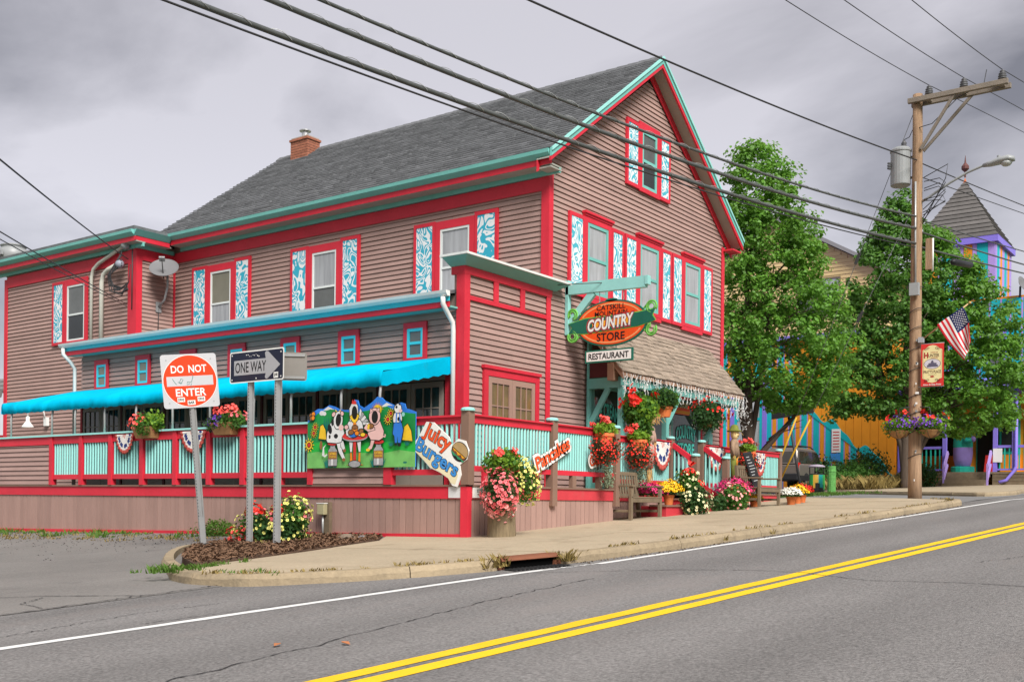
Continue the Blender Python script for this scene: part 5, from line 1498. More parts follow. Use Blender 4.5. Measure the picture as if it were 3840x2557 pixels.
for x, y, w, s in ((-.155, -.285, .11, 'DFHS'), (.145, -.285, .11, 'DFHS'), (-.005, -.335, .115, 'BAR')):
    f_ = (fp(fr, x, y), *fr[1:]); k_ = plate('sticker', f_, rect(-w / 2, -.035, w / 2, .035), .007, .0085, SWHITE, t); text('lettering', s, f_, w * .8, .045, .0088, LETD, k_, bold=.04)
for pts in ([(-.26, .04), (-.22, -.03), (-.20, -.05)], [(-.18, -.01), (-.14, -.04), (-.10, .02), (-.13, .04), (-.16, -.02), (-.12, -.035)], [(.0, -.04), (-.05, -.06), (-.04, -.015), (.02, -.02), (.05, .07), (.03, .11), (.0, .12)], [(.02, -.04), (.0, -.09), (.06, -.11)]):
    b = MB(); b.tube([fp(fr, x, y, .0085) for x, y in pts], .004, 4); b.build('scribble', TAGG, t)
for x, y in ((-.33, .33), (.33, .33), (-.33, -.33), (.33, -.33)): plate('bolt', (fp(fr, x, y), *fr[1:]), ell(0, 0, .010, .010, 8), .004, .008, GREYM, t)
upost('post', (10.53, 13.65, .22), fp(fr, 0, .1, -.02), t)
sub('post_sleeve', GALV, t, lambda b: b.bar((10.54, 13.645, .22), (10.50, 13.665, .72), .08, .035, nrm_))

fr = FX(10.90, 12.885, 3.068)
t = thing('one_way_sign', 'dark blue ONE WAY sign with a grey arrow on two steel posts', 'road sign', (10.95, 12.7, .3))
plate('plate', fr, rrect(-.625, -.245, .625, .245, .04), 0, .004, SWHITE, t)
plate('field', fr, rrect(-.605, -.225, .605, .225, .032), .0042, .0055, SNV, t)
plate('arrow', fr, [(-.52, -.125), (.22, -.125), (.20, -.185), (.235, -.215), (.275, -.20), (.545, -.01), (.275, .205), (.235, .215), (.20, .19), (.22, .105), (-.52, .105)], .006, .0075, SGY, t)
f_ = (fp(fr, -.13, -.008), *fr[1:]); text('lettering', 'ONE WAY', f_, .72, .165, .0085, LETD, t, bold=.012)
f_ = (fp(fr, .45, -.165), *fr[1:]); k_ = plate('sticker', f_, rect(-.05, -.045, .05, .045), .006, .0075, SWHITE, t); text('lettering', 'JHS', f_, .075, .05, .0082, LETD, k_, bold=.05)
for x, y in ((-.57, .19), (.56, .18), (-.57, -.19), (.56, -.19), (.0, -.19)): plate('bolt', (fp(fr, x, y), *fr[1:]), ell(0, 0, .012, .012, 8), .005, .008, SWHITE, t)
for k in range(9): 
    f_ = (fp(fr, -.22 + k * .035 + random.uniform(-.01, .01), .165 + random.uniform(-.02, .02)), *fr[1:]); plate('chipped_paint', f_, ell(0, 0, random.uniform(.004, .014), random.uniform(.004, .012), 6), .006, .0068, SWHITE, t)
upost('post', (10.935, 13.06, .25), (10.935, 13.06, 3.2), t)
upost('post', (10.935, 12.43, .25), (10.935, 12.43, 3.2), t, .065)
b = MB(); nb = Vector((-.75, -.66, 0)).normalized(); f2 = (Vector((11.10, 12.27, 3.04)), Vector((0, 0, 1)).cross(nb), Vector((0, 0, 1)), nb)
t2 = thing('reversed_sign', 'bare metal back of a road sign behind the ONE WAY sign', 'road sign', (11.1, 12.4, 2.8))
plate('plate', f2, rrect(-.20, -.215, .20, .215, .04), -.004, 0, ALU, t2)
for y in (-.17, .17): plate('bracket', f2, rect(-.17, y - .02, .17, y + .02), 0, .02, GALV, t2)
sub('clamp', GALV, t2, lambda b: b.bar((10.98, 12.42, 3.0), (11.10, 12.41, 3.0), .04, .10))

# ================================================================== FLOWERS
def bush(name, label, cat, base, parts, group=None):
    t = thing(name, label, cat, base, group)
    for p in parts: p(t)
    return t
def F_(c, r, n, s, m, shell=.45, low=-1): return lambda t: foliage('foliage', t, c, r, n, s, m, shell, low)
def B_(c, r, n, s, m, ce=None, low=-.3, clump=0, shell=.96): return lambda t: bloomset('blooms', t, c, r, n, s, m, ce, low, shell, 5, clump)
def pot(t, c, r, h, m=TERRA):
    b = MB(); b.lathe(c, [(r * .72, 0), (r * .95, h * .78), (r * 1.05, h * .78), (r * 1.05, h), (r * .9, h), (r * .85, h * .9)], 18); return b.build('pot', m, t, smooth=False)
# kerbside bed
bush('petunia_clump', 'yellow petunia clump with red and pink blooms in the mulch bed', 'flowers', (11.5, 13.1, .35), [
    F_((11.5, 13.05, .50), (.40, .55, .34), 1700, .075, LEAFD), F_((11.58, 12.78, .74), (.26, .28, .30), 800, .07, LEAFB), F_((11.4, 13.45, .56), (.30, .30, .28), 800, .07, LEAFB),
    B_((11.5, 13.05, .50), (.42, .58, .36), 190, .054, YELP, EYE, -.35), B_((11.58, 12.76, .78), (.28, .30, .32), 110, .054, YELP, EYE, -.3), B_((11.38, 13.5, .55), (.30, .32, .30), 60, .054, YELP, EYE, -.3),
    B_((11.25, 13.62, .40), (.22, .30, .16), 80, .062, CORAL, EYED, -.5), B_((11.25, 13.3, .82), (.11, .15, .13), 90, .052, REDP, None, -.4), B_((11.42, 12.95, .84), (.10, .12, .11), 60, .05, REDP, None, -.4),
    B_((11.3, 13.15, .70), (.14, .22, .16), 16, .06, PINK, None), B_((11.62, 12.52, .72), (.06, .06, .12), 9, .06, PINK, None)])
bush('weed_bush', 'low green weed bush against the skirt behind the ONE WAY posts', 'shrub', (12.6, 16.3, .4), [F_((12.55, 15.9, .42), (.3, .55, .22), 900, .06, GRASS)])
for k_, (x, y, s, lb) in enumerate(((12.05, 12.05, 1, 'larger brown rock beside the yellow petunia clump'), (12.2, 11.85, .7, 'smaller grey flat rock beside the yellow petunia clump'), (10.5, 13.5, .6, 'flat dark rock in the mulch left of the petunia clump'))):
    b = MB(); b.lathe((x, y, GZ(x, y) - .02), [(.06 * s, 0), (.15 * s, .03), (.14 * s, .07 * s), (.06 * s, .12 * s)], 9); o = b.build('rock', mat('rock_' + str(k_), ((.20, .15, .11), (.20, .20, .21), (.08, .08, .08))[k_], .9, .3, 8, .5, 30)); tag(o, lb, 'rock', 'rocks in the mulch bed')
# outlet box on post by the skirt
t = thing('outlet_post', 'beige outlet box on a short grey post by the skirt', 'outlet box', (12.84, 13.36, .42))
sub('post', WOOD, t, lambda b: b.box(12.83, 13.26, .38, 12.90, 13.42, .98)); pipe('conduit', [(12.80, 13.38, .38), (12.80, 13.38, .78)], .018, PIPE, t)
sub('box', mat('beige_plastic', (.36, .33, .19), .5), t, lambda b: b.box(12.74, 13.30, .76, 12.83, 13.47, .95), bevel=.012)
sub('lid', WHITE, t, lambda b: b.box(12.735, 13.295, .951, 12.835, 13.475, .965))

# log planter at the corner
t = thing('log_planter', 'tall weathered log planter with pink and yellow petunias at the deck corner', 'planter', (13.2, 9.86, .48))
b = MB(); b.lathe((13.2, 9.86, .44), [(.225, 0), (.228, .02), (.216, .3), (.215, .93), (.20, .95), (.17, .94)], 26); b.build('log', LOGW, t, smooth=False)
sub('tag', WHITE, t, lambda b: b.box(13.19, 9.638, .80, 13.215, 9.645, .83))
c0 = Vector((13.2, 9.86, 1.38))
b = MB(); b.lathe((13.22, 9.84, 1.36), [(.16, 0), (.20, .18), (.22, .2), (.2, .22)], 16); b.build('pot', BASKETM, t)
for c, r, n, s, m in (((13.18, 9.82, 1.62), (.30, .30, .20), 700, .085, LEAFL), ((13.2, 9.85, 1.58), (.34, .33, .24), 600, .08, LEAFB), ((12.98, 9.74, 1.14), (.25, .24, .31), 900, .06, LEAFD), ((13.40, 9.58, 1.30), (.20, .22, .34), 800, .06, LEAFB)):
    foliage('foliage', t, c, r, n, s, m)
bloomset('blooms', t, (13.2, 9.82, 1.72), (.22, .2, .12), 120, .055, CORAL, None, .0, .9, 5, 8)
bloomset('blooms', t, (12.98, 9.73, 1.15), (.29, .27, .36), 300, .062, PINK, EYED, -.9)
bloomset('blooms', t, (12.95, 9.72, 1.00), (.22, .22, .26), 90, .062, PINKL, None, -.9)
bloomset('blooms', t, (13.41, 9.57, 1.30), (.22, .24, .37), 190, .050, YELP, EYE, -.9)
bloomset('blooms', t, (13.36, 9.62, 1.58), (.12, .14, .14), 24, .06, YELP, EYE, -.5)

# rail boxes on the side deck
bush('rail_basket', 'rail basket of coral flowers with mixed green leaves, left one on the side rail', 'flower basket', (12.86, 18.38, 2.2), [
    lambda t: sub('basket', BASKETM, t, lambda b: b.hexa([(12.72, 18.15, 2.2), (12.92, 18.15, 2.2), (12.92, 18.65, 2.2), (12.72, 18.65, 2.2)], [(12.66, 18.08, 2.42), (12.96, 18.08, 2.42), (12.96, 18.72, 2.42), (12.66, 18.72, 2.42)])),
    F_((12.82, 18.38, 2.45), (.24, .40, .24), 1100, .075, LEAFB), F_((12.82, 18.15, 2.52), (.18, .2, .22), 400, .075, LEAFL), B_((12.8, 18.6, 2.5), (.22, .22, .2), 40, .07, CORAL, None, -.6), B_((12.8, 18.4, 2.44), (.26, .42, .26), 20, .06, PINK, None, -.6)], 'flower baskets on the side rail')
bush('rail_basket', 'rail basket with purple and coral flowers, right one on the side rail', 'flower basket', (12.86, 16.06, 2.2), [
    lambda t: sub('basket', BASKETM, t, lambda b: b.hexa([(12.72, 15.75, 2.2), (12.92, 15.75, 2.2), (12.92, 16.2, 2.2), (12.72, 16.2, 2.2)], [(12.66, 15.7, 2.42), (12.96, 15.7, 2.42), (12.96, 16.3, 2.42), (12.66, 16.3, 2.42)])),
    F_((12.82, 16.2, 2.42), (.2, .36, .18), 600, .07, LEAFD), F_((12.82, 15.8, 2.45), (.2, .3, .2), 500, .07, LEAFB), B_((12.78, 16.2, 2.42), (.14, .17, .17), 110, .045, PURP, None, -.9), B_((12.8, 15.95, 2.62), (.18, .3, .12), 60, .07, CORAL, None, -.2), B_((12.8, 15.6, 2.5), (.16, .2, .12), 30, .07, PINK, None, -.2)], 'flower baskets on the side rail')
# red baskets on the street rail, with silvery trailing fern
def trailing(t, x, y, z0, z1, n=760, r=.10):
    pts = np.stack([x + RNG.normal(0, r * .6, n), y + RNG.normal(0, r * .5, n), RNG.uniform(z1, z0, n)], 1)
    v, f = leaf_cloud(pts, .055, np.tile([0, -1.0, 0], (n, 1)), .3, .28); fast('trailing_fern', v, f, FERN, t, kind='stuff')
for x, y, lb in ((16.66, 10.12, 'hanging red begonia basket with trailing fern on the front rail before the oval sign'), (18.72, 10.58, 'hanging red begonia basket in an orange pot beside the steps'), (24.0, 10.55, 'red begonia basket on the rail right of the steps near the scarecrow')):
    t = thing('begonia_basket', lb, 'flower basket', (x, y, 1.6), 'red begonia baskets on the street rails')
    pot(t, (x, y, 2.02), .17, .26, TERRA)
    foliage('foliage', t, (x, y - .02, 1.98), (.36, .24, .28), 1300, .055, LEAFR); foliage('foliage', t, (x, y, 2.35), (.28, .2, .12), 500, .08, LEAFL)
    bloomset('blooms', t, (x, y - .02, 1.97), (.38, .26, .30), 330, .036, REDP, None, -.9)
    bloomset('blooms', t, (x, y, 2.44), (.30, .18, .12), 120, .055, CORAL, None, .0, .95, 5, 7)
    trailing(t, x + .05, y - .05, 1.85, 1.30)
# hanging baskets under the shingle eave
def hang(t, x, y, z, zt=3.62):
    for a in (0, 2.1, 4.2): pipe('hanger_wire', [(x + .17 * math.cos(a), y + .17 * math.sin(a), z), (x, y, zt)], .005, IRON, t)
t = thing('hanging_basket', 'large hanging basket of red geraniums with long trailing green leaves', 'hanging basket', (19.05, 10.78, 2.4), 'baskets hanging under the shingle eave')
hang(t, 19.05, 10.78, 2.95); foliage('foliage', t, (19.05, 10.78, 2.92), (.40, .34, .36), 1600, .085, LEAFB); foliage('foliage', t, (19.1, 10.74, 2.5), (.30, .24, .38), 900, .08, LEAFB); foliage('foliage', t, (19.1, 10.72, 2.9), (.36, .32, .3), 500, .09, LEAFL, .8)
bloomset('blooms', t, (19.02, 10.72, 3.05), (.42, .34, .30), 110, .08, REDP, None, -.1, .95, 5, 9); b = MB(); b.lathe((19.05, 10.78, 2.78), [(.08, 0), (.16, .14), (.17, .16)], 14); b.build('pot', BASKETM, t)
t = thing('hanging_basket', 'round green mum in an orange hanging pot under the shingle eave', 'hanging basket', (20.1, 10.76, 2.85), 'baskets hanging under the shingle eave')
hang(t, 20.1, 10.76, 3.0); pot(t, (20.1, 10.76, 2.84), .19, .22); foliage('foliage', t, (20.1, 10.76, 3.20), (.33, .30, .24), 2000, .06, LEAFD, .5); foliage('foliage', t, (20.1, 10.74, 3.22), (.33, .30, .24), 700, .055, LEAFB, .9)
t = thing('hanging_basket', 'hanging basket of red and white flowers at the right end of the shingle eave', 'hanging basket', (22.2, 10.76, 2.7), 'baskets hanging under the shingle eave')
hang(t, 22.2, 10.76, 3.1); foliage('foliage', t, (22.2, 10.76, 3.0), (.46, .36, .36), 1900, .075, LEAFD, .4); b = MB(); b.lathe((22.2, 10.76, 2.75), [(.08, 0), (.18, .2)], 12); b.build('pot', BASKETM, t)
bloomset('blooms', t, (22.25, 10.72, 3.08), (.52, .38, .36), 80, .075, REDP, None, -.2, .95, 5, 12); bloomset('blooms', t, (22.25, 10.7, 2.85), (.44, .34, .30), 46, .05, WHITEP, None, -.8, .95, 5, 6)
# mums and pots
def mum(lb, c, r, h, m, potm=TERRA, pr=.11, ph=.20, n=260, leafm=LEAFD, group='potted mums by the steps'):
    x, y, z = c
    t = thing('potted_mum', lb, 'potted flowers', c, group)
    pot(t, (x, y, z), pr, ph, potm)
    foliage('foliage', t, (x, y, z + ph + h * .3), (r * .92, r * .92, h * .75), 700, .05, leafm, .5, -.4)
    bloomset('blooms', t, (x, y, z + ph + h * .25), (r, r, h), int(n * 1.6), .036, m, None, .05, .93, 6)
    return t
mum('golden yellow mum in an orange pot on the bottom step', (19.12, 10.10, .986), .26, .22, GOLD, n=420)
mum('crimson mum behind the golden mum on the step', (18.98, 10.42, 1.06), .36, .2, MAG, n=420, ph=.10)
bush('petunia_bush', 'tall bush of cream petunias and red geraniums left of the steps', 'flowers', (19.6, 9.75, .8), [
    F_((19.62, 9.78, 1.05), (.36, .30, .36), 1500, .07, LEAFD), F_((19.55, 9.9, 1.45), (.26, .24, .26), 700, .075, LEAFB), B_((19.62, 9.78, 1.03), (.38, .32, .38), 130, .058, CREAM, EYE, -.6), B_((19.55, 9.88, 1.42), (.30, .26, .28), 55, .056, CREAM, EYE, -.3),
    B_((19.5, 9.86, 1.62), (.14, .12, .1), 22, .08, REDP, None, -.3), B_((19.55, 9.86, 1.88), (.3, .06, .06), 18, .08, REDP, None, -1, 2), B_((19.95, 9.8, 1.35), (.06, .06, .14), 14, .08, REDP, None, -1)])
bush('impatiens_bush', 'bushy pink impatiens right of the steps', 'flowers', (21.45, 9.72, .85), [
    F_((21.45, 9.74, 1.12), (.40, .32, .34), 1700, .07, LEAFB), F_((20.95, 9.9, 1.0), (.30, .2, .2), 500, .07, LEAFD), B_((21.45, 9.74, 1.10), (.42, .34, .36), 110, .06, PINKL, None, -.8), B_((21.6, 9.72, 1.28), (.3, .24, .2), 40, .06, CORAL, None, -.5)])
mum('large magenta mum behind the pink impatiens', (22.0, 10.0, .88), .42, .30, MAG, n=620, pr=.2, ph=.32)
mum('white mum in an orange pot right of the second bench', (23.62, 9.32, 1.0), .26, .16, WHITEP, n=300, ph=.2, group='potted mums beside the second bench')
mum('yellow mum in an orange pot right of the white mum', (24.25, 9.42, 1.04), .26, .18, GOLD, n=300, ph=.2, group='potted mums beside the second bench')
mum('red mum in an orange pot at the end of the row', (24.8, 9.52, 1.07), .24, .18, REDP, n=300, ph=.2, group='potted mums beside the second bench')
mum('small yellow mum under the second bench', (22.75, 9.85, .95), .2, .12, GOLD, n=160, ph=.14, group='potted mums beside the second bench')

# ================================================================== BUNTING
BWH = mat('bunting_white', (0.70, 0.67, 0.62), 0.8, 0.08, 5); BRD = mat('bunting_red', (0.50, 0.09, 0.07), 0.8, 0.15, 5); BBL = mat('bunting_blue', (0.025, 0.045, 0.17), 0.8, 0.15, 5)
def bunting(fr, w, h, label, full=True):
    """half-round pleated fan: white with blue band and red edge"""
    V = []; F = []; fm = []
    na, nr = 36, 10
    for i in range(na + 1):
        a = PI + PI * i / na
        for j in range(nr + 1):
            r = j / nr
            z = .03 + .018 * math.sin(i * PI / 1.5) * r
            V.append(fp(fr, w / 2 * r * math.cos(a), h * r * math.sin(a) * (.86 + .14 * abs(math.sin(a))), z))
    for i in range(na):
        for j in range(nr):
            k = i * (nr + 1) + j
            F.append((k, k + 1, k + nr + 2, k + nr + 1))
            fm.append(1 if j >= 8 else (2 if j in (5, 6) and (i // 2) % 4 != 0 else (0 if j > 1 or i % 4 < 2 else 1)))
    o = fast('bunting', np.array([tuple(v) for v in V]), F, [BWH, BRD, BBL], None, False, fm)
    b = o.modifiers.new('t', 'SOLIDIFY'); b.thickness = .004
    return tag(o, label, 'bunting', 'patriotic half-round buntings on the deck rails')
bunting(FX(DX - .06, 19.22, 2.30), .62, .40, 'striped red white and blue bunting, leftmost on the side rail')
bunting(FX(DX - .06, 17.0, 2.30), .76, .42, 'starry red white and blue bunting behind the DO NOT ENTER post')
bunting(FY(19.95, DY2 - .08, 2.30), .80, .60, 'bunting hung on the rail left of the steps')
bunting(FY(22.55, DY2 - .08, 2.30), .96, .55, 'bunting hung on the rail right of the steps')
bunting(FY(25.05, DY2 - .08, 2.28), .70, .58, 'bunting half hidden at the far right end of the rail')

# ================================================================== BENCHES
def bench(x0, x1, y0, z, label):
    t = thing('garden_bench', label, 'bench', ((x0 + x1) / 2, y0 + .25, z), 'weathered wooden benches on the sidewalk')
    s = lambda nm, *a: sub(nm, WOOD, t, lambda b: b.box(*a), bevel=.006)
    for x in (x0, x1 - .065):
        s('leg', x, y0, z, x + .065, y0 + .065, z + .62)
        sub('leg', WOOD, t, lambda b: b.hexa([(x, y0 + .47, z), (x + .065, y0 + .47, z), (x + .065, y0 + .53, z), (x, y0 + .53, z)], [(x, y0 + .57, z + .92), (x + .065, y0 + .57, z + .92), (x + .065, y0 + .62, z + .92), (x, y0 + .62, z + .92)]))
        s('arm', x - .02, y0 - .03, z + .621, x + .085, y0 + .52, z + .655)
        s('stretcher', x + .015, y0 + .066, z + .14, x + .05, y0 + .47, z + .19)
    s('seat_rail', x0 + .066, y0 + .005, z + .33, x1 - .066, y0 + .04, z + .41)
    s('stretcher', x0 + .06, y0 + .26, z + .142, x1 - .06, y0 + .295, z + .188)
    for i in range(6): s('seat_slat', x0 + .005, y0 + .0 + i * .083, z + .412, x1 - .005, y0 + .072 + i * .083, z + .437)
    sub('back_rail', WOOD, t, lambda b: b.bar((x0 + .067, y0 + .585, z + .89), (x1 - .067, y0 + .585, z + .89), .035, .07)); sub('back_rail', WOOD, t, lambda b: b.bar((x0 + .067, y0 + .525, z + .47), (x1 - .067, y0 + .525, z + .47), .035, .05))
    n = int((x1 - x0) / .105)
    for i in range(n):
        x = x0 + .10 + (x1 - x0 - .2) * i / (n - 1); sub('back_slat', WOOD, t, lambda b: b.bar((x, y0 + .528, z + .49), (x, y0 + .582, z + .86), .05, .018, (0, 1, 0)))
    return t
bench(17.42, 18.62, 9.98, GZ(17.6, 10) , 'weathered wooden bench left of the steps, beside the golden mum')
bench(22.15, 23.30, 9.45, GZ(22.7, 9.6), 'weathered wooden bench right of the steps with a chalkboard on it')
CHALK = mat('chalkboard', (0.018, 0.018, 0.02), 0.7, 0.2, 4); CHK = mat('chalk_writing', (0.45, 0.46, 0.46), 0.9)
ch = (Vector((23.0, 9.86, 1.42)), Vector((1, 0, 0)), Vector((-.18, .20, .9)).normalized(), Vector((0, -.97, .2)).normalized())
ch = rotf(ch, .12)
t = thing('chalkboard', 'black chalkboard menu leaning tilted on the second bench', 'chalkboard', fp(ch, 0, 0))
plate('frame', ch, rect(-.24, 0, .24, .82), -.02, 0, BLACK, t); plate('slate', ch, rect(-.20, .04, .20, .78), .001, .004, CHALK, t)
for i in range(9): plate('chalk_line', ch, rect(-.16, .70 - i * .07, -.16 + random.uniform(.18, .32), .715 - i * .07), .0045, .006, CHK, t)

# ================================================================== SCARECROWS
FLES = mat('burlap', (0.80, 0.62, 0.30), 0.9, 0.1, 12, 0.3, 80)
PLAID = mat('plaid_shirt', (0.30, 0.20, 0.13), 0.9, 0.5, 14)
OLIVE = mat('olive_cloth', (0.17, 0.19, 0.035), 0.9, 0.3, 8)
ORC = mat('orange_cloth', (0.62, 0.22, 0.02), 0.9, 0.2, 8)
CALICO = mat('calico_cloth', (0.45, 0.30, 0.24), 0.9, 0.4, 14)
def straw(name, t, c, r, L, n, up=False):
    pts = []
    V = MB()
    for _ in range(n):
        p = Vector(c) + Vector((random.gauss(0, r), random.gauss(0, r), 0)); V.bar(p, p + Vector((random.gauss(0, r * .9), random.gauss(0, r * .9), (1 if up else -1) * L * random.uniform(.6, 1))), .006, .006)
    o = V.build(name, STRAW, t); o['kind'] = 'stuff'; return o
def scarecrow(x, y, z, s, label, hat, shirt, trou):
    t = thing('scarecrow', label, 'scarecrow', (x, y, z), 'scarecrows on stakes by the steps')
    sub('stake', WOOD, t, lambda b: b.bar((x, y + .03, z - .3), (x, y + .03, z + .9 * s), .035, .035))
    b = MB(); b.tube([(x - .05, y, z + .30 * s), (x - .05, y - .01, z + .62 * s), (x - .03, y, z + .80 * s)], [.05, .065, .07], 10); b.build('trouser_leg', OLIVE if trou else shirt, t, smooth=True)
    b = MB(); b.tube([(x + .05, y, z + .30 * s), (x + .055, y - .01, z + .62 * s), (x + .03, y, z + .80 * s)], [.045, .06, .07], 10); b.build('trouser_leg', ORC if trou else shirt, t, smooth=True)
    b = MB(); b.tube([(x, y, z + .78 * s), (x, y, z + .92 * s), (x, y, z + 1.08 * s), (x, y, z + 1.14 * s)], [.085, .095, .10, .05], 12); b.build('shirt', shirt, t, smooth=True)
    for q in (-1, 1):
        b = MB(); b.tube([(x + q * .08, y, z + 1.08 * s), (x + q * .13, y - .02, z + .95 * s), (x + q * .12, y - .05, z + .82 * s)], [.045, .042, .038], 8); b.build('sleeve', shirt, t, smooth=True)
        straw('straw_hand', t, (x + q * .12, y - .05, z + .82 * s), .012, .10, 10)
        straw('straw_foot', t, (x + q * .05, y, z + .32 * s), .016, .34 * s, 24)
    b = MB(); b.lathe((x, y - .01, z + 1.12 * s), [(.03, 0), (.085, .05), (.10, .13), (.085, .20), (.03, .235)], 14); hd = b.build('head', FLES, t, smooth=True)
    for q in (-1, 1):
        b = MB(); b.lathe((x + q * .035, y - .105, z + 1.12 * s + .14), [(.012, 0), (.010, .006)], 8, (0, -1, 0)); b.build('eye', LETD, hd)
    b = MB(); b.tube([(x - .04, y - .10, z + 1.12 * s + .085), (x, y - .108, z + 1.12 * s + .065), (x + .04, y - .10, z + 1.12 * s + .085)], .005, 5); b.build('mouth', LETD, hd)
    b = MB(); b.lathe((x, y - .11, z + 1.12 * s + .11), [(.012, 0), (.004, .02)], 6, (0, -1, 0)); b.build('nose', ORC, hd)
    if hat:
        b = MB(); b.lathe((x, y, z + 1.12 * s + .20), [(.16, -.02), (.175, 0), (.10, .025), (.09, .10), (.05, .14), (.01, .145)], 16); b.build('hat', OLIVE, t, smooth=True); straw('straw_hair', t, (x, y - .03, z + 1.12 * s + .16), .07, .07, 16)
    else:
        straw('straw_hair', t, (x, y, z + 1.12 * s + .17), .075, .12, 60, True); straw('straw_hair', t, (x, y - .03, z + 1.12 * s + .22), .085, .18, 50)
scarecrow(22.75, 10.35, 1.15, 1.20, 'scarecrow in a green hat and orange trousers right of the steps', True, PLAID, True)
scarecrow(19.42, 10.70, 1.42, 1.05, 'straw-haired scarecrow in a calico dress left of the steps', False, CALICO, False)

# ================================================================== FIXTURES ON THE STORE
# satellite dish
t = thing('satellite_dish', 'grey satellite dish on a mast at the inner corner of the wing', 'satellite dish', (16.95, YB - .05, 6.1))
dn = Vector((-.52, -.50, .66)).normalized(); dc = Vector((16.77, 23.45, 6.93))
prof = [(r, .16 * (r / .46) ** 2 * .55) for r in np.linspace(0.01, .36, 9)]
b = MB(); a_ = dn.orthogonal().normalized(); 
b.lathe(dc - dn * .05, prof + [(.37, .062), (.36, .05)] + [(r, .16 * (r / .46) ** 2 * .55 - .012) for r in np.linspace(.35, .02, 8)], 28, dn); b.build('dish', mat('dull_dish_grey', (.17, .17, .175), .5, .1), t, smooth=True)
pipe('mast', [(16.95, YB - .03, 5.98), (16.95, YB - .30, 6.15), (16.93, YB - .45, 6.5), (16.88, YB - .50, 6.85)], .03, GREYM, t)
sub('mount_plate', GREYM, t, lambda b: b.box(16.87, YB - .06, 5.85, 17.03, YB - .034, 6.12))
arm_end = dc + dn * .42 + Vector((0, 0, -.08)); pipe('feed_arm', [dc + Vector((0, 0, -.28)), dc + dn * .2 + Vector((0, 0, -.24)), arm_end], .014, IRON, t)
sub('receiver', GREYM, t, lambda b: b.bar(arm_end, arm_end - dn * .12, .14, .06)); pipe('cable', [(16.95, YB - .05, 5.95), (16.94, YB - .045, 5.2)], .012, CABLE, t)
# roof exhaust fan
t = thing('roof_fan', 'galvanised mushroom exhaust fan on the wing roof', 'exhaust fan', (17.6, 31.6, 7.9))
b = MB(); fc_ = (17.6, 32.3, 7.86); b.lathe(fc_, [(.26, 0), (.26, .30), (.38, .40), (.46, .55), (.49, .82), (.46, .83), (.42, .78), (.36, .84), (.36, .93), (.40, .95), (.34, .99)], 24); b.build('housing', GREYM, t, smooth=True)
b = MB(); b.box(17.08, 32.05, 8.45, 17.14, 32.2, 8.58); b.build('switch_box', GREYM, t); pipe('cord', [(17.1, 32.1, 8.45), (17.0, 32.1, 8.25), (17.15, 32.15, 7.9)], .014, CABLE, t)
# conduits and service head
t = thing('service_conduit', 'pair of cream electrical conduits with weather heads on the wing wall', 'conduit', (16.22, 25.5, 4.6))
pipe('conduit', [(16.19, 25.78, 4.6), (16.19, 25.78, 6.85), (16.19, 25.70, 7.05), (16.19, 25.45, 7.18), (16.17, 24.6, 7.40), (16.12, 24.2, 7.47)], .045, CONDUIT, t); b = MB(); b.lathe((16.12, 24.25, 7.48), [(.04, 0), (.10, .05), (.11, .16), (.05, .22)], 12, (-.2, -1, -.15)); b.build('weather_head', GREYM, t, smooth=True)
pipe('conduit', [(16.17, 25.28, 4.6), (16.17, 25.28, 6.65), (16.17, 25.20, 6.85), (16.17, 25.0, 6.95), (16.12, 24.45, 7.03)], .06, CONDUIT, t); b = MB(); b.lathe((16.10, 24.45, 7.02), [(.05, 0), (.10, .05), (.11, .16), (.05, .22)], 12, (-.2, -1, -.2)); b.build('weather_head', mat('pale_blue_grey', (.26, .28, .33), .5), t, smooth=True)
for k in range(7):
    y = 24.15 + random.uniform(-.15, .15); z = 6.35 + random.uniform(-.1, .15)
    pipe('drip_loop', [(16.06, 24.22, 7.0 + random.uniform(-.05, .4)), (16.0, 24.55 + random.uniform(-.1, .25), 6.75), (16.02, 24.65 + random.uniform(-.3, .2), z), (16.05, 24.2, z - .1), (16.10, YB + .02, 6.5), (16.12, YB - .02, 6.95)], .012, CABLE, t)
sub('splice', CABLE, t, lambda b: (b.bar((16.03, 24.5, 6.36), (16.03, 24.25, 6.33), .05, .05), b.bar((16.05, 24.1, 6.28), (16.05, 23.95, 6.32), .05, .05)))
pipe('rod', [(16.16, YB - .04, 5.8), (16.16, YB - .04, 7.35)], .016, IRON, t)
# gooseneck lamp
t = thing('gooseneck_lamp', 'white gooseneck wall lamp on the wing wall above the half wall', 'wall lamp', (XW, 28.0, 3.0))
sub('junction_box', WHITE, t, lambda b: b.box(XW - .10, 27.92, 2.98, XW - .012, 28.06, 3.22)); pipe('arm', [(XW - .10, 27.99, 3.2), (XW - .14, 28.0, 3.42), (XW - .24, 28.1, 3.52), (XW - .36, 28.22, 3.50), (XW - .42, 28.28, 3.38), (XW - .42, 28.3, 3.22)], .022, WHITE, t)
b = MB(); b.lathe((XW - .42, 28.3, 2.92), [(.17, 0), (.15, .04), (.07, .15), (.05, .18), (.05, .30), (.03, .31)], 16); b.build('shade', WHITE, t, smooth=True)
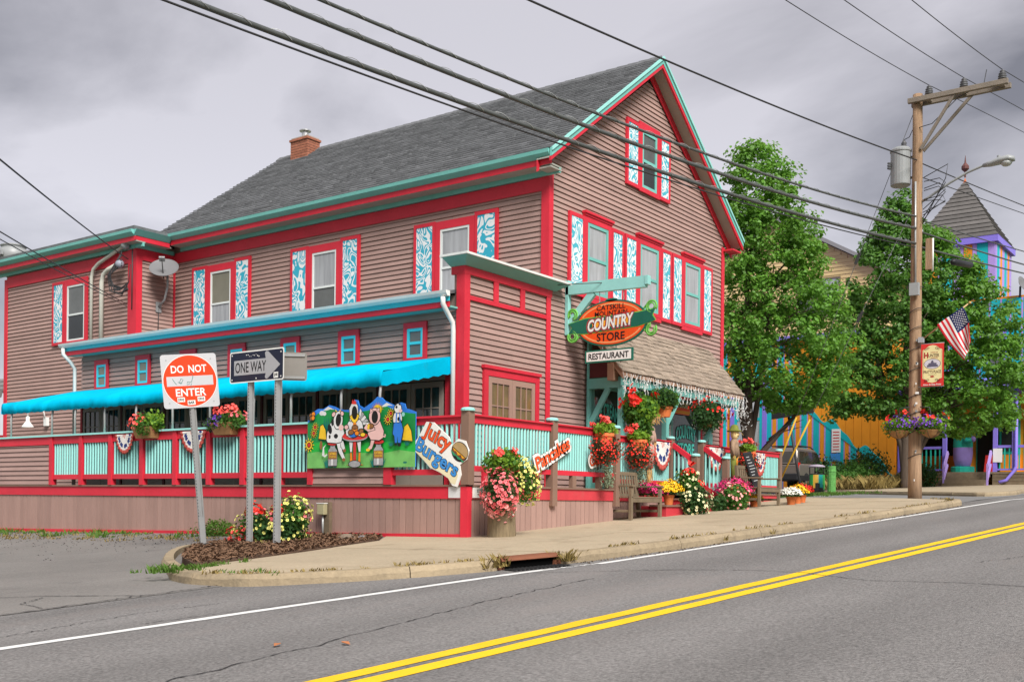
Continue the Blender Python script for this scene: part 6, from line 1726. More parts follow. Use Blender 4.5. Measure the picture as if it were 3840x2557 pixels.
# ================================================================== UTILITY POLE AND WIRES
PX, PY = 26.82, 7.44; PZ = GZ(PX, PY)
t = thing('utility_pole', 'tall wooden utility pole with a double crossarm at the kerb', 'utility pole', (PX, PY, PZ))
b = MB(); hs = np.linspace(0, 1, 12)
b.tube([(PX + .02 * math.sin(h * 3), PY + .05 * h + .015 * math.sin(h * 5), PZ - .2 + 10.05 * h) for h in hs], [.158 - .045 * h + (.012 if h < .02 else 0) for h in hs], 18); b.build('shaft', POLEW, t, smooth=True)
py2 = PY + .05
for s in (-1, 1):
    sub('crossarm', ARMW, t, lambda b: b.box(PX + s * .16 - .05, 5.40, 10.82, PX + s * .16 + .05, 7.66, 10.94), bevel=.008)
    sub('brace', ARMW, t, lambda b: b.bar((PX + s * .10, 7.36, 9.68), (PX + s * .16, 6.42 - s * .16, 10.84), .045, .07))
    b = MB(); b.tube([(PX + s * .2, py2, 10.88), (PX - s * .2, py2, 10.88)], .012, 6); b.build('bolt', IRON, t)
INS = []
for y in (7.21, 6.41, 5.56):
    b = MB(); b.lathe((PX, y, 10.94), [(.03, 0), (.03, .06), (.10, .07), (.10, .085), (.05, .10), (.095, .125), (.095, .14), (.05, .155), (.085, .18), (.085, .195), (.04, .21), (.06, .235), (.06, .25), (.03, .28)], 14); b.build('insulator', mat('grey_porcelain', (.10, .10, .105), .35), t, smooth=True); INS.append(Vector((PX, y, 11.21)))
    sub('insulator_pin_block', ARMW, t, lambda b: b.box(PX - .11, y - .05, 10.85, PX + .11, y + .05, 10.93))
pipe('riser_conduit', [(PX - .135, PY + .0, 6.4), (PX - .13, PY + .02, 7.6), (PX - .125, PY + .03, 8.9)], .022, PIPE, t)
sub('meter_box', GREYM, t, lambda b: b.box(PX - .26, PY - .10, 6.12, PX - .14, PY + .12, 6.42))
sub('wooden_block', POLEW, t, lambda b: b.box(PX - .05, PY - .34, 6.75, PX + .05, PY - .20, 7.5)); pipe('wire_guard', [(PX, PY - .36, 6.7), (PX, PY - .36, 7.5)], .02, WHITE, t)
for k in range(9):
    z = 2.2 + k * .5 + random.uniform(-.1, .1); rr = .158
    pts = [(PX + rr * math.cos(a), PY + .02 + rr * math.sin(a), z + .2 * (a - 1) / 6 + .02 * math.sin(a * 2)) for a in np.linspace(1.0, 7.5, 18)]
    pipe('wound_cable', pts, .009, CABLE, t, 5)
for k in range(14):
    z = 1.5 + random.random() * 3.6; sub('staple', WHITE if k % 2 else GREYM, t, lambda b: b.box(PX - .165, PY - .06 + random.uniform(-.05, .06), z, PX - .150, PY - .03, z + .05))
for k in range(6):
    a0 = Vector((PX - .05, PY - .15, 8.5 + random.uniform(-.1, .5))); pipe('jumper_wire', [a0, a0 + Vector((-.05, -.35 - random.random() * .3, .25 * random.uniform(-.4, 1))), a0 + Vector((0, -.5, -.1)), Vector((PX - .1, PY - .14, 8.2 - k * .07))], .011, CABLE, t, 5)
# transformer
tx, ty = PX - .02, 7.86
t = thing('transformer', 'grey can transformer hung on the utility pole', 'transformer', (tx, ty, 8.92))
b = MB(); b.lathe((tx, ty, 8.90), [(.21, -.02), (.235, 0), (.238, .04), (.238, .80), (.255, .81), (.255, .85), (.20, .91), (.06, .93)], 22); b.build('tank', GREYM, t, smooth=False)
b = MB(); b.lathe((tx - .02, ty - .08, 9.80), [(.05, 0), (.075, .04), (.05, .08), (.07, .11), (.045, .15), (.02, .2)], 12); b.build('bushing', mat('grey_porcelain', (.1, .1, .1), .35), t, smooth=True)
for z in (9.05, 9.55): sub('mount', IRON, t, lambda b: b.bar((tx, ty - .22, z), (PX, PY + .12, z), .05, .05))
for k in range(3): sub('terminal', IRON, t, lambda b: b.bar((tx - .16, ty + .16 + k * .02, 9.42 - k * .06), (tx - .24, ty + .24, 9.42 - k * .06), .04, .04))
pipe('lead_wire', [(tx - .02, ty - .08, 10.0), (tx, 7.66, 10.05), (tx - .02, 7.58, 10.2), (tx - .08, 7.35, 10.22), (tx - .1, 7.1, 10.24), (tx - .1, 6.5, 10.75), (tx - .05, 5.95, 10.95), (tx, 5.9, 11.3)], .010, CABLE, t)
# street lamp
t = thing('street_lamp', 'grey cobra head street lamp on a curved arm from the utility pole', 'street lamp', (PX, 7.3, 8.4))
pipe('arm', [(PX, 7.36, 8.42), (PX, 7.2, 8.50), (PX, 6.7, 8.78), (PX, 6.3, 8.96), (PX, 5.95, 9.06), (PX, 5.80, 9.08)], .032, GREYM, t)
V = []; F = []
secs = [(5.96, 9.05, .05, .05), (5.80, 9.06, .10, .08), (5.60, 9.09, .15, .10), (5.40, 9.11, .16, .10), (5.28, 9.09, .10, .07)]
for y, z, w, h in secs:
    for k in range(12):
        a = 2 * PI * k / 12; V.append((PX + w * math.cos(a), y, z + h * math.sin(a) * (1 if math.sin(a) > 0 else .7)))
F = [(i * 12 + k, i * 12 + (k + 1) % 12, (i + 1) * 12 + (k + 1) % 12, (i + 1) * 12 + k) for i in range(4) for k in range(12)] + [tuple(range(12))[::-1], tuple(48 + k for k in range(12))]
obj('head', V, F, GREYM, t, smooth=True)
b = MB(); b.lathe((PX, 5.45, 9.055), [(.13, 0), (.12, -.05), (.08, -.09), (.02, -.11)], 14); b.build('lens', mat('lamp_lens', (.42, .43, .42), .15), t, smooth=True)
b = MB(); b.lathe((PX, 5.62, 9.18), [(.04, 0), (.04, .05), (.02, .06)], 10); b.build('photocell', GREYM, t)
# flag
t = thing('flag', 'stars and stripes flag on a tan staff angled from the utility pole', 'flag', (PX, 7.2, 4.5))
FXX = PX - .16
pipe('staff', [(FXX + .1, 7.30, 5.05), (FXX, 6.22, 5.80)], .018, mat('tan_staff', (.55, .36, .18), .5), t); b = MB(); b.lathe((FXX, 6.20, 5.81), [(.03, 0), (.035, .03), (.01, .05)], 8, (0, -.82, .57)); b.build('finial', STRAW, t)
sub('bracket', STEEL, t, lambda b: b.box(FXX - .02, 7.24, 4.97, FXX + .10, 7.36, 5.10))
FR_ = mat('flag_red', (.60, .02, .03), .7, .08, 5); FW_ = mat('flag_white', (.72, .71, .69), .7, .06, 5); FB_ = mat('flag_blue', (.015, .02, .085), .7, .1, 5)
h0 = Vector((FXX, 6.92, 5.36)); h1 = Vector((FXX, 6.34, 5.74)); e0 = Vector((FXX, 6.29, 4.47)); e1 = Vector((FXX, 6.14, 4.82))
NS, NT = 26, 30; V = []; F = []; fm = []
def flagp(s, u):
    a = h0.lerp(h1, s); e_ = e0.lerp(e1, s); p = a.lerp(e_, u)
    sag = math.sin(PI * u) * .10 * (1 - s); fold = math.sin(s * 9 + u * 3) * .07 * u * (.3 + s)
    bend = .12 * s * (1 - (1 - u) ** 3) * (1 - u)
    return p + Vector((-.03 + fold, sag * .3 - bend, -sag * .2 + .06 * s * u))
for i in range(NS + 1):
    for j in range(NT + 1): V.append(tuple(flagp(i / NS, j / NT)))
for i in range(NS):
    for j in range(NT):
        k = i * (NT + 1) + j; F.append((k, k + 1, k + NT + 2, k + NT + 1)); s = i // 2
        fm.append(2 if (i >= 12 and j < 14) else (0 if s % 2 == 0 else 1))
o = fast('cloth', np.array(V), F, [FR_, FW_, FB_], t, True, fm); md = o.modifiers.new('t', 'SOLIDIFY'); md.thickness = .003
SB = MB()
for r in range(9):
    for c in range(6 if r % 2 == 0 else 5):
        s = .50 + .46 * (r + .7) / 9.4; u = (c + (.6 if r % 2 == 0 else 1.1)) / 6.4 * .455
        p = flagp(s, u) + Vector((-.006, 0, 0)); q = []
        for k in range(10):
            a = PI / 2 + k * PI / 5; rd = .017 if k % 2 == 0 else .008; q.append(p + Vector((0, -rd * math.cos(a), rd * math.sin(a))))
        SB.prism(q, (-.002, 0, 0))
SB.build('stars', FW_, t, kind='stuff')
# banner
fr = FX(PX - .17, 7.02, 4.41)
t = thing('town_banner', 'red and cream vertical town banner hung on the utility pole', 'banner', fp(fr, 0, -.5))
BRED = mat('banner_red', (.58, .03, .025), .7, .08, 4); BCR = mat('banner_cream', (.76, .66, .33), .7, .06, 4); BDK = mat('banner_dark_print', (.10, .03, .02), .7); BMR = mat('banner_maroon_print', (.36, .02, .02), .7)
plate('cloth', fr, rect(-.265, -.51, .265, .51), 0, .004, BRED, t)
plate('panel', fr, [(-.225, -.32), (-.225, .36), (-.16, .40), (-.08, .46), (0, .475), (.08, .46), (.16, .40), (.225, .36), (.225, -.32), (.16, -.34), (.10, -.41), (0, -.43), (-.10, -.41), (-.16, -.34)], .005, .007, BCR, t)
tx_ = lambda s, x, y, w, h, m, bold=.02: text('lettering', s, (fp(fr, x, y), *fr[1:]), w, h, .0085, m, t, bold=bold)
tx_('H', -.145, .235, .10, .14, BMR, .05); tx_('UNTER', .035, .225, .25, .075, BDK); tx_('TOWN OF', .04, .295, .17, .03, BMR); tx_('LANDMARK', .05, .17, .17, .02, BMR)
tx_("PRATT'S PLACE", .0, -.165, .40, .075, BDK, .02); tx_('TANNERSVILLE', .0, -.235, .20, .018, BDK, 0); tx_('Anne & Skip Pratt', 0, -.475, .42, .05, SWHITE, .02)
plate('oval', fr, ell(0, .025, .195, .125, 26), .0075, .0085, BDK, t); plate('oval_picture', fr, ell(0, .025, .185, .115, 26), .0088, .0095, mat('pale_lilac_print', (.58, .55, .60), .7, .2, 20), t)
HSE = mat('house_print', (.11, .10, .15), .7, .4, 40)
plate('house_print', fr, [(-.12, -.05), (.13, -.05), (.13, .0), (.10, .005), (.10, .045), (.03, .05), (.03, .08), (0, .115), (-.03, .08), (-.03, .05), (-.09, .04), (-.09, .005), (-.12, 0)], .0097, .0102, HSE, t)
plate('date_oval', fr, ell(0, -.28, .05, .022, 16), .0075, .009, BMR, t); tx_('1890', 0, -.28, .06, .022, SWHITE)
for k in range(24):
    for s in (-1, 1): plate('dot', (fp(fr, s * .205, -.30 + k * .028), *fr[1:]), rect(-.005, -.006, .005, .006), .0072, .008, BDK, t)
for s in (-1, 1):
    for yy in (.40, -.36):
        for k_ in range(2):
            q = MB(); q.tube([fp(fr, s * (.10 + .05 * k_) + .030 * math.cos(a), yy + .02 * math.sin(a) - .02 * k_, .008) for a in np.linspace(0, 5.2, 12)], .005, 4); q.build('scroll', BDK, t)
for z in (.515, -.515): pipe('banner_rod', [fp(fr, .27, z, -.01), fp(fr, -.33, z, -.02)], .010, GREYM, t)
# pole baskets
for y, lb in ((7.80, 'left purple petunia basket ringed on the utility pole'), (7.06, 'right purple petunia basket ringed on the utility pole')):
    t = thing('pole_basket', lb, 'flower basket', (PX - .12, y, 2.7), 'flower baskets on the utility pole')
    s = 1 if y > 7.4 else -1; cx = PX - .12; 
    b = MB(); b.lathe((cx, y, 2.66), [(.05, 0), (.18, .06), (.26, .17), (.27, .19)], 16); b.build('basket', BASKETM, t)
    for a in np.linspace(0, 2 * PI, 7)[:-1]: pipe('wire_frame', [(cx + .05 * math.cos(a), y + .05 * math.sin(a), 2.65), (cx + .2 * math.cos(a), y + .2 * math.sin(a), 2.73), (cx + .27 * math.cos(a), y + .27 * math.sin(a), 2.86)], .006, IRON, t, 4)
    pipe('hook', [(PX - .1, PY + s * .12, 3.42), (PX - .11, PY + s * .35, 3.40), (cx, y, 3.25), (cx, y, 2.9)], .012, IRON, t)
    foliage('foliage', t, (cx, y, 2.98), (.32, .38, .20), 900, .075, LEAFL); foliage('foliage', t, (cx, y, 2.92), (.34, .38, .22), 500, .07, LEAFB)
    bloomset('blooms', t, (cx, y - s * .06, 3.0), (.34, .38, .22), 130, .06, PURP, None, -.5); bloomset('blooms', t, (cx, y, 3.08), (.28, .40, .26), 44, .07, REDP, None, .2, .95, 5, 6)

# wires
def wire(pts, r, m, label, cat='cable', n=40, twist=False, group=None):
    P = np.array(pts, float); c = np.polyfit(P[:, 0], P[:, 2], min(2, len(P) - 1)); cy = np.polyfit(P[:, 0], P[:, 1], 1)
    xs = np.linspace(P[0, 0], P[-1, 0], n)
    q = [(x, np.polyval(cy, x), np.polyval(c, x)) for x in xs]
    b = MB(); b.tube(q, r, 7); o = b.build('overhead_cable', m, smooth=True); tag(o, label, cat, group)
    if twist:
        L = float(abs(xs[-1] - xs[0])); k = int(L / .045); q2 = []
        for i in range(k):
            x = xs[0] + (xs[-1] - xs[0]) * i / k; a = i * .55
            q2.append((x, np.polyval(cy, x) + (r + .004) * math.cos(a), np.polyval(c, x) + (r + .004) * math.sin(a) + r * .4))
        b = MB(); b.tube(q2, .004, 4); b.build('lashing_wire', PIPE, o)
    return o
def ext(p3, xl):
    """continue the measured sag to the next pole"""
    P = np.array(p3); c = np.polyfit(P[:, 0], P[:, 2], 2); cy = np.polyfit(P[:, 0], P[:, 1], 1)
    return [(x, np.polyval(cy, x), np.polyval(c, x)) for x in np.linspace(xl, P[-1, 0], 12)]
U = [(8.15, 8.65, 6.50), (11.32, 8.45, 6.64), (18.64, 7.97, 7.14), (26.66, 7.45, 8.05)]
M_ = [(7.45, 8.70, 6.25), (11.32, 8.45, 6.41), (18.65, 7.97, 6.88), (26.66, 7.45, 7.76)]
L_ = [(6.47, 8.76, 5.89), (11.32, 8.45, 6.10), (18.66, 7.97, 6.58), (26.66, 7.45, 7.39)]
T_ = [(11.73, 8.42, 7.82), (17.71, 8.03, 8.39), (25.03, 7.56, 9.19), (26.70, 7.45, 9.44)]
wire(ext(U, -8), .022, CABLEG, 'uppermost of the three thick lashed cables crossing the roof', twist=True)
wire(ext(M_, -8), .031, CABLEG, 'middle of the three thick lashed cables crossing the roof', twist=True)
wire(ext(L_, -8), .031, CABLEG, 'lowest of the three thick lashed cables crossing the roof', twist=True)
L2 = [(x, y, z - .045 * math.exp(-((x - 6) / 9) ** 2)) for x, y, z in ext(L_, -8)]; wire([(x, y, z - .09) for x, y, z in ext(L_, -8)], .012, CABLE, 'thin cable running just under the lowest thick cable')
wire(ext(T_, -8), .016, CABLE, 'single black cable from the transformer passing over the roof peak')
for (p, q, z), yy, lb in (((18.99, 7.72, 10.43), 7.21, 'left'), ((19.74, 6.87, 10.49), 6.41, 'middle'), ((20.87, 5.95, 10.67), 5.56, 'right')):
    wire([(p - (PX - p) * 2.2, q + (PX - p) * .143, z - (11.22 - z) * .9), (p, q, z), (PX, yy, 11.23)], .009, CABLE, lb + ' power wire coming from the upper sky to the crossarm', 'power wire', group='power wires on the crossarm')
for yy, (x2, y2, z2), lb in ((7.21, (35.18, 6.67, 12.36), 'left'), (6.41, (32.0, 6.07, 11.94), 'middle'), (5.56, (28.65, 5.44, 11.49), 'right')):
    k = (60 - PX) / (x2 - PX); wire([(PX, yy, 11.23), (x2, y2, z2), (60, yy + (y2 - yy) * k, 11.23 + (z2 - 11.23) * k - .3)], .009, CABLE, lb + ' power wire leaving the crossarm to the right', 'power wire', group='power wires leaving the crossarm')
for z0, (x2, y2, z2), r, lb in ((8.05, (36.23, 6.83, 9.03), .016, 'uppermost thick cable right of the pole'), (7.76, (36.24, 6.83, 8.62), .022, 'middle thick cable right of the pole'), (7.39, (36.25, 6.83, 8.35), .022, 'lowest thick cable right of the pole'), (9.44, (36.17, 6.83, 10.44), .014, 'black cable leaving the transformer to the right'), (9.1, (36.17, 6.83, 10.2), .011, 'thin black cable below the transformer cable')):
    wire([(PX, PY, z0), ((PX + x2) / 2, (PY + y2) / 2, (z0 + z2) / 2 - .14), (x2, y2, z2), (60, 5.3, z2 + 2.9)], r, CABLEG if z0 < 9 else CABLE, lb)
b = MB(); b.tube([(29.3, 7.24, 7.42), (29.4, 7.24, 7.43), (30.8, 7.15, 7.60), (30.9, 7.14, 7.62)], [.03, .09, .09, .03], 12); tag(b.build('splice_case', BLACK, smooth=True), 'black cylindrical splice case on the lowest cable right of the pole', 'splice case')
# service drops to the wing
def line3(p, q, sag, r, label, m=CABLE):
    p = Vector(p); q = Vector(q); pts = [p.lerp(q, i / 24) + Vector((0, 0, -sag * 4 * (i / 24) * (1 - i / 24))) for i in range(25)]
    b = MB(); b.tube(pts, r, 6); return tag(b.build('service_drop', m, smooth=True), label, 'cable')
H_ = Vector((16.08, YB + .02, 7.08)); line3(H_ + (Vector((7.28, 13.73, 5.54)) - H_) * 1.7, H_, .10, .013, 'twisted black service drop from the left sky to the wing corner')
H_ = Vector((16.1, 24.05, 5.95)); line3(H_ + (Vector((7.29, 13.72, 4.54)) - H_) * 1.6, H_, .05, .009, 'upper of two thin phone lines to the wing wall')
line3(H_ + (Vector((7.29, 13.72, 4.46)) - H_) * 1.6, H_ - Vector((0, 0, .05)), .05, .007, 'lower of two thin phone lines to the wing wall')
# guy wires with yellow guards
YG = mat('yellow_guard', (.62, .36, .02), .5, .1)
for (zt, ax, ay, lb) in ((10.65, 27.9, 11.75, 'guy wire from the pole top with a yellow guard'), (8.3, 27.6, 11.45, 'lower guy wire from the pole with a yellow guard')):
    A = Vector((ax, ay, GZ(ax, ay) + .0)); Tp = Vector((PX, PY + .12, zt)); d = (Tp - A).normalized()
    t = thing('guy_wire', lb, 'guy wire', A, 'guy wires of the utility pole'); pipe('strand', [A, Tp], .008, WIRE, t, 5); pipe('guard', [A + d * .3, A + d * 2.4], .024, YG, t, 8)
    b = MB(); mid = A + d * (zt * .62); b.tube([mid, mid + d * .3], .04, 8); b.build('strain_insulator', IRON, t)
# ================================================================== TREES
def tree(name, label, base, rows, trunk_r, leafm, n_leaf, size, forks, csz=.55, seed=1, wid=1.0):
    """rows: (z, radius, offset right, offset deep) outline of the crown"""
    rg = np.random.default_rng(seed)
    t = thing(name, label, 'tree', base)
    R = np.array(sorted(r[:3] for r in rows)); R[:, 1] *= wid; z0, z1 = R[:, 0].min(), R[:, 0].max()
    base = np.array(base); rt = np.array(CAMR); fw = np.array(CAMF)
    b = MB(); ends = []
    zt = z0 + (z1 - z0) * .62
    for k, (ox, oy, h) in enumerate(forks):
        p0 = Vector(base); top = Vector(base + rt * ox + fw * oy + np.array([0, 0, h]))
        m1 = p0.lerp(top, .22) + Vector((0, 0, .25)) - Vector(rt) * ox * .12; m2 = p0.lerp(top, .6) + Vector(rt) * ox * .06
        r0 = trunk_r * (1 if k == 0 else .72)
        b.tube([p0 - Vector((0, 0, .3)), p0 + Vector((0, 0, .3)), m1, m2, top], [r0 * 1.25, r0, r0 * .86, r0 * .5, r0 * .16], 9)
        for _ in range(9):
            q = m1.lerp(top, rg.uniform(.1, .95)); zz = q.z + rg.uniform(.3, 1.4); rr_ = float(np.interp(zz, R[:, 0], R[:, 1])) * rg.uniform(.5, .85); an = rg.uniform(0, 2 * PI)
            off = float(np.interp(zz, R[:, 0], R[:, 2]))
            e_ = Vector(base + rt * (off + rr_ * math.cos(an)) + fw * (rr_ * math.sin(an))); e_.z = zz
            b.tube([q, q.lerp(e_, .5) + Vector((0, 0, .12)), e_], [r0 * .32, r0 * .2, r0 * .05], 6); ends.append(e_)
    b.build('trunk', BARK, t, smooth=True)
    # crown: clumps of leaves, dense outside, gaps between
    nc = int(n_leaf / 46); C = []
    while len(C) < nc:
        z = rg.uniform(z0, z1); r = np.interp(z, R[:, 0], R[:, 1]); off = np.interp(z, R[:, 0], R[:, 2])
        if rg.uniform() > (r / R[:, 1].max()) ** 1.0: continue
        a = rg.uniform(0, 2 * PI); q = math.sqrt(rg.uniform(.12, 1.0)) * rg.choice([.86, .95, 1.06])
        C.append(base * np.array([1, 1, 0]) + rt * (off + r * q * math.cos(a)) + fw * (r * q * math.sin(a)) * .9 + np.array([0, 0, z]))
    C = np.array(C); cs = csz * rg.uniform(.55, 1.2, nc)
    idx = rg.integers(0, nc, n_leaf)
    d = rg.normal(size=(n_leaf, 3)); d /= np.linalg.norm(d, axis=1)[:, None]
    P = C[idx] + d * (cs[idx] * rg.uniform(.25, 1, n_leaf) ** .6)[:, None] * np.array([1, 1, .62])
    up = d * .6 + np.array([0, 0, .55])
    up /= np.linalg.norm(up, axis=1)[:, None]
    v, f = leaf_cloud(P, size, up, .62, .72, .3)
    fast('crown', v, f, leafm, t, kind='stuff')
    return t
k1 = .0139
def rows_px(px, k, cx, zc):
    return [(1.03 + (1157 - y) * k, R * k, (c - cx) * k) for y, c, R in px]
tree('maple_tree', 'tall green maple beside the store with forked grey trunk', (31.9, 14.0, GZ(31.9, 14.0)),
     rows_px([(332, 1727, 16), (359, 1730, 58), (412, 1738, 88), (465, 1745, 102), (518, 1755, 120), (606, 1768, 138), (659, 1772, 142), (694, 1798, 166), (764, 1803, 170), (834, 1814, 176), (885, 1818, 158), (922, 1822, 105), (940, 1822, 50)], k1, 1722, 0), .17, LEAF, 36000, .130,
     [(-.15, 0, 8.6), (.75, .1, 7.4), (2.1, -.2, 4.2), (-.6, .3, 6.0)], .38, 3, .93)
k2 = .0188
tree('street_maple', 'dark green maple behind the utility pole, left of the flag', (47.1, 13.5, GZ(47.1, 13.5)),
     rows_px([(440, 2066, 14), (480, 2062, 34), (540, 2058, 62), (620, 2058, 95), (700, 2045, 112), (780, 2038, 118), (850, 2025, 125), (910, 2010, 112), (955, 1995, 75)], k2, 2080, 0), .20, LEAF2, 27000, .175,
     [(0, 0, 10), (-1.4, .3, 7), (1.2, -.2, 8)], .46, 5, 1.08)
tree('street_maple', 'green maple right of the utility pole, behind the flag and banner', (47.9, 13.29, GZ(47.9, 13.29)),
     rows_px([(520, 2135, 14), (560, 2140, 45), (620, 2175, 85), (700, 2210, 112), (780, 2222, 125), (860, 2235, 135), (930, 2230, 130), (975, 2215, 95), (1000, 2200, 40)], .0190, 2104, 0), .20, LEAF, 28000, .175,
     [(.4, 0, 9), (2.2, .3, 6.5), (1.4, -.3, 7.5)], .46, 7, 1.05)
tree('background_tree', 'green tree behind the far left end of the wing', (15.5, 38.5, GZ(15.5, 38)), [(2.2, 1.2, -.6), (4, 2.2, -.6), (6, 2.4, -.6), (8, 2.0, -.5), (9.2, .8, -.4)], .22, LEAF, 9000, .20, [(0, 0, 7), (-1, 0, 5.5)], .6, 9)
tree('background_tree', 'tree crown showing right of the purple tower', (66, 11.5, GZ(60, 11)), [(5, 2.2, 2), (7, 3.0, 2), (9, 2.6, 2), (10.5, 1.0, 2)], .25, LEAF2, 6000, .25, [(.5, 0, 8)], .8, 12)

# shrubs along the planting strip
for k_, (x, y, rx, ry, rz_, m, lb) in enumerate(((46.0, 16.9, 1.2, 1.2, .85, LEAFD, 'dark juniper shrub at the left of the planting strip'), (47.5, 15.9, 1.1, 1.1, .75, LEAFB, 'bright green shrub in the middle of the planting strip'), (49.2, 15.8, 1.4, 1.1, 1.05, LEAFD, 'spreading yew shrub under the street maple'), (51.0, 14.0, 1.0, .9, .65, LEAFD, 'small dark shrub beside the porch steps'), (45.3, 15.6, .8, .8, .45, LEAFB, 'low leafy shrub at the kerb of the planting strip'))):
    t = thing('shrub', lb, 'shrub', (x, y, GZ(x, y)), 'shrubs in the planting strip')
    z = GZ(x, y) + rz_ * .75
    foliage('foliage', t, (x, y, z), (rx, ry, rz_), 2600, .13, m, .35, -.8)
    sub('stem', BARK, t, lambda b: b.tube([(x, y, GZ(x, y) - .1), (x + .1, y, z)], [.06, .03], 6))

# ================================================================== STRIPED BUILDING ACROSS THE DRIVE
SORG = mat('orange_board_paint', (.74, .27, .015), .55, .10, 2, rand=.06); STQ = mat('turquoise_board_paint', (.005, .42, .46), .55, .08, 2, rand=.05); SLV = mat('lavender_paint', (.40, .28, .66), .55, .08, 2, rand=.05); SPU = mat('violet_trim_paint', (.22, .17, .62), .5, .08, 2); SGN = mat('sea_green_paint', (.02, .40, .30), .5, .08, 2)
XS = 54.0
gs = thing('striped_shop', 'orange building painted with turquoise and lavender stripes across the driveway', 'shop', (58, 18, 2))
core = sub('wall', SORG, gs, lambda b: b.box(XS + .03, 15.9, .8, 66, 34, 9.6))
def zline(y): return 2.45 + (y - 16.0) * .765 if y < 21.2 else 9.6
y = 15.95; i = 0
pat = [(STQ, .30), (SLV, .075), (SORG, .22), (SLV, .055)]
while y < 30:
    m, w = pat[i % 4]; zt = min(zline(y + w / 2), 9.6)
    if zt > 1.9:
        sub('stripe_board', m, core, lambda b: b.hexa([(XS, y + .004, 1.2), (XS + .03, y + .004, 1.2), (XS + .03, y + w - .004, 1.2), (XS, y + w - .004, 1.2)], [(XS, y + .004, min(zline(y), 9.6)), (XS + .03, y + .004, min(zline(y), 9.6)), (XS + .03, y + w - .004, min(zline(y + w), 9.6)), (XS, y + w - .004, min(zline(y + w), 9.6))]))
    y += w; i += 1
y = 15.95
while y < 21.2:
    w = .42; sub('board', SORG, core, lambda b: b.hexa([(XS + .004, y + .008, zline(y)), (XS + .03, y + .008, zline(y)), (XS + .03, y + w - .008, zline(y + w) if y + w < 21.2 else 6.5), (XS + .004, y + w - .008, zline(y + w) if y + w < 21.2 else 6.5)], [(XS + .004, y + .008, 9.58), (XS + .03, y + .008, 9.58), (XS + .03, y + w - .008, 9.58), (XS + .004, y + w - .008, 9.58)])); y += w
wv = [(y, zline(y) - .06) for y in np.linspace(15.95, 21.15, 40)] + [(y, zline(y) + .30 + .22 * math.sin(y * 3.4) + .10 * math.sin(y * 7.3)) for y in np.linspace(21.15, 15.95, 60)]
plate('painted_ridge', FX(XS - .004, 0, 0), [(-y, z) for y, z in wv], 0, .02, STQ, gs)
rbox('eave', XS - .3, 15.6, 9.6, 66.3, 34, 9.85, m=SPU, p=gs)
w = sub('window', SPU, gs, lambda b: (b.box(XS - .06, 22.70, 3.5, XS - .004, 22.95, 7.7), b.box(XS - .06, 24.55, 3.5, XS - .004, 24.80, 7.7), b.box(XS - .061, 22.95, 7.45, XS - .004, 24.55, 7.7), b.box(XS - .061, 22.95, 3.5, XS - .004, 24.55, 3.75)))
sub('inner_frame', STQ, w, lambda b: (b.box(XS - .05, 22.95, 3.75, XS - .006, 23.1, 7.45), b.box(XS - .05, 24.4, 3.75, XS - .006, 24.55, 7.45), b.box(XS - .049, 23.1, 5.5, XS - .006, 24.4, 5.65)))
sub('pane', GLASSW, w, lambda b: b.box(XS - .02, 23.1, 3.75, XS - .005, 24.4, 7.45))
sub('sign_panel', WHITE, gs, lambda b: b.box(XS - .05, 18.7, 3.7, XS - .02, 19.15, 4.9))
for r in range(7): sub('print_line', MRED, gs, lambda b: b.box(XS - .055, 18.76, 3.82 + r * .15, XS - .051, 19.09, 3.87 + r * .15))
sub('parking_sign', SBLUE, gs, lambda b: b.box(XS - .05, 18.7, 3.25, XS - .02, 19.2, 3.65))
# porch
DKZ = 2.65
pw = sub('porch_back_wall', SORG, gs, lambda b: b.box(57.5, 8.0, 1.5, 58.0, 16, 11.5))
sub('porch_floor', WOOD, gs, lambda b: b.box(XS, 9.2, 2.55, 57.5, 15.9, DKZ))
for k in range(3):
    sub('skirt_plank', WOOD, gs, lambda b: b.box(XS + .02, 9.2, 2.02 + k * .18, XS + .06, 11.45, 2.185 + k * .18)); sub('skirt_plank', WOOD, gs, lambda b: b.box(XS + .02, 13.5, 2.02 + k * .18, XS + .06, 15.9, 2.185 + k * .18))
for k in range(4):
    st = sub('step', WOOD, gs, lambda b: b.box(XS - 1.1 + k * .28, 11.55, 1.95 + k * .15, XS - .80 + k * .28, 13.45, 2.10 + k * .16))
for y in (15.75, 13.63, 11.35, 10.52): sub('porch_post', SPU, gs, lambda b: b.box(XS + .02, y - .09, DKZ, XS + .20, y + .09, 6.6))
def prail(y0, y1):
    r = sub('porch_rail', SPU, gs, lambda b: b.box(XS + .06, y0, 3.78, XS + .16, y1, 3.90)); sub('porch_rail', SPU, gs, lambda b: b.box(XS + .06, y0, 2.72, XS + .16, y1, 2.80))
    n = int((y1 - y0) / .21)
    for i in range(n): yy = y0 + (i + .5) * (y1 - y0) / n; sub('baluster', SGN, r, lambda b: b.box(XS + .085, yy - .03, 2.80, XS + .135, yy + .03, 3.78))
prail(13.75, 15.65); prail(10.62, 11.25); prail(9.3, 10.42)
for y in (13.45, 11.5): sub('stair_rail', SLV, gs, lambda b: (b.bar((XS - .05, y, 3.6), (XS - .75, y, 2.75), .08, .20), b.box(XS - .82, y - .04, 1.95, XS - .74, y + .04, 3.0), b.bar((XS - .05, y, 3.0), (XS - .7, y, 2.3), .05, .12)))
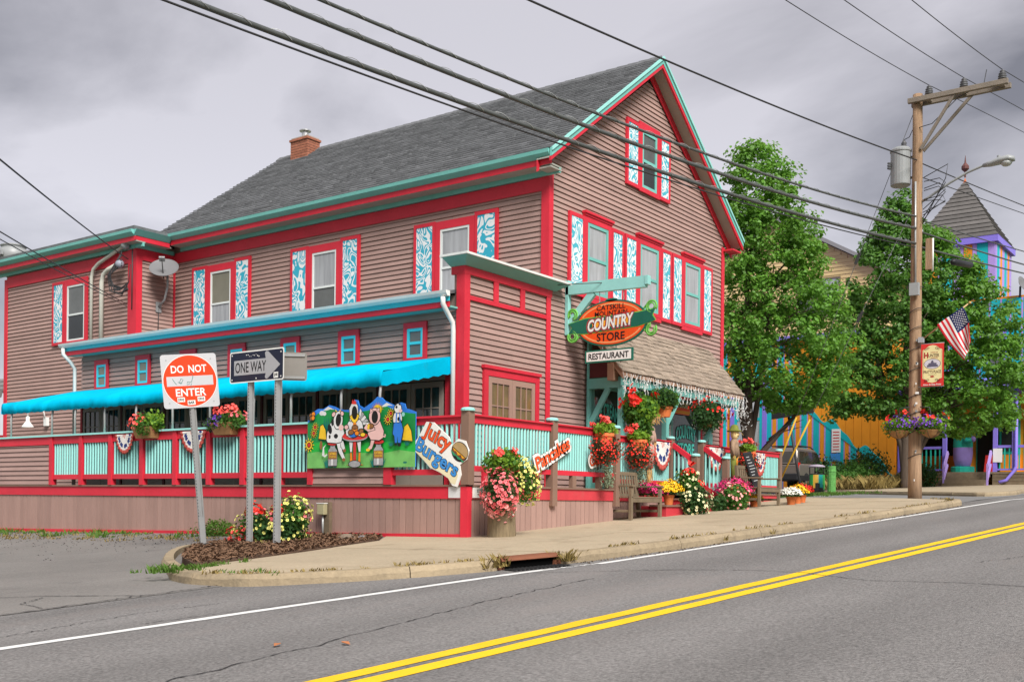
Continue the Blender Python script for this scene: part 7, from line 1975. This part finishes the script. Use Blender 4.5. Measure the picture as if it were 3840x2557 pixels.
sub('corner_board', SORG, gs, lambda b: b.box(56.2, 12.95, DKZ, 57.5, 13.55, 6.6)); sub('doorway_shade', ROOMSHADE, gs, lambda b: b.box(57.45, 11.9, DKZ, 57.495, 12.9, 5.2)); sub('door_frame', SGN, gs, lambda b: (b.box(57.40, 11.75, DKZ, 57.49, 11.9, 5.3), b.box(57.40, 12.9, DKZ, 57.49, 12.94, 5.3)))  # the doorway is a dark sheet painted as its shade
sub('bay_window', SGN, gs, lambda b: b.box(56.7, 10.9, 3.6, 57.49, 11.7, 6.2)); sub('pane', GLASSD, gs, lambda b: b.box(56.66, 11.0, 3.75, 56.69, 11.6, 6.1)); sub('bay_skirt', SORG, gs, lambda b: b.box(56.72, 10.95, DKZ, 57.49, 11.68, 3.59))
sub('opening_shade', ROOMSHADE, gs, lambda b: b.box(57.44, 8.6, DKZ + .3, 57.49, 10.7, 5.8)); sub('opening_shade', ROOMSHADE, gs, lambda b: b.box(57.44, 13.7, 3.6, 57.49, 15.6, 5.8))  # flat dark sheets painted as the shade of the openings
sub('porch_roof', SPU, gs, lambda b: b.hexa([(XS - .4, 8.9, 6.6), (57.6, 8.9, 6.6), (57.6, 16.1, 6.6), (XS - .4, 16.1, 6.6)], [(XS - .4, 8.9, 6.85), (57.6, 8.9, 7.5), (57.6, 16.1, 7.5), (XS - .4, 16.1, 6.85)]))
y = 8.0; i = 0
while y < 16:
    m, w_ = pat[i % 4]; w_ *= 1.5; sub('stripe_board', m if i % 4 != 2 else STQ, pw, lambda b: b.box(57.47, y + .005, 7.4, 57.498, y + w_ - .005, 11.4)); y += w_; i += 1
for y in (9.4, 11.6): sub('upper_window', SPU, gs, lambda b: b.box(57.40, y, 8.0, 57.465, y + .9, 10.2)); sub('pane', GLASSM, gs, lambda b: b.box(57.385, y + .14, 8.15, 57.398, y + .76, 10.05))
bx_ = sub('flower_box', SPU, gs, lambda b: b.hexa([(56.95, 9.6, 7.3), (57.4, 9.6, 7.3), (57.4, 11.0, 7.3), (56.95, 11.0, 7.3)], [(56.8, 9.5, 7.75), (57.4, 9.5, 7.75), (57.4, 11.1, 7.75), (56.8, 11.1, 7.75)]))
pipe('downspout', [(XS - .02, 10.42, 6.6), (XS - .02, 10.42, 2.9), (XS - .1, 10.48, 2.7), (XS - .15, 10.8, 2.25), (XS - .3, 11.1, 2.15)], .075, SPU, gs)
sub('notice', WHITE, gs, lambda b: b.box(XS + .0, 11.68 - .65, 3.1, XS + .05, 11.68 - .25, 3.75))
# tower
tw = sub('tower', SLV, gs, lambda b: b.box(60.03, 12.71, 5, 64, 16.7, 15.0)); y = 12.70; i = 0
tp = [(SLV, .35), (STQ, .55), (SLV, .22), (SORG, .45), (SLV, .2)]
while y < 16.6:
    m, w_ = tp[i % 5]; sub('stripe_board', m, tw, lambda b: b.box(60.0, y + .01, 5, 60.028, min(y + w_, 16.7) - .01, 14.9)); y += w_; i += 1
x = 60.05; i = 0
while x < 63.9:
    m, w_ = tp[i % 5]; sub('stripe_board', m, tw, lambda b: b.box(x + .01, 12.68, 5, min(x + w_, 64) - .01, 12.708, 14.9)); x += w_; i += 1
sub('tower_eave', SPU, tw, lambda b: b.box(59.82, 12.52, 14.9, 64.15, 16.85, 15.25))
TROOF = mat('grey_slate', (.105, .097, .092), .85, .2, 2, rand=.25, fine=.1, fs=8)
ax, ay, az = 62.0, 14.8, 18.9
for k in range(14):
    a, c = k / 14, (k + 1) / 14
    def cor(f, e): hx = 2.15 * (1 - f) + e; z = 15.25 + (az - 15.25) * f; return [(ax - hx, ay - .1 - hx, z), (ax + hx, ay - .1 - hx, z), (ax + hx, ay - .1 + hx, z), (ax - hx, ay - .1 + hx, z)]
    sub('slate_course', TROOF, tw, lambda b: b.hexa(cor(a, .05), cor(c, .0)))
sub('roof_tip', TERRA, tw, lambda b: b.lathe((ax, ay - .1, 18.55), [(.2, 0), (.02, .5)], 4)); sub('finial', mat('maroon_finial', (.13, .05, .045), .6), tw, lambda b: b.lathe((ax, ay - .1, 19.1), [(.05, 0), (.05, .3), (.2, .45), (.2, .6), (.05, .8), (.01, 1.2)], 10))
t = thing('rooftop_dish', 'grey satellite dish on the purple building at the far right', 'satellite dish', (57, 10.6, 11.4)); b = MB(); b.lathe((57.2, 10.9, 12.0), [(.02, 0), (.22, .03), (.36, .09), (.34, .08), (.2, .0), (.02, -.02)], 18, (-.3, -.9, .3)); b.build('dish', mat('dull_dish_grey', (.17, .17, .175), .5, .1), t, smooth=True); pipe('mast', [(57.5, 11, 11.4), (57.3, 10.95, 11.9)], .05, IRON, t)
# porch boxes, statue and A-board
bush('window_flowers', 'pink flowers in the violet window box of the striped building', 'flowers', (57.1, 10.3, 7.7), [F_((57.05, 10.3, 7.85), (.3, .75, .22), 300, .14, LEAFB), B_((57.0, 10.3, 7.9), (.32, .8, .25), 70, .13, PINKL, None, -.2)])
SPB = mat('statue_purple', (.30, .22, .55), .6, .15, 4)
t = thing('bear_statue', 'painted carved bear statue in a teal shirt at the top of the porch steps', 'statue', (55.6, 13.15, DKZ))
bx, by = 55.6, 13.15; cz = DKZ + .30
V = []; F = []; fm = []; n_ = 20
secs = [(0, .30, 0), (.05, .36, 0), (.35, .43, .0), (.70, .46, .0), (.95, .45, .0), (1.05, .46, 0), (1.35, .45, -.02), (1.62, .40, -.05), (1.80, .31, -.08), (1.92, .28, -.10), (2.05, .27, -.13), (2.2, .22, -.15), (2.30, .10, -.15)]
for h, r, ox in secs:
    for k in range(n_):
        a = 2 * PI * k / n_; V.append((bx + ox + r * .9 * math.cos(a), by + ox * .6 + r * math.sin(a), cz + h))
for i in range(len(secs) - 1):
    for k in range(n_):
        F.append((i * n_ + k, i * n_ + (k + 1) % n_, (i + 1) * n_ + (k + 1) % n_, (i + 1) * n_ + k)); h = secs[i][0]; fm.append(0 if h < .95 else (1 if h < 1.62 else 2 if h < 1.9 else 0))
ob = fast('body', V, F, [SPB, SGN, SORG], t, True, fm); 
sub('plinth', SGN, t, lambda b: b.lathe((bx, by, DKZ), [(.55, 0), (.55, .28), (.5, .31)], 16))
b = MB(); b.tube([(bx - .15, by - .28, cz + 2.08), (bx - .28, by - .48, cz + 2.05), (bx - .34, by - .60, cz + 2.08)], [.16, .12, .08], 10); b.build('snout', SPB, t, smooth=True)
for q in (-1, 1):
    b = MB(); b.lathe((bx - .15, by + q * .16 - .08, cz + 2.26), [(.04, 0), (.08, .05), (.05, .12), (.01, .13)], 10); b.build('ear', SPB, t, smooth=True)
b = MB(); b.tube([(bx - .25, by - .1, cz + 1.55), (bx - .48, by - .3, cz + 1.25), (bx - .45, by - .55, cz + 1.30)], [.15, .13, .10], 10); b.build('arm', SGN, t, smooth=True)
b = MB(); b.lathe((bx - .45, by - .58, cz + 1.2), [(.05, 0), (.12, .08), (.12, .2), (.04, .27)], 10); b.build('paw', SPB, t, smooth=True)
t = sub('orange_cone_board', MRED, None, lambda b: b.hexa([(55.2, 11.6, DKZ), (55.6, 11.6, DKZ), (55.6, 12.1, DKZ), (55.2, 12.1, DKZ)], [(55.37, 11.65, DKZ + .85), (55.43, 11.65, DKZ + .85), (55.43, 12.05, DKZ + .85), (55.37, 12.05, DKZ + .85)])); tag(t, 'red orange folding board on the porch beside the bear statue', 'sandwich board')
# leaning dark sign frame behind the bench
fl = FX(40.5, 16.05, 5.55)
t = thing('leaning_sign', 'black sign seen edge on with a thin leaning steel post', 'sign', (40.5, 15.6, 1.5))
sub('panel', BLACK, t, lambda b: b.hexa([(40.3, 15.25, 4.55), (40.9, 15.25, 4.62), (40.9, 16.75, 4.45), (40.3, 16.75, 4.38)], [(40.3, 15.25, 4.85), (40.9, 15.25, 5.05), (40.9, 16.75, 4.9), (40.3, 16.75, 4.7)]))
pipe('post', [(40.6, 15.60, 1.5), (40.5, 16.12, 4.5)], .055, IRON, t, 6)

# ================================================================== YELLOW HOUSE BEHIND
YSID = mat('yellow_siding', (.62, .46, .22), .6, .08, 2, rand=.05)
yh = thing('yellow_house', 'pale yellow clapboard house rising behind the trees', 'house', (74, 25, 3))
gz = lambda y: 20.6 - .58 * abs(y - 28.9)
yw = sub('wall', YSID, yh, lambda b: (b.box(70.05, 21.4, 2, 80, 36.4, 16.2), b.prism([(70.05, 21.4, 16.2), (70.05, 36.4, 16.2), (70.05, 28.9, 20.5)], (9.9, 0, 0))))
z = 8.0
while z < 20.3:
    hw = min(7.5, (20.5 - z - .26) / .58); 
    if hw > .2: sub('clapboard', YSID, yw, lambda b: b.hexa([(69.98, 28.9 - hw, z), (70.05, 28.9 - hw, z), (70.05, 28.9 + hw, z), (69.98, 28.9 + hw, z)], [(70.02, 28.9 - hw, z + .26), (70.05, 28.9 - hw, z + .26), (70.05, 28.9 + hw, z + .26), (70.02, 28.9 + hw, z + .26)]))
    z += .26
GRF = mat('grey_house_roof', (.24, .235, .23), .8, .1)
for s in (-1, 1): sub('roof', GRF, yh, lambda b: b.prism([(69.5, 28.9, 20.85), (69.5, 28.9 + s * 8.3, 20.85 - .58 * 8.3), (69.5, 28.9 + s * 8.3, 20.6 - .58 * 8.3), (69.5, 28.9, 20.55)], (11, 0, 0)))
for y in (24.35, 25.9):
    w = sub('window', mat('brown_window_trim', (.16, .12, .085), .6), yh, lambda b: (b.box(69.9, y, 13.6, 69.97, y + .12, 16.2), b.box(69.9, y + 1.3, 13.6, 69.97, y + 1.42, 16.2), b.box(69.9, y + .12, 16.08, 69.97, y + 1.3, 16.2), b.box(69.9, y + .12, 13.6, 69.97, y + 1.3, 13.72), b.box(69.9, y + .12, 14.85, 69.97, y + 1.3, 14.95)))
    sub('pane', GLASSW, w, lambda b: b.box(69.93, y + .12, 14.95, 69.96, y + 1.3, 16.08)); sub('pane', GLASSM, w, lambda b: b.box(69.93, y + .12, 13.72, 69.96, y + 1.3, 14.85))
# neighbour at the left edge
nb_ = thing('grey_roofed_shed', 'grey roofed red shed at the far left edge behind the half wall', 'shed', (17, 36, .2))
sub('wall', REDW, nb_, lambda b: b.box(16.0, 34.0, -.2, 22, 42, 3.0)); 
for k in range(10): sub('roof_course', GRF, nb_, lambda b: b.hexa([(15.7 + k * .33, 33.7, 3.0 + k * .2), (16.03 + k * .33, 33.7, 3.0 + k * .2), (16.03 + k * .33, 42, 3.0 + k * .2), (15.7 + k * .33, 42, 3.0 + k * .2)], [(15.7 + k * .33, 33.7, 3.08 + k * .2), (16.08 + k * .33, 33.7, 3.22 + k * .2), (16.08 + k * .33, 42, 3.22 + k * .2), (15.7 + k * .33, 42, 3.08 + k * .2)]))
sub('white_sill', WHITE, nb_, lambda b: b.box(15.95, 34.0, 2.2, 15.99, 42, 2.4))

# ================================================================== LITTER BINS AND PARKED CAR
t = thing('litter_bin', 'black litter bin painted with green and yellow drips beside the driveway', 'litter bin', (38.8, 14.3, GZ(38.8, 14.3)))
zb = GZ(38.8, 14.3); DRP = [mat('drip_green', (.03, .30, .06), .5), mat('drip_yellow', (.62, .36, .05), .5), mat('drip_teal', (.01, .28, .26), .5)]
b = MB(); b.lathe((38.85, 14.35, zb), [(.27, 0), (.29, .05), (.29, .66), (.27, .68)], 18); b.build('drum', BLACK, t)
for a in (0.6, 2.2, 3.7, 5.3): pipe('lid_post', [(38.85 + .26 * math.cos(a), 14.35 + .26 * math.sin(a), zb + .66), (38.85 + .26 * math.cos(a), 14.35 + .26 * math.sin(a), zb + .93)], .02, BLACK, t)
b = MB(); b.lathe((38.85, 14.35, zb + .92), [(.30, 0), (.31, .04), (.22, .09), (.05, .11)], 18); b.build('lid', mat('grey_lilac', (.33, .28, .34), .4), t, smooth=True)
for k in range(14):
    a = 2.6 + k * .20; r = .295; x, y = 38.85 + r * math.cos(a), 14.35 + r * math.sin(a); h = random.uniform(.25, .6)
    sub('paint_drip', DRP[k // 3 % 3], t, lambda b: b.bar((x, y, zb + .64), (x, y, zb + .64 - h), random.uniform(.05, .09), .01, (math.cos(a), math.sin(a), 0)))
t = thing('ash_post', 'slim green painted bin post beside the litter bin', 'litter bin', (38.3, 13.55, GZ(38.3, 13.6))); zz = GZ(38.3, 13.6)
b = MB(); b.lathe((38.35, 13.6, zz), [(.15, 0), (.15, .72), (.16, .73), (.16, .80), (.15, .81), (.15, .95)], 12); b.build('column', mat('mottled_green', (.10, .30, .07), .6, .6, 14), t)
# car
CARP = mat('taupe_car_paint', (.22, .19, .165), .3, .05, 2, metal=.5, spec=.6); TYRE = mat('tyre', (.018, .018, .018), .9); TAIL = mat('tail_light', (.55, .012, .01), .25); CGL = mat('car_glass', (.035, .03, .022), .05, .4, 2, spec=.7)
x0, yR, yL = 43.2, 16.72, 18.50; zc = GZ(45, 17) ; ym = (yR + yL) / 2
car = thing('parked_suv', 'taupe sport utility vehicle with roof rack parked beyond the deck', 'car', (45.4, ym, zc))
def loft(name, secs, m, parent, smooth=True):
    """secs: list of (x, [(y,z)...])"""
    V = []; n = len(secs[0][1]); F = []
    for x, ring in secs: V += [(x, y, z) for y, z in ring]
    for i in range(len(secs) - 1):
        for k in range(n): F.append((i * n + k, i * n + (k + 1) % n, (i + 1) * n + (k + 1) % n, (i + 1) * n + k))
    F += [tuple(range(n))[::-1], tuple((len(secs) - 1) * n + k for k in range(n))]
    return obj(name, V, F, m, parent, bevel=.03)
def ring(hw, z0, z1, r=.08): return [(ym - hw + r, z0), (ym + hw - r, z0), (ym + hw, z0 + r), (ym + hw, z1 - r), (ym + hw - r * .7, z1), (ym - hw + r * .7, z1), (ym - hw, z1 - r), (ym - hw, z0 + r)]
loft('body', [(x0, ring(.84, zc + .55, zc + 1.05)), (x0 + .1, ring(.89, zc + .42, zc + 1.10)), (x0 + 1.5, ring(.90, zc + .40, zc + 1.12)), (x0 + 3.2, ring(.90, zc + .40, zc + 1.10)), (x0 + 4.2, ring(.86, zc + .42, zc + 1.02)), (x0 + 4.45, ring(.78, zc + .45, zc + .90))], CARP, car)
cab = loft('cabin', [(x0 + .02, ring(.80, zc + 1.0, zc + 1.12)), (x0 + .22, ring(.74, zc + 1.0, zc + 1.72)), (x0 + .6, ring(.72, zc + 1.0, zc + 1.80)), (x0 + 2.3, ring(.72, zc + 1.0, zc + 1.77)), (x0 + 2.75, ring(.70, zc + 1.0, zc + 1.62)), (x0 + 3.25, ring(.78, zc + 1.0, zc + 1.12))], CARP, car)
yw_ = ym - .805
for a, c in ((.42, 1.05), (1.12, 1.85), (1.93, 2.75)):
    sub('side_window', CGL, cab, lambda b: b.hexa([(x0 + a, ym - .795, zc + 1.14), (x0 + c + .12, ym - .795, zc + 1.14), (x0 + c + .12, ym - .70, zc + 1.14), (x0 + a, ym - .70, zc + 1.14)], [(x0 + a + .03, ym - .735, zc + 1.64), (x0 + c - (.25 if c > 2.5 else 0), ym - .735, zc + 1.64), (x0 + c - (.25 if c > 2.5 else 0), ym - .66, zc + 1.64), (x0 + a + .03, ym - .66, zc + 1.64)]))
sub('rear_window', CGL, cab, lambda b: b.hexa([(x0 + .02, ym - .62, zc + 1.16), (x0 + .10, ym - .62, zc + 1.16), (x0 + .10, ym + .62, zc + 1.16), (x0 + .02, ym + .62, zc + 1.16)], [(x0 + .17, ym - .58, zc + 1.62), (x0 + .25, ym - .58, zc + 1.62), (x0 + .25, ym + .58, zc + 1.62), (x0 + .17, ym + .58, zc + 1.62)]))
for s in (-1, 1):
    sub('tail_light', TAIL, car, lambda b: b.box(x0 - .03, ym + s * .80 - .07, zc + .78, x0 + .20, ym + s * .84 + .06 * (s > 0) + (.0 if s > 0 else .03), zc + 1.14)); pipe('roof_rail', [(x0 + .3, ym + s * .60, zc + 1.80), (x0 + .5, ym + s * .60, zc + 1.88), (x0 + 2.0, ym + s * .60, zc + 1.88), (x0 + 2.4, ym + s * .60, zc + 1.78)], .025, BLACK, car)
for x in (.7, 1.3, 1.9): pipe('roof_bar', [(x0 + x, ym - .6, zc + 1.88), (x0 + x, ym + .6, zc + 1.88)], .02, BLACK, car)
sub('bumper', BLACK, car, lambda b: b.box(x0 - .12, ym - .88, zc + .40, x0 + .12, ym + .88, zc + .68), bevel=.04); sub('side_cladding', BLACK, car, lambda b: b.box(x0 + .1, ym - .935, zc + .38, x0 + 4.3, ym - .895, zc + .60)); sub('number_plate', AMBER, car, lambda b: b.box(x0 - .135, ym - .2, zc + .5, x0 - .121, ym + .15, zc + .64))
sub('mirror', BLACK, car, lambda b: b.box(x0 + 2.85, ym - 1.12, zc + 1.12, x0 + 3.0, ym - .86, zc + 1.30), bevel=.03)
for x in (.85, 3.55):
    for s in (-1, 1):
        b = MB(); b.lathe((x0 + x, ym + s * .80, zc + .36), [(.20, -.11), (.36, -.10), (.37, -.05), (.37, .05), (.36, .10), (.20, .11)], 22, (0, 1, 0)); wh = b.build('wheel', TYRE, car); b = MB(); b.lathe((x0 + x, ym + s * .91, zc + .36), [(.20, -.02), (.20, .0), (.08, .015), (.02, .02)], 14, (0, s, 0)); b.build('rim', STEEL, wh)
